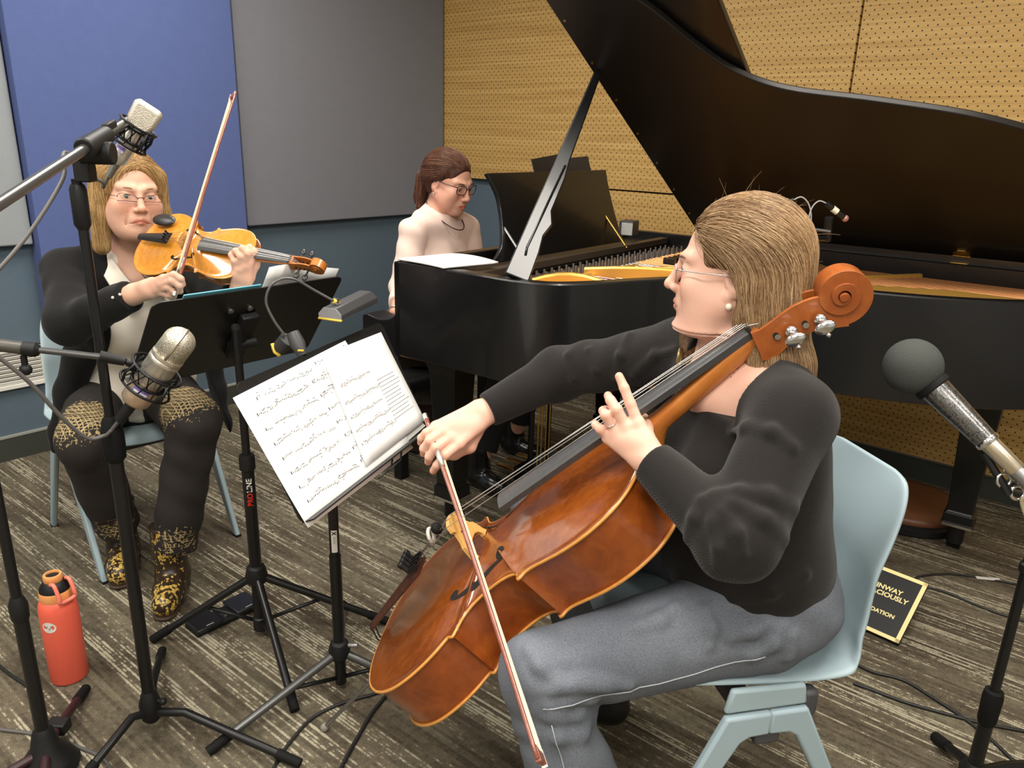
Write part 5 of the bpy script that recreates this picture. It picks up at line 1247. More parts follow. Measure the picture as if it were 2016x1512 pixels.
    ca += [s_cap(NB+f_*.015-A(0, 0, .0), A(0, 0, 1), .074, .3, .004), s_cap(wrR-eo*.010, eo, .075, .2, .003), s_cap(wrL-e2*.03, e2, .075, .2, .003)]
    wc = wrinkles(43, .007, [38, 55, 72, 30]); el2 = [elL, elR, lerp(elR, shR, .35), lerp(elR, wrR, .4)]
    def disp(P):
        wgt = sum(np.exp(-((P-c)**2).sum(1)/(2*.06**2)) for c in el2); return wc(P)*(0.35+.8*np.minimum(wgt, 1.2))
    km = knit('black_cardigan_knit', (0.007, 0.0065, 0.0065), 150.0, amt=0.2, lo=0.7, sheen=0.08)
    cd = sdf_obj('cardigan', ca, .0042, km, root, 'black open cardigan', disp=disp)
    for q in (onto(ca, 222, 586, .001, disp, 1.2), onto(ca, 236, 580, .001, disp, 1.2)): MB().sphere(q, .0042, 10).build('cuff_button', plain('pearl_button', (0.6, 0.58, 0.54), 0.25), cd, smooth=180)
    # trousers: dark tweed with gold plaid over the knees and hems
    m, nt, b = newmat('dark_tweed_plaid')
    msk = nd(nt, 'ShaderNodeSeparateColor', {0: nd(nt, 'ShaderNodeAttribute', attribute_name='tint').outputs[0]}).outputs[0]
    oc = objco(nt, rot=(0.25, 0.1, math.radians(44)))
    s3 = nd(nt, 'ShaderNodeSeparateXYZ', {0: nd(nt, 'ShaderNodeVectorMath', {0: oc, 1: nd(nt, 'ShaderNodeVectorMath', {0: nd(nt, 'ShaderNodeTexNoise', {'Vector': oc, 'Scale': 30.0}).outputs[1], 1: (0.008, 0.008, 0.008)}, operation='MULTIPLY').outputs[0]}).outputs[0]})
    def lines(c, pitch, wd): return math_(nt, 'LESS_THAN', math_(nt, 'FRACT', math_(nt, 'DIVIDE', c, pitch)), wd)
    g = math_(nt, 'MAXIMUM', math_(nt, 'MAXIMUM', lines(s3.outputs[0], .0088, .22), lines(s3.outputs[1], .0105, .20)), lines(s3.outputs[2], .0088, .22))
    brk = nd(nt, 'ShaderNodeTexNoise', {'Vector': oc, 'Scale': 95.0, 'Detail': 2.0}).outputs[0]
    g = math_(nt, 'MULTIPLY', g, math_(nt, 'GREATER_THAN', math_(nt, 'ADD', brk, math_(nt, 'MULTIPLY', msk, .62)), 0.80))
    tw = nd(nt, 'ShaderNodeTexNoise', {'Vector': nd(nt, 'ShaderNodeVectorMath', {0: oc, 1: (1, 1, .25)}, operation='MULTIPLY').outputs[0], 'Scale': 420.0}).outputs[0]
    nt.links.new(mixc(nt, g, mixc(nt, tw, (0.007, 0.0055, 0.005), (0.024, 0.018, 0.015)), (0.40, 0.30, 0.14)), b.inputs['Base Color']); b.inputs['Roughness'].default_value = 0.85; bump(nt, b, tw, 0.3)
    tr = [s_ell(lerp(PEL, NB, .0), (.190, .140, .11), TR, .04), s_ell(lerp(PEL, NB, -.10), (.185, .155, .085), TR, .05)]
    for h_, k_, a_ in ((hipR, kneeR, ankR), (hipL, kneeL, ankL)):
        tr += [s_cone(h_, k_, .094, .078, .05), s_cone(k_, lerp(k_, a_, .93), .074, .064, .02), s_cap(lerp(k_, a_, .87), unit(a_-k_), .13, .14, .004), s_cone(k_+unit(h_-k_)*.05-A(0, 0, .06), lerp(k_, a_, .6), .055, .055, .03)]
    wt = wrinkles(47, .006, [50, 75, 35]); tn = []
    for k_, h_, a_ in ((kneeR, hipR, ankR), (kneeL, hipL, ankL)): tn += [(near(lerp(k_, h_, .12)+A(.01, -.03, .05), .115, .5), (1, 1, 1)), (near(lerp(k_, a_, .78)+A(.02, -.04, 0), .085, .6), (.55, .55, .55))]
    sdf_obj('trousers', tr, .0042, m, root, 'dark tweed trousers with gold plaid at the knees', disp=wt, tints=tn, base=(0, 0, 0))
    # ankle boots, brown with a gold pattern
    m, nt, b = newmat('brown_gold_boot')
    v = nd(nt, 'ShaderNodeTexVoronoi', {'Vector': objco(nt, (1, 1, .7)), 'Scale': 95.0}, feature='DISTANCE_TO_EDGE').outputs[0]; n2 = nd(nt, 'ShaderNodeTexNoise', {'Vector': objco(nt), 'Scale': 90.0, 'Detail': 3.0}).outputs[0]
    msk = nd(nt, 'ShaderNodeSeparateColor', {0: nd(nt, 'ShaderNodeAttribute', attribute_name='tint').outputs[0]}).outputs[0]
    gg = math_(nt, 'MULTIPLY', math_(nt, 'GREATER_THAN', math_(nt, 'ADD', n2, math_(nt, 'MULTIPLY', msk, .15)), .645), math_(nt, 'GREATER_THAN', v, .04))
    nt.links.new(mixc(nt, gg, (0.030, 0.017, 0.010), (0.62, 0.42, 0.09)), b.inputs['Base Color']); b.inputs['Roughness'].default_value = 0.35
    sole = plain('boot_sole', (0.05, 0.032, 0.02), 0.6)
    for a_, d in ((ankR, unit(A(.35, -.94, 0))), (ankL, unit(A(.22, -.97, 0)))):
        f0 = A(a_[0], a_[1], 0)
        sh = [s_cone(f0+A(0, 0, .24)+d*.0, f0+A(0, 0, .06), .052, .046, .02), s_cone(f0+A(0, 0, .055)-d*.02, f0+d*.135+A(0, 0, .040), .044, .036, .03), s_ell(f0+d*.07+A(0, 0, .035), (.046, .046, .035), None, .03), ('-', .002, lambda P: P[:, 2]-.012, f0-.3, f0+A(.3, .3, .014)), s_cap(f0+A(0, 0, .235), A(0, 0, 1), .1, .1)]
        bt = sdf_obj('boot', sh, .004, m, root, 'brown boot with a gold pattern', tints=[(near(f0+d*(.05+.025*q)+A(0, 0, .20-.045*q), .056, .5), (1, 1, 1)) for q in range(5)], base=(0, 0, 0))
        so = [s_cone(f0-d*.022+A(0, 0, .03), f0+d*.140+A(0, 0, .03), .048, .040, .01), ('-', .001, lambda P: P[:, 2]-.0008, f0-.3, f0+A(.3, .3, .0012)), ('-', .001, lambda P: .014-P[:, 2], f0+A(-.3, -.3, .012), f0+A(.3, .3, .2))]
        sdf_obj('sole', so, .004, sole, bt)
    # hair: straight, dark blonde, to the collar, tucked off the forehead
    Rh = H[:3, :3]; T = lambda x, y, z: tf(H, (x, y, z))
    hp = [s_ell(T(0, -.020, .042), (.085, .102, .083), Rh, .02), s_ell(T(0, -.050, -.02), (.090, .070, .11), Rh, .04)]
    for s in (-1, 1):
        hp += [s_cone(T(s*.072, .026, .050), T(s*.083, .010, -.06), .018, .021, .03), s_cone(T(s*.083, .010, -.06), T(s*.082, .010, -.150 if s > 0 else -.10), .023, .020 if s > 0 else .012, .02)]
    hp += [s_ell(T(0, -.075, -.10), (.080, .045, .07), Rh, .04)]
    cut = [s_ell(T(0, .105, -.020), (.064, .095, .094), Rh, .012, '-')]
    hm = massmat('blonde_hair_mass', (0.14, 0.068, 0.022), (0.33, 0.185, 0.070))
    base = sdf_obj('hair', hp+cut, .004, hm, root, 'dark blonde collar-length hair', disp=wrinkles(51, .003, [90, 130, 60]))
    rt, bk = H[:3, 0], -H[:3, 1]
    def flow(P, t):
        q = (P - H[:3, 3]) @ Rh; topw = np.clip((q[:, 2]-.02)/.08, 0, 1)[:, None]
        return bk*(.55*topw) + A(0, 0, -1)*(1.0-.35*topw) + rt*np.sign(q[:, :1]+.012)*(.75*topw)
    cm = hairmat('blonde_hair_strands', (0.16, 0.075, 0.024), (0.42, 0.25, 0.095), (0.66, 0.46, 0.22)); pr = hp+cut
    ok = lambda d: (d[:, 2] > -.5) & ~((d[:, 1] > .35) & (d[:, 2] < .58) & (np.abs(d[:, 0]) < .62))
    ro = scalp(H, pr, 6500, ok, 15); S = grow(pr, ro, flow, 26, .0125, .004, .07, 16)
    r = np.random.default_rng(18); L = r.integers(17, 27, len(S)); hair_obj('hair_strands', base, cm, [s[:l] for s, l in zip(S, L)], .00036)
    return root
violinist()
# ------------------------------------------------------------------ the pianist
def pianist():
    U_, W_ = PFR[:3, 0], PFR[:3, 1]; fwd = U_.copy(); right = np.cross(fwd, A(0, 0, 1))
    hc = at(884, 358, 3.16); H = look((.80, -.58, -.30), up=(.10, -.07, 1), o=hc)
    shR, shL = at(812, 455, 3.06), at(921, 449, 3.33); NB = lerp(shR, shL, .5) + A(0, 0, .060) - fwd*.01; PEL = A(NB[0], NB[1], 0)-fwd*.10+A(0, 0, .565)
    elR, wrR = at(796, 565, 3.02), at(781, 612, 2.86); elL = at(934, 545, 3.36); wrL = tf(PFR, (-.08, .62, .79))
    hipR, hipL = PEL+right*.09-A(0, 0, .02), PEL-right*.09-A(0, 0, .02)
    kneeR, kneeL = tf(PFR, (.02, .40, .535)), tf(PFR, (.0, .66, .535)); ankR, ankL = tf(PFR, (-.06, .33, .10)), tf(PFR, (-.16, .70, .10))
    root = thing('person', 'woman in pale pink top and glasses playing the piano', 'person', (PEL[0], PEL[1], 0))
    mR = [wrR+fwd*.075+W_*(.030-.018*i)-A(0, 0, .002) for i in range(4)]; mR = [m for m in mR]
    mk = lambda ms, s: [[m+fwd*.034+A(0, 0, .004), m+fwd*.052-A(0, 0, .014), m+fwd*.056-A(0, 0, .032)] for m in ms]
    tR = [wrR+W_*.015, wrR+fwd*.04+W_*.045-A(0, 0, .012), wrR+fwd*.075+W_*.055-A(0, 0, .025)]
    hR = hand(wrR, mR, mk(mR, 1), tR, 1.0)
    mL = [wrL+fwd*.075-W_*(.030-.018*i) for i in range(4)]; tL = [wrL-W_*.015, wrL+fwd*.04-W_*.045-A(0, 0, .012), wrL+fwd*.075-W_*.055-A(0, 0, .025)]
    hL = hand(wrL, mL, mk(mL, 1), tL, 1.0)
    tp, TR = torso(PEL, NB, right, fwd, -.012, .028, .0)
    arms = limb(shL-A(0, 0, .012), elL, wrL, .040, .038, .036, .026) + limb(shR-A(0, 0, .012), elR, wrR, .040, .038, .036, .026)
    legs = limb(hipL, kneeL, ankL, .076, .055, .050, .040) + limb(hipR, kneeR, ankR, .076, .055, .050, .040)
    neck = [s_cone(tf(H, (0, -.026, -.055)), NB+A(.0, .0, -.005), .043, .050, .03), s_cone(NB, shL-A(0, 0, .01), .046, .034, .05), s_cone(NB, shR-A(0, 0, .01), .046, .034, .05)]
    body = head_prims(H, .97, 0, 0, 1.0) + neck + tp + arms + legs + hL + hR
    sdf_obj('body', body, .0032, skinmat('skin_pianist', (0.64, 0.34, 0.245)), root, tints=head_tints(H, (0.84, 0.42, 0.42)))
    face_parts(root, H, None, iris=(0.05, 0.03, 0.02), gaze=(-.05, 1, -.30), brow=(0.06, 0.03, 0.02))
    glasses(root, H, plain('dark_rim', (0.025, 0.014, 0.012), 0.3), w=.048, h=.036, r=.0018, z=.001, label='dark framed glasses')
    up = TR[:, 2]; f_ = TR[:, 1]; r_ = TR[:, 0]
    tb, _ = torso(PEL, NB, right, fwd, .008, .032, .01, low=False)
    e1, e2 = unit(wrR-elR), unit(wrL-elL)
    bl = tb + [s_ell(lerp(PEL, NB, .06), (.185, .145, .12), TR, .05), s_cone(NB-A(0, 0, .005), shL, .058, .052, .05), s_cone(NB-A(0, 0, .005), shR, .058, .052, .05)]
    bl += [s_cone(shR-A(0, 0, .015), elR, .056, .055, .010), s_cone(elR, wrR, .054, .036, .03), s_cone(shL-A(0, 0, .015), elL, .056, .055, .010), s_cone(elL, wrL, .054, .036, .03)]
    bl0 = list(bl); cp, cn = NB+f_*.014+A(0, 0, .012), unit(A(0, 0, 1)+f_*.30); bl += [s_cap(NB+f_*.014+A(0, 0, .012), unit(A(0, 0, 1)+f_*.30), .060, .3, .004), s_cap(wrR-e1*.045, e1, .07, .2, .003), s_cap(wrL-e2*.03, e2, .07, .2, .003)]
    w1 = wrinkles(61, .0065, [40, 58, 76], [(.2, .2, 1), (.8, .3, .7), (.6, .6, 1)])
    bl_ = None; km = knit('blush_knit', (0.84, 0.635, 0.55), 150.0, amt=0.15, lo=0.92, sheen=0.2)
    top = sdf_obj('top', bl, .0045, km, root, 'pale blush pink long-sleeved top', disp=w1)
    x1 = unit(np.cross(cn, A(1, 0, 0))); x2 = np.cross(cn, x1); rim_ = []
    for a in np.linspace(0, 2*PI, 41):
        P = (cp + .061*(math.cos(a)*x1+math.sin(a)*x2) + cn*.10)[None]
        for _ in range(60): P = P - cn*np.clip(sdf_eval(bl0, P)+w1(P), -.01, .02)[:, None]*.7
        rim_.append(P[0])
    MB().tube(rim_, .0042, 8, caps=False).build('neckband', km, top, smooth=180)
    # cord necklace, bracelet
    pts = [NB+r_*.066*math.sin(a)+f_*(.030+.088*math.cos(a))-A(0, 0, .050*(1+math.cos(a))/2-.045*(1-math.cos(a))/2-.020) for a in np.linspace(-2.3, 2.3, 30)]
    MB().tube(pts, .0024, 6).build('necklace', plain('dark_cord', (0.03, 0.016, 0.012), 0.5), root, smooth=180)
    wc = wrR+e1*.012; x1 = unit(np.cross(e1, A(0, 0, 1))); x2 = np.cross(e1, x1)
    MB().tube([wc+.030*(math.cos(a)*x1+math.sin(a)*x2) for a in np.linspace(0, 2*PI, 20)], .003, 6, caps=False).build('bracelet', plain('silver_bracelet', (0.75, 0.73, 0.70), 0.25, 0.9), root, smooth=180)
    tr = [s_ell(lerp(PEL, NB, .0), (.185, .140, .11), TR, .04), s_ell(lerp(PEL, NB, -.10), (.180, .150, .085), TR, .05)]
    for h_, k_, a_ in ((hipR, kneeR, ankR), (hipL, kneeL, ankL)): tr += [s_cone(h_, k_, .088, .068, .05), s_cone(k_, lerp(k_, a_, .86), .064, .060, .02), s_cap(lerp(k_, a_, .82), unit(a_-k_), .13, .14, .004)]
    sdf_obj('trousers', tr, .006, plain('black_trousers', (0.012, 0.012, 0.013), 0.8, noise=.2), root, 'black trousers', disp=wrinkles(63, .005, [45, 70]))
    bm = plain('black_boot', (0.010, 0.010, 0.011), 0.22)
    for a_, d in ((ankR, unit(fwd+W_*-.15)), (ankL, unit(fwd+W_*.2))):
        f0 = A(a_[0], a_[1], 0)
        sh = [s_cone(f0+A(0, 0, .17), f0+A(0, 0, .06), .050, .046, .02), s_cone(f0+A(0, 0, .050)-d*.02, f0+d*.15+A(0, 0, .034), .042, .032, .03), s_ell(f0+d*.08+A(0, 0, .035), (.044, .044, .034), None, .03), ('-', .002, lambda P: P[:, 2]-.0008, f0-.3, f0+A(.3, .3, .0012))]
        sdf_obj('boot', sh, .0045, bm, root, 'shiny black ankle boot')
    # hair: dark auburn, drawn back into a low tail
    Rh = H[:3, :3]; T = lambda x, y, z: tf(H, (x, y, z))
    hp = [s_ell(T(0, -.020, .042), (.081, .100, .081), Rh, .02), s_ell(T(0, -.055, .0), (.080, .062, .075), Rh, .04), s_cone(T(0, -.10, -.02), T(.0, -.125, -.030), .030, .026, .02), s_cone(T(.0, -.125, -.032), T(.01, -.120, -.105), .034, .026, .015), s_cone(T(.01, -.120, -.105), T(.03, -.100, -.140), .024, .010, .015)]
    cut = [s_ell(T(0, .103, -.022), (.068, .092, .092), Rh, .010, '-'), s_ell(T(.088, .005, -.035), (.030, .055, .040), Rh, .012, '-'), s_ell(T(-.088, .005, -.035), (.030, .055, .040), Rh, .012, '-')]
    hm = massmat('auburn_hair_mass', (0.030, 0.012, 0.008), (0.085, 0.034, 0.020))
    base = sdf_obj('hair', hp+cut, .004, hm, root, 'dark auburn hair drawn back into a tail', disp=wrinkles(65, .002, [120, 90]))
    tie = T(0, -.118, -.025)
    def flow(P, t):
        q = (P-H[:3, 3]) @ Rh; tail = (q[:, 1] < -.105)[:, None]
        return np.where(tail, A(0, 0, -1.0)+0*P, unit_rows(tie-P)*1.0 + (-H[:3, 1])*.5)
    cm = hairmat('auburn_hair_strands', (0.030, 0.011, 0.007), (0.095, 0.037, 0.020), (0.22, 0.10, 0.055)); pr = hp+cut
    ok = lambda d: (d[:, 2] > -.3) & ~((d[:, 1] > .30) & (d[:, 2] < .55))
    ro = scalp(H, pr, 3000, ok, 25); S = grow(pr, ro, flow, 22, .012, .003, .05, 26)
    hair_obj('hair_strands', base, cm, list(S), .0004)
    MB().sphere(T(.045, -.098, .0), .0075, 12).build('hair_clip', plain('silver_clip', (0.75, 0.74, 0.72), 0.2, 0.9), root, smooth=180)
    MB().sphere(T(.0735, -.004, -.046), .004, 10).build('stud_earring', plain('silver_stud', (0.75, 0.74, 0.72), 0.2, 0.9), root, smooth=180)
    # bench under her
    b = PEL; t = thing('piano_bench', 'black piano bench under the woman in pink, hidden behind the piano end', 'bench', (b[0], b[1], 0))
    BM = frame(PFR[:3, 0], PFR[:3, 1], (0, 0, 1), (b[0], b[1], 0))
    MB(BM).box((0, 0, .395), (.34, .62, .065)).build('cushion', plain('bench_leather', (0.012, 0.012, 0.012), 0.45), t, bevel=.015)
    for x in (-.13, .13):
        for y in (-.27, .27): MB(BM).box((x, y, .18), (.045, .045, .36)).build('leg', M_BLACK, t, bevel=.004)
def unit_rows(v): return v/(np.linalg.norm(v, axis=1)[:, None]+1e-9)
pianist()
# ================================================================== STANDS, MICROPHONES AND SMALL THINGS
def zat(X, Y, py):
    lo, hi = -.2, 2.2
    for _ in range(40):
        m = (lo+hi)/2
        if proj((X, Y, m))[1] > py: lo = m
        else: hi = m
    return (lo+hi)/2
def legs_(t, hub, tips, r, mat, foot=True, arch=.0, nm='leg'):
    out = []
    for q in tips:
        hub_, q = np.asarray(hub, float), np.asarray(q, float); mid = lerp(hub_, q, .25) + A(0, 0, arch)
        l = MB().tube([hub_, mid, q], [r*1.1, r, r], 12).build(nm, mat, t, smooth=50); out.append(l)
        if foot: d = unit(q-mid); MB().tube([q-d*.055, q+d*.004], [r*1.22, r*1.15], 12).build('rubber_foot', M_RUBBER, l, smooth=40)
    return out
M_TUBE = plain('black_tube', (0.007, 0.007, 0.0075), 0.33, spec=0.45)
M_TUBE2 = plain('grey_boom_tube', (0.10, 0.10, 0.10), 0.32, 0.6)
# ---- tall boom stand in front of the violinist
hx, hy, _ = onz(301, 1424, .02); ztop = zat(hx, hy, 352)
t = thing('microphone_stand', 'tall black boom stand standing in front of the violinist, its pole crossing her', 'microphone stand', (hx, hy, 0))
hub = A(hx, hy, .075)
MB().lathe((hx, hy, .03), (0, 0, 1), [(.014, 0), (.022, .01), (.025, .05), (.018, .075), (.014, .085)], 20).build('hub', M_BLACKP, t, smooth=40)
zc = zat(hx, hy, 858)
MB().cyl((hx, hy, .03), (hx, hy, zc), .0142, 18).build('lower_tube', M_TUBE, t)
MB().cyl((hx, hy, zc), (hx, hy, ztop), .0098, 18).build('upper_tube', M_TUBE, t)
MB().lathe((hx, hy, zc-.05), (0, 0, 1), [(.013, -.01), (.021, 0), (.023, .02), (.023, .055), (.017, .085), (.011, .095)], 20).build('clutch', M_RUBBER, t, smooth=40)
MB().lathe((hx, hy, ztop-.075), (0, 0, 1), [(.010, -.02), (.0155, -.01), (.0155, .055), (.012, .065)], 18).build('top_collar', M_BLACKP, t, smooth=40)
MB().lathe((hx, hy, zat(hx, hy, 1380)), (0, 0, 1), [(.0128, 0), (.016, .004), (.016, .022), (.0128, .026)], 18).build('collar', M_BLACKP, t, smooth=40)
k = MB(); kz = zat(hx, hy, 1378); k.cyl((hx+.012, hy, kz), (hx+.032, hy-.004, kz), .006, 10); k.sphere((hx+.034, hy-.004, kz), .0085, 12); k.build('clamp_screw', M_BLACKP, t, smooth=40)
legs_(t, hub-A(0, 0, .022), [onz(150, 1548, .012), onz(588, 1502, .012), onz(319, 1281, .012)], .0098, M_TUBE, arch=.034)
piv = A(hx, hy, ztop+.012); b0 = at(-120, 478, .98); b1 = at(252, 238, 1.66)
MB().tube([b0, b1], .0092, 16).build('boom_arm', M_TUBE2, t)
d = unit(b1-b0); pc = b0 + d*np.dot(piv-b0, d); s = unit(np.cross(d, (0, 0, 1)))
mb = MB(); mb.cyl(pc-d*.055, pc+d*.055, .019, 18, .017); mb.box(lerp(pc, piv, .6)-A(0, 0, .012), (.030, .030, .055)); mb.cyl(pc-s*.03-A(0, 0, .02), pc+s*.03-A(0, 0, .02), .021, 18); mb.build('boom_clamp', M_BLACKP, t, smooth=40, bevel=.003)
mb = MB(); mb.box(pc+d*.075+A(0, 0, .012), (.045, .014, .016), np.stack([d, s, np.cross(d, s)], 1)); mb.build('clamp_handle', M_BLACKP, t, bevel=.003)
MB().tube([at(168, 300, 1.57), at(178, 288, 1.575)], .005, 8).build('boom_end_screw', M_STEEL, t)
# ---- low boom stand at the left edge
gx, gy, _ = onz(98, 1512, .0)
t2 = thing('microphone_stand', 'black microphone stand cut by the left photo edge, with a low boom', 'microphone stand', (gx, gy, 0))
ztop2 = zat(gx, gy, 690)
MB().cyl((gx, gy, .05), (gx, gy, zat(gx, gy, 1205)), .0145, 18).build('lower_tube', M_TUBE, t2)
MB().cyl((gx, gy, .2), (gx, gy, ztop2+.04), .0105, 18).build('upper_tube', M_TUBE, t2)
MB().lathe((gx, gy, zat(gx, gy, 1215)), (0, 0, 1), [(.0137, -.01), (.0175, 0), (.0185, .03), (.012, .05)], 18).build('clutch', M_BLACKP, t2, smooth=40)
MB().lathe((gx, gy, .0), (0, 0, 1), [(.060, .0), (.063, .010), (.052, .030), (.030, .062), (.022, .10), (.0155, .112)], 28).build('base_hub', M_BLACKP, t2, smooth=50)
legs_(t2, (gx, gy, .05), [onz(168, 1357, .012), onz(-260, 1720, .012), onz(60, 1950, .012)], .0105, plain('dark_red_tube', (0.030, 0.010, 0.012), 0.4), arch=.01)
MB().box(lerp(A(gx, gy, .05), onz(168, 1357, .012), .30)+A(0, 0, .012), (.045, .035, .028)).build('leg_clamp', M_BLACKP, t2, bevel=.004)
c0 = A(gx, gy, ztop2+.0); c1 = at(3, 680, 1.40); c2 = at(66, 688, 1.405); c3 = at(205, 703, 1.43); c4 = at(246, 711, 1.445)
MB().tube([c0 - (c2-c0)*.0, c1, c2], .0125, 16).build('boom_sleeve', plain('warm_grey_tube', (0.085, 0.080, 0.070), 0.4, 0.3), t2)
MB().tube([c2, c3], .0062, 14).build('boom_rod', M_TUBE2, t2)
MB().lathe(c2, unit(c3-c2), [(.014, -.018), (.0145, .004), (.009, .010)], 18).build('boom_collar', M_BLACKP, t2, smooth=40)
MB().tube([c3-unit(c4-c3)*.008, c4], [.0115, .0095], 16).build('boom_end', M_BLACKP, t2, smooth=40)
mb = MB(); q = at(46, 700, 1.402); mb.cyl(q, q-A(0, 0, .022), .006, 10); mb.sphere(q-A(0, 0, .028), .0115, 12); mb.build('wing_knob', M_BLACKP, t2, smooth=50)
# ---- condenser microphones in spider mounts
M_NICKEL = plain('satin_nickel', (0.74, 0.68, 0.58), 0.32, 0.85)
def meshmat(name, pitch, col):
    m, nt, b = newmat(name); a = nd(nt, 'ShaderNodeTexVoronoi', {'Vector': objco(nt), 'Scale': pitch}).outputs[0]
    nt.links.new(ramp(nt, a, [(0.25, tuple(x*.22 for x in col)), (0.42, col)]), b.inputs['Base Color']); b.inputs['Metallic'].default_value = 0.7; b.inputs['Roughness'].default_value = 0.4; bump(nt, b, a, 0.6, .001); return m
M_GRILLE = meshmat('mic_grille', 330.0, (0.76, 0.72, 0.62))
def spider(parent, c, ax, r, mat):
    """two rings joined by elastic cords"""
    ax = unit(ax); x = unit(np.cross(ax, (0, 0, 1))); y = np.cross(ax, x); P = lambda a, rr, h: c + ax*h + rr*(math.cos(a)*x + math.sin(a)*y)
    m = parent
    for rr, h in ((r*1.75, -.022), (r*1.75, .022), (r*1.12, -.014), (r*1.12, .014)):
        MB().tube([P(a, rr, h) for a in np.linspace(0, 2*PI, 25)], .0028 if rr > r*1.3 else .0034, 8, caps=False).build('ring', mat, m, smooth=180)
    cord = MB()
    for i in range(12):
        a = 2*PI*i/12; b = a+PI/12; cord.tube([P(a, r*1.75, .022), P(b, r*1.14, -.012)], .0014, 5); cord.tube([P(a, r*1.75, -.022), P(b, r*1.14, .012)], .0014, 5)
    cord.build('elastic_cord', M_RUBBER, m, smooth=180)
    for i in range(4):
        a = 2*PI*(i+.5)/4; MB().tube([P(a, r*1.75, -.022), P(a, r*2.0, 0), P(a, r*1.75, .022)], .0030, 8).build('strut', mat, m, smooth=180)
M_PURPLE = plain('purple_sticker', (0.20, 0.14, 0.46), 0.5); M_STICK = plain('sticker_white', (0.72, 0.70, 0.66), 0.5)
def sticker(parent, c, ax, rad, view, w, h):
    ax = unit(ax); v = unit(np.asarray(view)-ax*np.dot(view, ax)); s = np.cross(ax, v); c = np.asarray(c, float)
    def patch(w_, h0, h1, rr): 
        return [[c + ax*hh + rr*(math.cos(a)*v + math.sin(a)*s) for a in np.linspace(-w_/rr/2, w_/rr/2, 10)] for hh in (h0, h1)]
    o = MB().grid(patch(w, -h/2, h/2, rad+.0005)).build('property_sticker', M_PURPLE, parent, smooth=180, label='purple and white property sticker')
    MB().grid(patch(w*.86, -h*.42, -h*.02, rad+.0009)).build('sticker_field', M_STICK, o, smooth=180)
    for i, (a, b_) in enumerate(((.30, -.10), (.55, -.22), (.40, -.33))): MB().grid(patch(w*a, h*(b_-.025), h*(b_+.025), rad+.0012)).build('printed_line', M_PURPLE, o, smooth=180)
# top microphone: flat rectangular head
a0, a1 = at(234, 314, 1.655), at(280, 236, 1.665); K1 = .76; ax = unit(a1-a0); vw = -unit(lerp(a0, a1, .5)-A(0, 0, HC))
m1 = thing('condenser_microphone', 'silver condenser microphone with a flat square head, hung over the violinist', 'microphone', a0)
MB().lathe(a0, ax, [(r_*K1, h_*K1) for r_, h_ in [(.014, -.012), (.020, -.004), (.0235, .010), (.0245, .060), (.0235, .085), (.0235, .097), (.021, .101)]], 28).build('body', plain('mic_silver', (0.76, 0.73, 0.66), 0.30, 0.75), m1, smooth=40)
xh = unit(np.cross(ax, vw)); yh = np.cross(xh, ax); FRM = frame(xh, ax, np.cross(xh, ax), a0+ax*.098*K1)
hd = [(-.024, .0), (.024, .0)] + [(.031*1.0, .022), (.033, .058)] + [(.033-.012+.012*math.cos(q), .060+.012*math.sin(q)) for q in np.linspace(0, PI/2, 6)] + [(-.033+.012-.012*math.sin(q), .060+.012*math.cos(q)) for q in np.linspace(0, PI/2, 6)] + [(-.033, .058), (-.031, .022)]
hd = [(x*K1*1.08, y*K1) for x, y in hd]; MB(FRM).prism(hd, -.019*K1, .019*K1).build('head_grille', meshmat('fine_grille', 600.0, (0.80, 0.74, 0.62)), m1, bevel=.006, seg=3)
P = [A(x, y, .0) for x, y in hd]; MB(FRM).tube(P+P[:1], .0022, 6, caps=False).build('head_band', M_NICKEL, m1, smooth=180)
MB().lathe(a0+ax*.094*K1, ax, [(.0242*K1, 0), (.0255*K1, .003), (.0242*K1, .008)], 26).build('neck_ring', M_NICKEL, m1, smooth=40)
spider(m1, a0+ax*.078*K1, ax, .021, M_BLACK); sticker(m1, a0+ax*.030*K1, ax, .0245*K1, vw*.9-xh*.35, .018, .014)
xl = a0 - ax*.009; MB().tube([xl, xl-ax*.034], [.0080, .0070], 14).build('cable_plug', plain('plug_grey', (0.25, 0.25, 0.24), 0.35, 0.8), m1)
MB().tube([b1-d*.01, lerp(b1, a0+ax*.050, .55), a0+ax*.050-unit(np.cross(ax, vw))*.040], .006, 10).build('mount_arm', M_BLACK, m1, smooth=180)
def cable(name, label, pts, r, mat, parent=None, n=10):
    o = MB().tube(catmull(pts, n), r, 8).build(name, mat, parent, smooth=180)
    if parent is None: tag(o, label, 'cable')
    return o
M_CABLE = plain('black_cable', (0.012, 0.012, 0.012), 0.5); M_CABLE2 = plain('grey_cable', (0.10, 0.095, 0.09), 0.5)
e = xl-ax*.034
cable('microphone_cable', 'dark cable looping from the top microphone back along its boom', [e, e-ax*.02-A(.002, 0, .004), at(204, 360, 1.64), at(178, 345, 1.62), at(160, 318, 1.59), at(130, 300, 1.535), at(124, 312, 1.50), at(126, 345, 1.48), at(100, 395, 1.44), at(60, 455, 1.40), at(20, 505, 1.36), at(-30, 560, 1.32)], .0037, M_CABLE2)
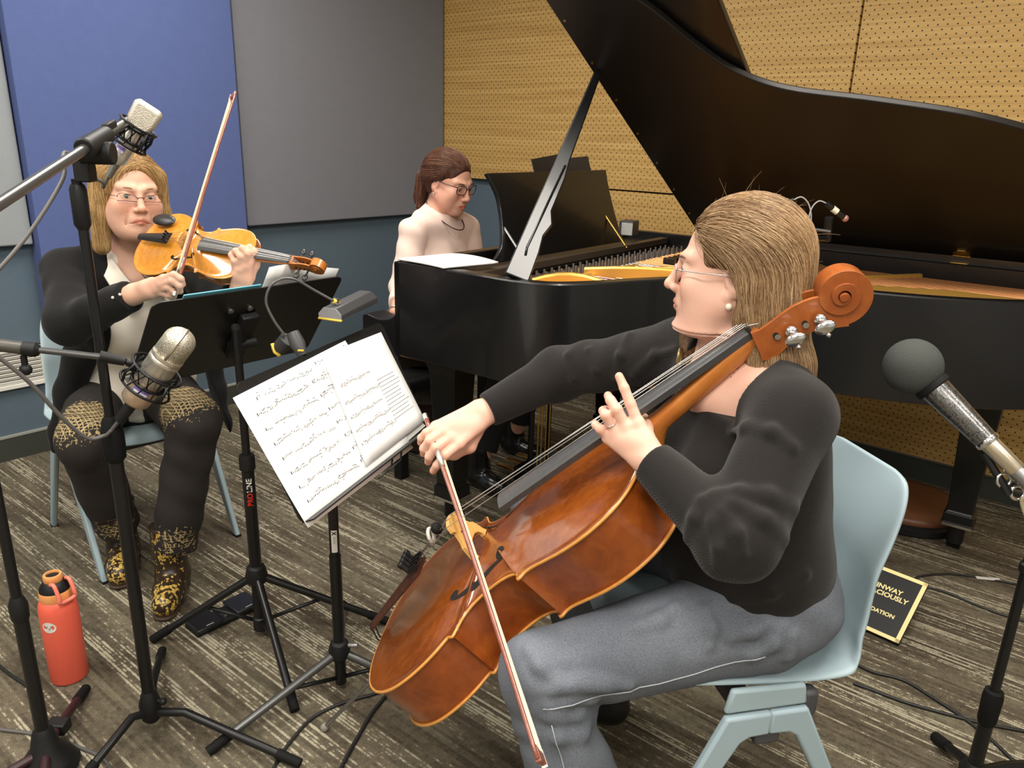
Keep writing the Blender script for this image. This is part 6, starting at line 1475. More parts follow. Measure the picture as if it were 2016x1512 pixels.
# lower microphone: big round body with a domed head
a0, a1 = at(262, 792, 1.485), at(362, 660, 1.50); ax = unit(a1-a0); vw = -unit(lerp(a0, a1, .5)-A(0, 0, HC)); L = np.linalg.norm(a1-a0)
m2 = thing('condenser_microphone', 'champagne-coloured condenser microphone with a domed mesh head, on the low boom', 'microphone', a0)
kq = L/.165
MB().lathe(a0, ax, [(r*kq, h*kq) for r, h in ((.012, -.004), (.021, .0), (.0265, .006), (.0275, .022), (.0270, .024), (.0275, .026), (.0275, .055))], 30).build('base_body', plain('champagne_metal', (0.60, 0.45, 0.32), 0.33, 0.7), m2, smooth=40)
MB().lathe(a0, ax, [(r*kq, h*kq) for r, h in ((.0275, .055), (.0285, .058), (.0290, .098), (.0300, .100), (.0300, .106), (.0290, .108), (.0300, .111), (.0300, .116))], 30).build('body', M_NICKEL, m2, smooth=40)
MB().lathe(a0, ax, [(r*kq, h*kq) for r, h in ((.0290, .116), (.0292, .150))]+[(.0292*kq*math.cos(q), (.150+.026*math.sin(q))*kq) for q in np.linspace(0.1, PI/2, 9)], 32).build('head_grille', meshmat('dome_grille', 420.0, (0.74, 0.69, 0.56)), m2, smooth=180)
xh = unit(np.cross(ax, vw)); wv = unit(np.cross(xh, ax))
MB().tube([a0+ax*(h*kq)+wv*(r*kq) + xh*0 for r, h in [(.0296, .118), (.0298, .150)]+[(.0297*math.cos(q), .150+.0265*math.sin(q)) for q in np.linspace(.15, PI/2, 8)]], .0032, 8).build('head_rib', M_NICKEL, m2, smooth=180)
spider(m2, a0+ax*(.060*kq), ax, .030, M_BLACK); sticker(m2, a0+ax*(.038*kq), ax, .0277*kq, vw, .034, .022)
MB().tube([a0-ax*.0, a0-ax*.05], [.0125, .0105], 16).build('cable_plug', M_BLACKP, m2)
MB().tube([c4, lerp(c4, a0+ax*.065, .5)+A(0, 0, .008), a0+ax*(.060*kq)-xh*.052], .0062, 10).build('mount_arm', M_BLACK, m2, smooth=180)
e = a0-ax*.05
cable('microphone_cable', 'grey cable hanging in a bow from the domed microphone to the left edge', [e, e-ax*.02-A(.01, 0, .01), at(205, 858, 1.44), at(170, 862, 1.41), at(120, 820, 1.37), at(60, 755, 1.33), at(0, 705, 1.30), at(-60, 660, 1.27)], .0040, M_CABLE2)
# ---- music stands
M_DESK = plain('desk_black', (0.010, 0.0095, 0.0095), 0.42, noise=.15, nscale=30)
def music_stand(label, TL, TR, BL, px, py, legs, hubpx, clutchpx, tubes):
    X, Y, _ = onz(px, py); t = thing('music_stand', label, 'music stand', (X, Y, 0))
    w = np.linalg.norm(TR-TL); xh = (TR-TL)/w; yv = (BL-TL) - xh*np.dot(BL-TL, xh); h = np.linalg.norm(yv); yv = -yv/h; n = np.cross(xh, yv)
    c = lerp(TL, TR, .5) - yv*h/2; FR_ = frame(xh, yv, n, c)
    return t, X, Y, w, h, FR_, n
# the violinist's stand: we see the back of its desk
TL, TR, BL = onz(300, 597, 1.0), onz(676, 543, 1.0), onz(268, 762, .752)
t, X, Y, w, h, FA, n = music_stand('black music stand in front of the violinist, the back of its desk towards us', TL, TR, BL, 515, 1250, None, None, None, None)
MB(FA).prism(rrect(w, h, .022), -.0015, .0015).build('desk', M_DESK, t, smooth=0)
MB(FA).box((0, -h/2-.000, -.016), (w*.96, .003, .035)).build('lip', M_DESK, t)
zh = zat(X, Y, 1130); zc = zat(X, Y, 905)
MB().cyl((X, Y, .02), (X, Y, zc), .0162, 20).build('lower_tube', M_TUBE, t)
MB().cyl((X, Y, zc), (X, Y, .90), .0105, 18).build('upper_tube', M_TUBE, t)
MB().lathe((X, Y, zc-.03), (0, 0, 1), [(.0164, 0), (.0205, .004), (.0205, .036), (.0190, .044), (.0105, .046)], 22).build('clutch', M_BLACKP, t, smooth=40)
dc = FA[:3, 3]; pk = lerp(dc, A(X, Y, .87), .5)
sgn = -1 if np.dot(n, A(0, -1, 0)) < 0 else 1
mb = MB(FA); mb.box((.0, -.01, .013), (.05, .16, .022)); mb.build('desk_bracket', M_BLACKP, t, bevel=.004)
mb = MB(); mb.tube([A(X, Y, .82), A(X, Y, .905), tf(FA, (0, -.02, .020))], [.0105, .012, .011], 14); mb.cyl(tf(FA, (-.035, -.03, .026)), tf(FA, (.035, -.03, .026)), .016, 16); mb.build('tilt_joint', M_BLACKP, t, smooth=40)
for x in (-.055, .0): MB(FA).lathe((x, .085, .0015), (0, 0, 1), [(.008, 0), (.008, .004), (.004, .006)], 12).build('desk_bolt', M_STEEL, t)
hub = A(X, Y, zh)
MB().lathe((X, Y, zh-.03), (0, 0, 1), [(.015, 0), (.027, .008), (.030, .03), (.024, .055), (.015, .06)], 22).build('hub', M_BLACKP, t, smooth=40, bevel=.002)
tipsA = [onz(302, 1258, .012), onz(580, 1396, .012), onz(760, 1222, .012)]
lgs = legs_(t, hub, tipsA, .0105, M_TUBE)
for q in tipsA: MB().tube([lerp(hub, q, .5), A(X, Y, .045)], .0055, 8).build('brace', M_BLACK, t, smooth=180)
MB().lathe((X, Y, .02), (0, 0, 1), [(.015, 0), (.020, .004), (.020, .04), (.015, .045)], 18).build('brace_collar', M_BLACKP, t, smooth=40)
# red and white lettering up the tube
vw = unit(A(0, 0, HC)*A(1, 1, 0) - A(X, Y, 0)); sx = np.cross(vw, (0, 0, 1))
LM = frame((0, 0, 1), sx*1.0, vw, A(X, Y, 0)+vw*.0142); LM = frame((0, 0, 1), -sx if np.dot(np.cross((0, 0, 1), -sx), vw) > 0 else sx, vw, A(X, Y, zat(X, Y, 992))+vw*.0169)
def wrap_text(s, size, LM, mat, parent, rad, nm, lab, off=0.0, bold=0.0):
    o = text_mesh(nm, s, size, np.eye(4), mat, parent, lab, .0004, 'LEFT', 1.0, bold); me = o.data
    V_ = np.empty(len(me.vertices)*3); me.vertices.foreach_get('co', V_); V_ = V_.reshape(-1, 3); wd = V_[:, 0].max()
    ang = (V_[:, 1]-size*.35)/rad; P = LM[:3, 3] + np.outer(V_[:, 0]+off, LM[:3, 0]) + np.outer(np.sin(ang)*(rad+V_[:, 2]), LM[:3, 1]) + np.outer(np.cos(ang)*(rad+V_[:, 2])-rad, LM[:3, 2])
    me.vertices.foreach_set('co', P.ravel()); me.update(); return wd
lt = bpy.data.objects[[o.name for o in t.children if o.name.startswith('lower_tube')][0]]
wd = wrap_text('PRO', .020, LM, plain('logo_red', (0.70, 0.03, 0.02), 0.5), lt, .0166, 'lettering', 'red lettering on the tube', 0.0, .0004)
wrap_text('LINE', .020, LM, plain('logo_white', (0.75, 0.73, 0.70), 0.5), lt, .0166, 'lettering', 'white lettering on the tube', wd+.002, .0004)
# papers and the blue folder on it
fr = FA @ frame((1, 0, 0), (0, 1, 0), (0, 0, 1), (0, 0, -.007))
o = MB(fr).prism([(-w*.36, -h/2+.004), (w*.02, -h/2+.004), (w*.02, h/2+.006), (-w*.36, h/2+.006)], 0, .003).build('blue_folder', plain('teal_folder', (0.10, 0.36, 0.46), 0.5), None, smooth=0); tag(o, 'teal blue folder whose top edge shows over the violinist stand', 'folder')
rows = []; fr2 = FA @ frame((1, 0, 0), (0, 1, 0), (0, 0, -1), (0, 0, -.012))
for j in range(9):
    v = j/8; rows.append([tf(fr2, (w*(.06+.40*i/8)+(.02*v if i == 8 else 0), -h/2+.01+(h+.034-.040*(i/8)**1.5)*v, .010*math.sin(PI*i/8)+.012*v*v)) for i in range(9)])
o = MB().grid(rows).build('sheet_music', M_PAPER, None, solid=.0012); tag(o, 'white page sticking up over the violinist music stand beside her left hand', 'sheet music')
# the cellist's stand, its pages towards us
TL, TR, BL = onz(464, 755, .925), onz(752, 632, .925), onz(603, 1030, .655)
t, X, Y, w, h, FB, n = music_stand('black music stand holding the cellist pages, in front of the cello', TL, TR, BL, 672, 1355, None, None, None, None)
MB(FB).prism(rrect(w, h, .02), -.006, -.003).build('desk', M_DESK, t, smooth=0)
MB(FB).box((0, -h/2+.004, .010), (w*.985, .003, .030)).build('lip', M_DESK, t)
for x in (.08, .16): MB(FB).tube([(x*w, -h/2, .02), (x*w-.03, -h/2-.012, .028), (x*w-.09, -h/2-.012, .030)], .0022, 6).build('page_clip', M_BLACK, t, smooth=180)
zh = zat(X, Y, 1278); zc = zat(X, Y, 1092)
MB().cyl((X, Y, .02), (X, Y, zc), .0145, 20).build('lower_tube', M_TUBE, t)
MB().cyl((X, Y, zc), (X, Y, .70), .0122, 18).build('upper_tube', M_TUBE, t)
MB().lathe((X, Y, .60), (0, 0, 1), [(.0125, 0), (.0175, .01), (.0175, .05), (.0125, .055)], 20).build('clutch', M_BLACKP, t, smooth=40)
MB().tube([A(X, Y, .69), A(X, Y, .74), tf(FB, (0, -.02, -.016))], [.0122, .013, .013], 14).build('tilt_joint', M_BLACKP, t, smooth=40)
hub = A(X, Y, zh)
MB().lathe((X, Y, zh-.028), (0, 0, 1), [(.0145, 0), (.025, .008), (.028, .028), (.022, .05), (.0145, .055)], 22).build('hub', M_BLACKP, t, smooth=40, bevel=.002)
k = MB(); k.cyl(hub+A(.02, 0, .012), hub+A(.048, -.004, .016), .006, 10); k.build('clamp_screw', M_STEEL, t)
tipsB = [onz(412, 1478, .012), onz(850, 1365, .012), onz(676, 1190, .012)]
legs_(t, hub-A(0, 0, .005), tipsB, .0105, M_TUBE2)
for q in tipsB: MB().tube([lerp(hub, q, .42), A(X, Y, .035)], .0055, 8).build('brace', M_BLACK, t, smooth=180)
vw = unit(-A(X, Y, 0)); sx = np.cross((0, 0, 1), vw)
def patch(w_, z0, z1, rr): return [[A(X, Y, z) + rr*(math.cos(a)*vw + math.sin(a)*sx) for a in np.linspace(-w_/2, w_/2, 8)] for z in (z0, z1)]
z0, z1 = zat(X, Y, 1083), zat(X, Y, 1040)
ut = bpy.data.objects[[o.name for o in t.children if o.name.startswith('upper_tube')][0]]
lab = MB().grid(patch(1.15, z0, z1, .0127)).build('label', M_STICK, ut, smooth=180, label='white label with a black cross mark')
LM = frame((0, 0, -1), sx, vw, A(X, Y, z1-.004)+vw*.0129); LM = frame((0, 0, -1), sx if np.dot(np.cross((0, 0, -1), sx), vw) > 0 else -sx, vw, A(X, Y, z1-.003)+vw*.0129)
wd = wrap_text('X', .013, LM, M_BLACK, lab, .0129, 'printed_mark', None, 0, .0005); wrap_text('NOVA', .007, LM, plain('print_grey', (.25, .25, .25), .6), lab, .0129, 'printed_mark', None, wd+.003)
# pages with printed staves
M_INK = plain('ink', (0.07, 0.07, 0.075), 0.8); M_INK2 = plain('ink_pale', (0.24, 0.24, 0.25), 0.8)
def page(label, quad, z, systems, seed, block=None):
    """quad: corners TL, TR, BR, BL in desk coordinates; z: height over the desk"""
    r = np.random.default_rng(seed); a, b, c, d_ = [A(*q) for q in quad]
    L = lambda u, v, zz=0.0: tf(FB, (*( (a+(b-a)*u)*(1-v) + (d_+(c-d_)*u)*v ), z+zz + (.010*max(0, v-.75)**1.5*(1-u) if not block else 0)))
    rows = [[L(i/10, j/10) for i in range(11)] for j in range(11)]
    o = MB().grid(rows).build('sheet_music', M_PAPER, None, solid=.0010); tag(o, label, 'sheet music', None)
    ink = MB(); pale = MB()
    def dash(m, u, v, du, dv, sl=0): m.add([L(u, v, .0014), L(u+du, v+sl, .0014), L(u+du, v+dv+sl, .0014), L(u, v+dv, .0014)], [(0, 1, 2, 3)])
    for (u0, u1, v) in systems:
        for k_ in range(3): dash(pale, u0, v+(k_-1)*.007, u1-u0, .0011)
        u = u0; ph = r.random()*6; n_ = 0
        dash(ink, u0-.012, v-.010, .006, .022)
        while u < u1-.01:
            y = v + .010*math.sin(ph+u*26)+r.normal()*.003
            if r.random() < .86: dash(ink, u, y, .0062, .0052); 
            if r.random() < .40: dash(ink, u+.005, y-.018, .0013, .018)
            if r.random() < .16: dash(ink, u, y-.020, .020, .0032, r.normal()*.003)
            if r.random() < .05: dash(ink, u, v+.020, .010, .004)
            u += .0105 + r.random()*.006
    if block:
        u0, v0, u1, v1 = block
        for i in range(12): dash(pale, u0+r.random()*.01, v0+(v1-v0)*i/12, (u1-u0)*(.75+.25*r.random()), .0045)
    i1 = ink.build('printed_notes', M_INK, o, smooth=0); pale.build('staff_lines', M_INK2, o, smooth=0); return o
FBi = np.linalg.inv(FB)
def ondesk(px, py):
    d_ = ray(px, py); o = FBi[:3, :3] @ (A(0, 0, HC)-FB[:3, 3]); dd = FBi[:3, :3] @ d_; s_ = -o[2]/dd[2]; return (o+dd*s_)[:2]
q1 = [ondesk(457, 784), ondesk(678, 671), ondesk(812, 882), ondesk(604, 1040)]
sysl = [(.14, .62, .075), (.66, .96, .045)] + [(.09, .52, .17+.113*i) for i in range(7)] + [(.56, .97, .155+.113*i) for i in range(7)]
page('large white page of printed music spread across the cellist stand', q1, .002, sysl, 3)
q2 = [ondesk(628, 702), ondesk(745, 656), ondesk(832, 829), ondesk(716, 920)]
page('white page with a block of text at the right end of the cellist stand', q2, .0075, [(.10, .55, .30), (.06, .60, .45), (.06, .55, .58), (.06, .60, .70), (.06, .60, .82)], 5, (.58, .40, .94, .84))
q3 = [ondesk(474, 800), ondesk(690, 690), ondesk(838, 838), ondesk(625, 1024)]
o = MB().grid([[tf(FB, (*q3[0], -.001)), tf(FB, (*q3[1], -.001))], [tf(FB, (*q3[3], -.001)), tf(FB, (*q3[2], -.001))]]).build('backing_sheet', plain('grey_paper', (0.55, 0.54, 0.50), 0.7), None, solid=.0012, smooth=0); tag(o, 'greyish backing sheet peeping out under the lower edge of the cellist pages', 'sheet music')
# clip-on stand light
M_LAMP = plain('lamp_grey', (0.040, 0.040, 0.042), 0.42); M_YEL = plain('lamp_yellow', (0.75, 0.52, 0.06), 0.4); M_PALE = plain('lamp_end_grey', (0.26, 0.26, 0.27), 0.4)
cb = at(586, 690, 1.62); t = thing('clip_light', 'grey clip-on gooseneck light with yellow trim on the cellist stand', 'lamp', cb)
ex = unit(at(640, 660, 1.70)-at(560, 695, 1.55))
mb = MB(); j0, j1 = at(576, 655, 1.600), at(596, 700, 1.585); mb.tube([j0, lerp(j0, j1, .5), j1], [.014, .017, .010], 14, flat=(unit(A(.3, -.9, .2)), .6)); jaw = mb.build('clip_jaw', M_LAMP, t, smooth=60)
mb = MB(); mb.tube([at(566, 668, 1.625), at(545, 690, 1.635)], [.018, .015], 14, flat=(unit(A(.3, -.9, .2)), .55)); mb.build('clip_back', M_LAMP, t, smooth=60)
mb = MB(); mb.tube([at(536, 676, 1.628), at(541, 693, 1.626), at(551, 701, 1.625)], .0042, 8); mb.build('yellow_pad', M_YEL, t, smooth=180)
MB().box(at(592, 690, 1.578), (.012, .004, .003)).build('switch', M_YEL, t)
nk = [at(562, 662, 1.62), at(540, 632, 1.615), at(524, 596, 1.615), at(531, 566, 1.62), at(552, 550, 1.63), at(580, 550, 1.645), at(620, 572, 1.665), at(656, 592, 1.68)]
MB().tube(catmull(nk, 10), .0030, 10).build('gooseneck', plain('gooseneck', (0.11, 0.11, 0.11), 0.35, 0.5), t, smooth=180)
p0, p1 = at(650, 620, 1.66), at(722, 585, 1.80); ax_ = unit(p1-p0); nv = unit(A(0, 0, 1) - ax_*ax_[2]); sv = np.cross(ax_, nv); HFR = frame(ax_, sv, nv, p0); L = np.linalg.norm(p1-p0)
prof = [(-.030, -.010), (.030, -.010), (.030, .002), (.016, .016), (-.016, .016), (-.030, .002)]
MB(HFR).prism(prof, 0, L, frame((0, 1, 0), (0, 0, 1), (1, 0, 0))).build('lamp_head', M_LAMP, t, bevel=.002)
MB(HFR).prism([(x*.97, y*.97) for x, y in prof], -.002, .0, frame((0, 1, 0), (0, 0, 1), (1, 0, 0))).build('end_cap', M_PALE, t, smooth=0)
MB(HFR).tube([(-.002, -.030, -.010), (-.002, .030, -.010)], .0026, 8).build('yellow_trim', M_YEL, t, smooth=180)
mb = MB(); e = nk[-1]; g0 = tf(HFR, (.035, 0, .018)); mb.tube([e, lerp(e, g0, .6), g0], [.005, .0075, .006], 12); mb.build('yellow_swivel', M_YEL, t, smooth=60)
MB().tube([lerp(e, g0, .2), lerp(e, g0, .7)], .0092, 14).build('swivel_ring', M_CHROME, t)
# ---- right-hand microphone on its stand
sx_, sy_, _ = onz(1920, 1512); sx_, sy_, _ = onz(1905, 1560)
t = thing('microphone_stand', 'black microphone stand at the right edge, holding the ball-topped microphone', 'microphone stand', (sx_, sy_, 0))
zt_ = zat(sx_, sy_, 985); zc = zat(sx_, sy_, 1372)
MB().cyl((sx_, sy_, .03), (sx_, sy_, zc), .0150, 18).build('lower_tube', M_TUBE, t); MB().cyl((sx_, sy_, zc), (sx_, sy_, zt_), .0102, 18).build('upper_tube', M_TUBE, t)
MB().lathe((sx_, sy_, zc-.03), (0, 0, 1), [(.0155, -.04), (.019, -.03), (.0205, .03), (.0185, .045), (.0105, .048)], 20).build('clutch', M_RUBBER, t, smooth=40)
MB().lathe((sx_, sy_, .025), (0, 0, 1), [(.015, 0), (.026, .008), (.030, .04), (.018, .06)], 20).build('hub', M_BLACKP, t, smooth=40)
legs_(t, (sx_, sy_, .055), [onz(1843, 1452, .012), onz(2150, 1500, .012), onz(1850, 1700, .012)], .0112, M_TUBE, arch=.012)
MB().lathe((sx_, sy_, zat(sx_, sy_, 1128)), (0, 0, 1), [(.0105, 0), (.0145, .004), (.0145, .02), (.0105, .024)], 18).build('collar', M_BLACKP, t, smooth=40)
f0, f1 = at(1797, 722, 1.28), at(2000, 925, 1.16); ax_ = unit(f1-f0)
m3 = thing('ball_microphone', 'engraved silver microphone with a round grey foam ball at the right edge', 'microphone', f0)
foam = plain('grey_foam', (0.060, 0.064, 0.060), 0.95, spec=.1, bmp=.5, nscale=500); MB().sphere(f0, .0485, 32).build('foam_ball', foam, m3, smooth=180)
MB().lathe(f0+ax_*.038, ax_, [(.027, 0), (.030, .004), (.030, .012), (.024, .014)], 28).build('foam_collar', M_RUBBER, m3, smooth=40)
m, nt, b = newmat('engraved_silver'); vv = nd(nt, 'ShaderNodeTexNoise', {'Vector': objco(nt), 'Scale': 130.0, 'Detail': 3.0, 'Distortion': 2.5}).outputs[0]
nt.links.new(ramp(nt, vv, [(0.44, (0.10, 0.10, 0.10)), (0.5, (0.42, 0.41, 0.40)), (0.56, (0.16, 0.16, 0.16))]), b.inputs['Base Color']); b.inputs['Metallic'].default_value = 0.9; b.inputs['Roughness'].default_value = 0.28
MB().lathe(f0+ax_*.046, ax_, [(.0245, 0), (.0245, .008), (.0225, .045), (.0185, .115), (.0180, .118)], 30).build('body', m, m3, smooth=40)
MB().lathe(f0+ax_*.160, ax_, [(.018, 0), (.0198, .003), (.0198, .008), (.0175, .011)], 28).build('neck_ring', M_CHROME, m3, smooth=40)
MB().lathe(f0+ax_*.170, ax_, [(.0155, 0), (.0150, .055), (.0140, .057)], 26).build('handle', plain('champagne_handle', (0.70, 0.62, 0.48), 0.28, 0.9), m3, smooth=40)
MB().lathe(f0+ax_*.226, ax_, [(.0140, 0), (.0125, .030), (.0080, .034)], 22).build('cable_plug', M_STEEL, m3, smooth=40)
e = f0+ax_*.262
for o_ in (.020, -.019): MB().tube([f0+ax_*.085+np.cross(ax_, (0, 1, 0))*o_*1.15, f0+ax_*.165+np.cross(ax_, (0, 1, 0))*o_], .0014, 6).build('clip_wire', M_CHROME, m3, smooth=180)
top_ = A(sx_, sy_, zt_)
MB().tube([f0+ax_*.165+A(0, 0, -.022), f0+ax_*.225-A(.004, 0, .040), top_], [.006, .007, .009], 12).build('microphone_clip', M_BLACKP, t, smooth=60)
for pp_ in (at(1976, 945, 1.17), at(2003, 970, 1.16)): MB().tube([pp_+.011*(math.cos(a)*A(1, 0, 0)+math.sin(a)*A(0, .2, 1)) for a in np.linspace(0, 2*PI, 22)], .0028, 8, caps=False).build('clip_ring', M_CHROME, t, smooth=180)
cable('microphone_cable', 'pale cable leaving the ball-topped microphone down its stand', [e-ax_*.004, e+ax_*.02, at(2012, 985, 1.15), at(2040, 1060, 1.15)], .0034, plain('beige_cable', (0.45, 0.38, 0.25), 0.5))
# ---- two small microphones over the piano, on a stand behind it
base = tf(PFR, (1.03, .10, 0)); YB = 2.36; bar = at(1612, 452, YB)
t = thing('microphone_stand', 'dark microphone stand in the bend of the piano, mostly hidden behind the cellist', 'microphone stand', base)
MB().cyl(base+A(0, 0, .03), base+A(0, 0, 1.16), .011, 14).build('tube', M_TUBE, t); legs_(t, base+A(0, 0, .06), [base+A(.20, .06, .012), base+A(-.18, .10, .012), base+A(.02, -.20, .012)], .009, M_TUBE)
MB().tube([base+A(0, 0, 1.14), at(1628, 470, YB+.02)], .0085, 12).build('boom_arm', M_TUBE, t); MB().cyl(at(1628, 474, YB+.02), at(1632, 428, YB), .012, 14).build('tilt_joint', M_BLACKP, t)
MB().tube([at(1580, 449, YB), at(1634, 456, YB)], .0055, 10).build('stereo_bar', M_TUBE2, t)
def small_mic(label, p, q, capsule, loop):
    p, q = np.asarray(p), np.asarray(q); d_ = unit(q-p); tt = thing('pencil_microphone', label, 'microphone', p)
    L_ = np.linalg.norm(q-p); MB().cyl(p, q, .0085, 16).build('body', M_BLACK, tt); MB().cyl(p+d_*L_*.34, p+d_*L_*.58, .0098, 16).build('pale_band', plain('pale_band', (0.72, 0.68, 0.55), 0.4), tt)
    if capsule: MB().sphere(q, .0105, 14).build('capsule', plain('capsule_pink', (0.40, 0.20, 0.17), 0.45, 0.4), tt)
    MB().tube(catmull(loop, 8), .0022, 8).build('cable', plain('light_grey_cable', (0.34, 0.34, 0.34), 0.5), tt, smooth=180)
small_mic('small black microphone with a pale band pointing left above the piano strings', at(1562, 394, YB), at(1532, 402, YB), False, [at(1562, 394, YB), at(1578, 388, YB), at(1592, 402, YB), at(1597, 430, YB), at(1592, 475, YB), at(1588, 520, YB)])
small_mic('small black microphone with a pinkish tip pointing right above the piano strings', at(1626, 400, YB), at(1664, 430, YB), True, [at(1626, 400, YB), at(1612, 396, YB), at(1598, 410, YB), at(1590, 440, YB), at(1586, 475, YB), at(1582, 520, YB)])
# ---- bottle
bx, by, _ = onz(138, 1330); M_COR = plain('coral_powdercoat', (0.80, 0.125, 0.075), 0.45, bmp=.08, nscale=500); M_ORG = plain('orange_lid', (0.78, 0.33, 0.11), 0.45); M_LOOP = plain('coral_loop', (0.80, 0.20, 0.14), 0.45)
t = thing('water_bottle', 'coral red insulated water bottle standing on the carpet at lower left', 'bottle', (bx, by, 0))
k = 1.0
MB().lathe((bx, by, 0), (0, 0, 1), [(.040, 0), (.0430, .002), (.0450, .006), (.0452, .205), (.0435, .222), (.0385, .236), (.034, .240)], 36).build('body', M_COR, t, smooth=40)
MB().lathe((bx, by, .238), (0, 0, 1), [(.0365, 0), (.0370, .002), (.0370, .022), (.0355, .025)], 34).build('lid_ring', M_ORG, t, smooth=40)
MB().lathe((bx, by, .262), (0, 0, 1), [(.0355, 0), (.0345, .008), (.026, .022), (.0215, .026)], 30).build('lid', M_BLACKP, t, smooth=50)
MB().lathe((bx, by, .286), (0, 0, 1), [(.0205, 0), (.0220, .002), (.0220, .016), (.0205, .019), (.0160, .019), (.0155, .013)], 28).build('cap_ring', M_ORG, t, smooth=40)
MB().lathe((bx, by, .286), (0, 0, 1), [(.0158, 0), (.0158, .014), (.001, .0145)], 24).build('cap_inset', M_BLACKP, t, smooth=40)
hd_ = unit(A(.9, -.45, 0)); hs = A(-hd_[1], hd_[0], 0); B0 = A(bx, by, 0)
lp = [B0+hd_*.020+hs*.020+A(0, 0, .290), B0+hd_*.034+hs*.020+A(0, 0, .290), B0+hd_*.046+hs*.020+A(0, 0, .262), B0+hd_*.046+hs*.018+A(0, 0, .245), B0+hd_*.047-hs*.018+A(0, 0, .245), B0+hd_*.046-hs*.020+A(0, 0, .262), B0+hd_*.034-hs*.020+A(0, 0, .290), B0+hd_*.020-hs*.020+A(0, 0, .290)]
MB().tube(catmull(lp, 5), .0050, 10).build('carry_loop', M_LOOP, t, smooth=180)
vw = unit(-A(bx, by, 0)); vw = unit(vw + np.cross((0, 0, 1), vw)*-.75); sv = np.cross((0, 0, 1), vw)
el = [B0+A(0, 0, .178+.015*math.sin(a)) + .0456*(math.cos(.40*math.cos(a))*vw+math.sin(.40*math.cos(a))*sv) for a in np.linspace(0, 2*PI, 25)[:-1]]
st = MB().add(el+[B0+A(0, 0, .178)+.0458*vw], [(i, (i+1) % 24, 24) for i in range(24)]).build('oval_sticker', M_STICK, t, smooth=0, label='white oval sticker')
for dx, dz, r_ in ((-.10, .003, .003), (.05, -.002, .003), (.14, .004, .0022)): MB().sphere(B0+A(0, 0, .178+dz)+.0457*(math.cos(dx)*vw+math.sin(dx)*sv), (.0008+r_*.6, .0008+r_*.6, r_), 8).build('sticker_mark', plain('mark_grey', (.3, .3, .3), .6), st)
# ---- page-turn pedal
a_, b_, c_, d_ = onz(372, 1228, .022), onz(452, 1178, .022), onz(505, 1196, .022), onz(398, 1256, .012)
u_ = unit(onz(490, 1190, .02)-onz(395, 1235, .02)); v_ = A(-u_[1], u_[0], 0); cc = onz(440, 1217, .0); PM = frame(u_, v_, (0, 0, 1), cc)
t = thing('foot_pedal', 'flat black two-pad foot pedal on the carpet under the violinist stand', 'pedal', cc)
MB(PM).box((0, 0, .008), (.20, .075, .014)).build('base', M_BLACKP, t, bevel=.004)
for x in (-.062, .062):
    p_ = MB(PM).box((x, 0, .021), (.078, .088, .013)).build('pad', plain('pad_black', (0.013, 0.013, 0.015), 0.35), t, bevel=.004)
    MB(PM).box((x+.002, -.036, .0279), (.022, .0022, .0006)).build('printed_line', plain('print_white', (.5, .5, .52), .5), p_, smooth=0)
for y in (-.014, .004): MB(PM).lathe((0, y, .014), (0, 0, 1), [(.0055, 0), (.0055, .005), (.003, .006)], 12).build('button', M_CHROME, t, smooth=40)
# ---- black plaque with gold border, leaning at floor level
ztop_ = .13; TRp, BRp = onz(1828, 1150, ztop_), onz(1770, 1268, .012); TLp = onz(1742, 1117, ztop_)
xh = unit(TRp-TLp); yv = TRp-BRp; yv = yv-xh*np.dot(yv, xh); Hh = np.linalg.norm(yv); yv /= Hh; Wd = .30; nn = np.cross(xh, yv); PQ = frame(xh, yv, nn, TRp)
t = thing('plaque', 'black donor plaque with a gold border leaning low behind the foreground chair', 'sign', lerp(TRp, BRp, 1)*A(1, 1, 0))
M_GOLD = plain('pale_gold', (0.78, 0.66, 0.30), 0.45)
MB(PQ).box((-Wd/2, -Hh/2, -.006), (Wd, Hh, .012)).build('board', M_BLACKP, t, smooth=0)
for c, s_ in (((-Wd/2, -.006, .0005), (Wd, .012, .0016)), ((-Wd/2, -Hh+.006, .0005), (Wd, .012, .0016)), ((-.006, -Hh/2, .0005), (.012, Hh, .0016)), ((-Wd+.006, -Hh/2, .0005), (.012, Hh, .0016))): MB(PQ).box(c, s_).build('border', M_GOLD, t, smooth=0)
for s_, yy, sz, xr in (('STEINWAY', -.33, .0225, -.050), ('GRACIOUSLY', -.43, .0225, -.026), ('BY', -.53, .0225, -.122), ('FOUNDATION', -.70, .0180, -.040)):
    text_mesh('lettering', s_, sz, PQ @ frame((1, 0, 0), (0, 1, 0), (0, 0, 1), (xr, yy*Hh, .0008)), M_GOLD, t, None, .0004, 'RIGHT', 1.0, .0006)
MB().tube([tf(PQ, (-.15, -.02, -.012)), tf(PQ, (-.15, -.02, -.012))*A(1, 1, 0)-nn*A(1, 1, 0)*.10+A(0, 0, .006)], .004, 8).build('easel_leg', M_BLACK, t, smooth=180)
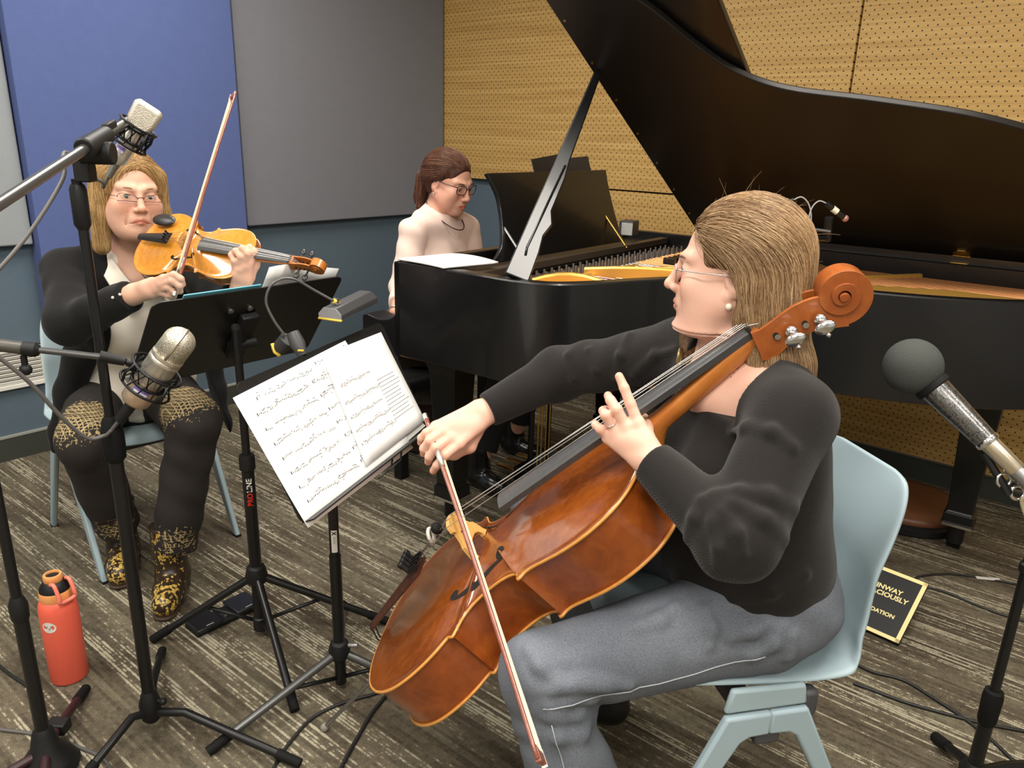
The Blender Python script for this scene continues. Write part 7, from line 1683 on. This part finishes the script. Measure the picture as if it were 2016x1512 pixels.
# ---- round brown cushion under the tail of the piano, and a bag by the pedals
cx_, cy_, _ = onz(1785, 985, .06); t = thing('floor_cushion', 'round brown cushion on the carpet under the tail of the piano', 'cushion', (cx_, cy_, 0))
MB().lathe((cx_, cy_, 0), (0, 0, 1), [(.20, .0), (.215, .012), (.215, .035), (.20, .045)], 40).build('base_ring', M_BLACKP, t, smooth=40)
MB().lathe((cx_, cy_, .044), (0, 0, 1), [(.200, 0), (.205, .012), (.195, .028), (.14, .038), (.001, .040)], 40).build('top', plain('brown_vinyl', (0.13, 0.050, 0.022), 0.45), t, smooth=60)
gb = onz(838, 885, .0); t = thing('tote_bag', 'small brown bag with a grey knitted top on the carpet behind the piano leg', 'bag', gb)
mb = MB(); rows = []
for z, r_ in ((0, .085), (.02, .10), (.12, .098), (.20, .085), (.235, .070)): rows.append([gb+A(r_*math.cos(a), r_*.7*math.sin(a), z) for a in np.linspace(0, 2*PI, 21)])
mb.grid(rows); mb.build('body', plain('brown_cloth', (0.045, 0.026, 0.017), 0.9, bmp=.3), t, smooth=180, solid=.004)
mb = MB(); mb.sphere(gb+A(0, 0, .25), (.072, .052, .055), 20); mb.build('knitted_top', knit('grey_knit', (0.17, 0.15, 0.13), 60.0, amt=1.0, lo=0.4), t, smooth=180)
# ---- cables on the carpet
def floorcable(label, pts, r=.0036, mat=None, z=.0042): return cable('floor_cable', label, [onz(*p, z) for p in pts], r, mat or M_CABLE)
floorcable('black carpet cable curving from the cello bottom to the photo bottom, left of the endpin', [(775, 1345), (740, 1365), (680, 1382), (620, 1410), (580, 1450), (545, 1500), (520, 1560)], .0044)
floorcable('black carpet cable curving from the cello bottom to the photo bottom, right of the endpin', [(800, 1330), (765, 1365), (735, 1400), (705, 1450), (670, 1515), (650, 1570)], .0050)
floorcable('cable crossing the carpet at the bottom left corner over the stand legs', [(-60, 1425), (0, 1436), (60, 1444), (110, 1456), (165, 1475), (205, 1495), (225, 1530)], .0042, M_CABLE2)
floorcable('short black cable at the left edge beside the left stand', [(-60, 1255), (0, 1312), (30, 1335), (52, 1350), (75, 1375)], .0042)
floorcable('black cable running right from the plaque across the carpet towards the stand', [(1790, 1146), (1815, 1134), (1870, 1130), (1930, 1137), (2000, 1150), (2080, 1165)], .0040)
floorcable('thin black cable passing below the plaque corner on the carpet', [(1800, 1155), (1850, 1162), (1920, 1190), (1980, 1212), (2080, 1240)], .0040)
floorcable('black cable sweeping from behind the foreground chair to the right stand', [(1690, 1310), (1722, 1324), (1780, 1340), (1840, 1376), (1895, 1412), (1950, 1455), (2010, 1512), (2060, 1560)], .0044)
floorcable('lower black cable from behind the foreground chair, crossing under the right stand', [(1680, 1345), (1710, 1356), (1790, 1385), (1880, 1410), (1940, 1425), (2030, 1442), (2100, 1455)], .0044)
o = MB().box(onz(1945, 1139, .006), (.075, .012, .004), rotz(-.12)[:3, :3]).build('cable_tag', M_STICK, None, smooth=0); tag(o, 'pale tape tag round the cable near the right stand', 'tag')
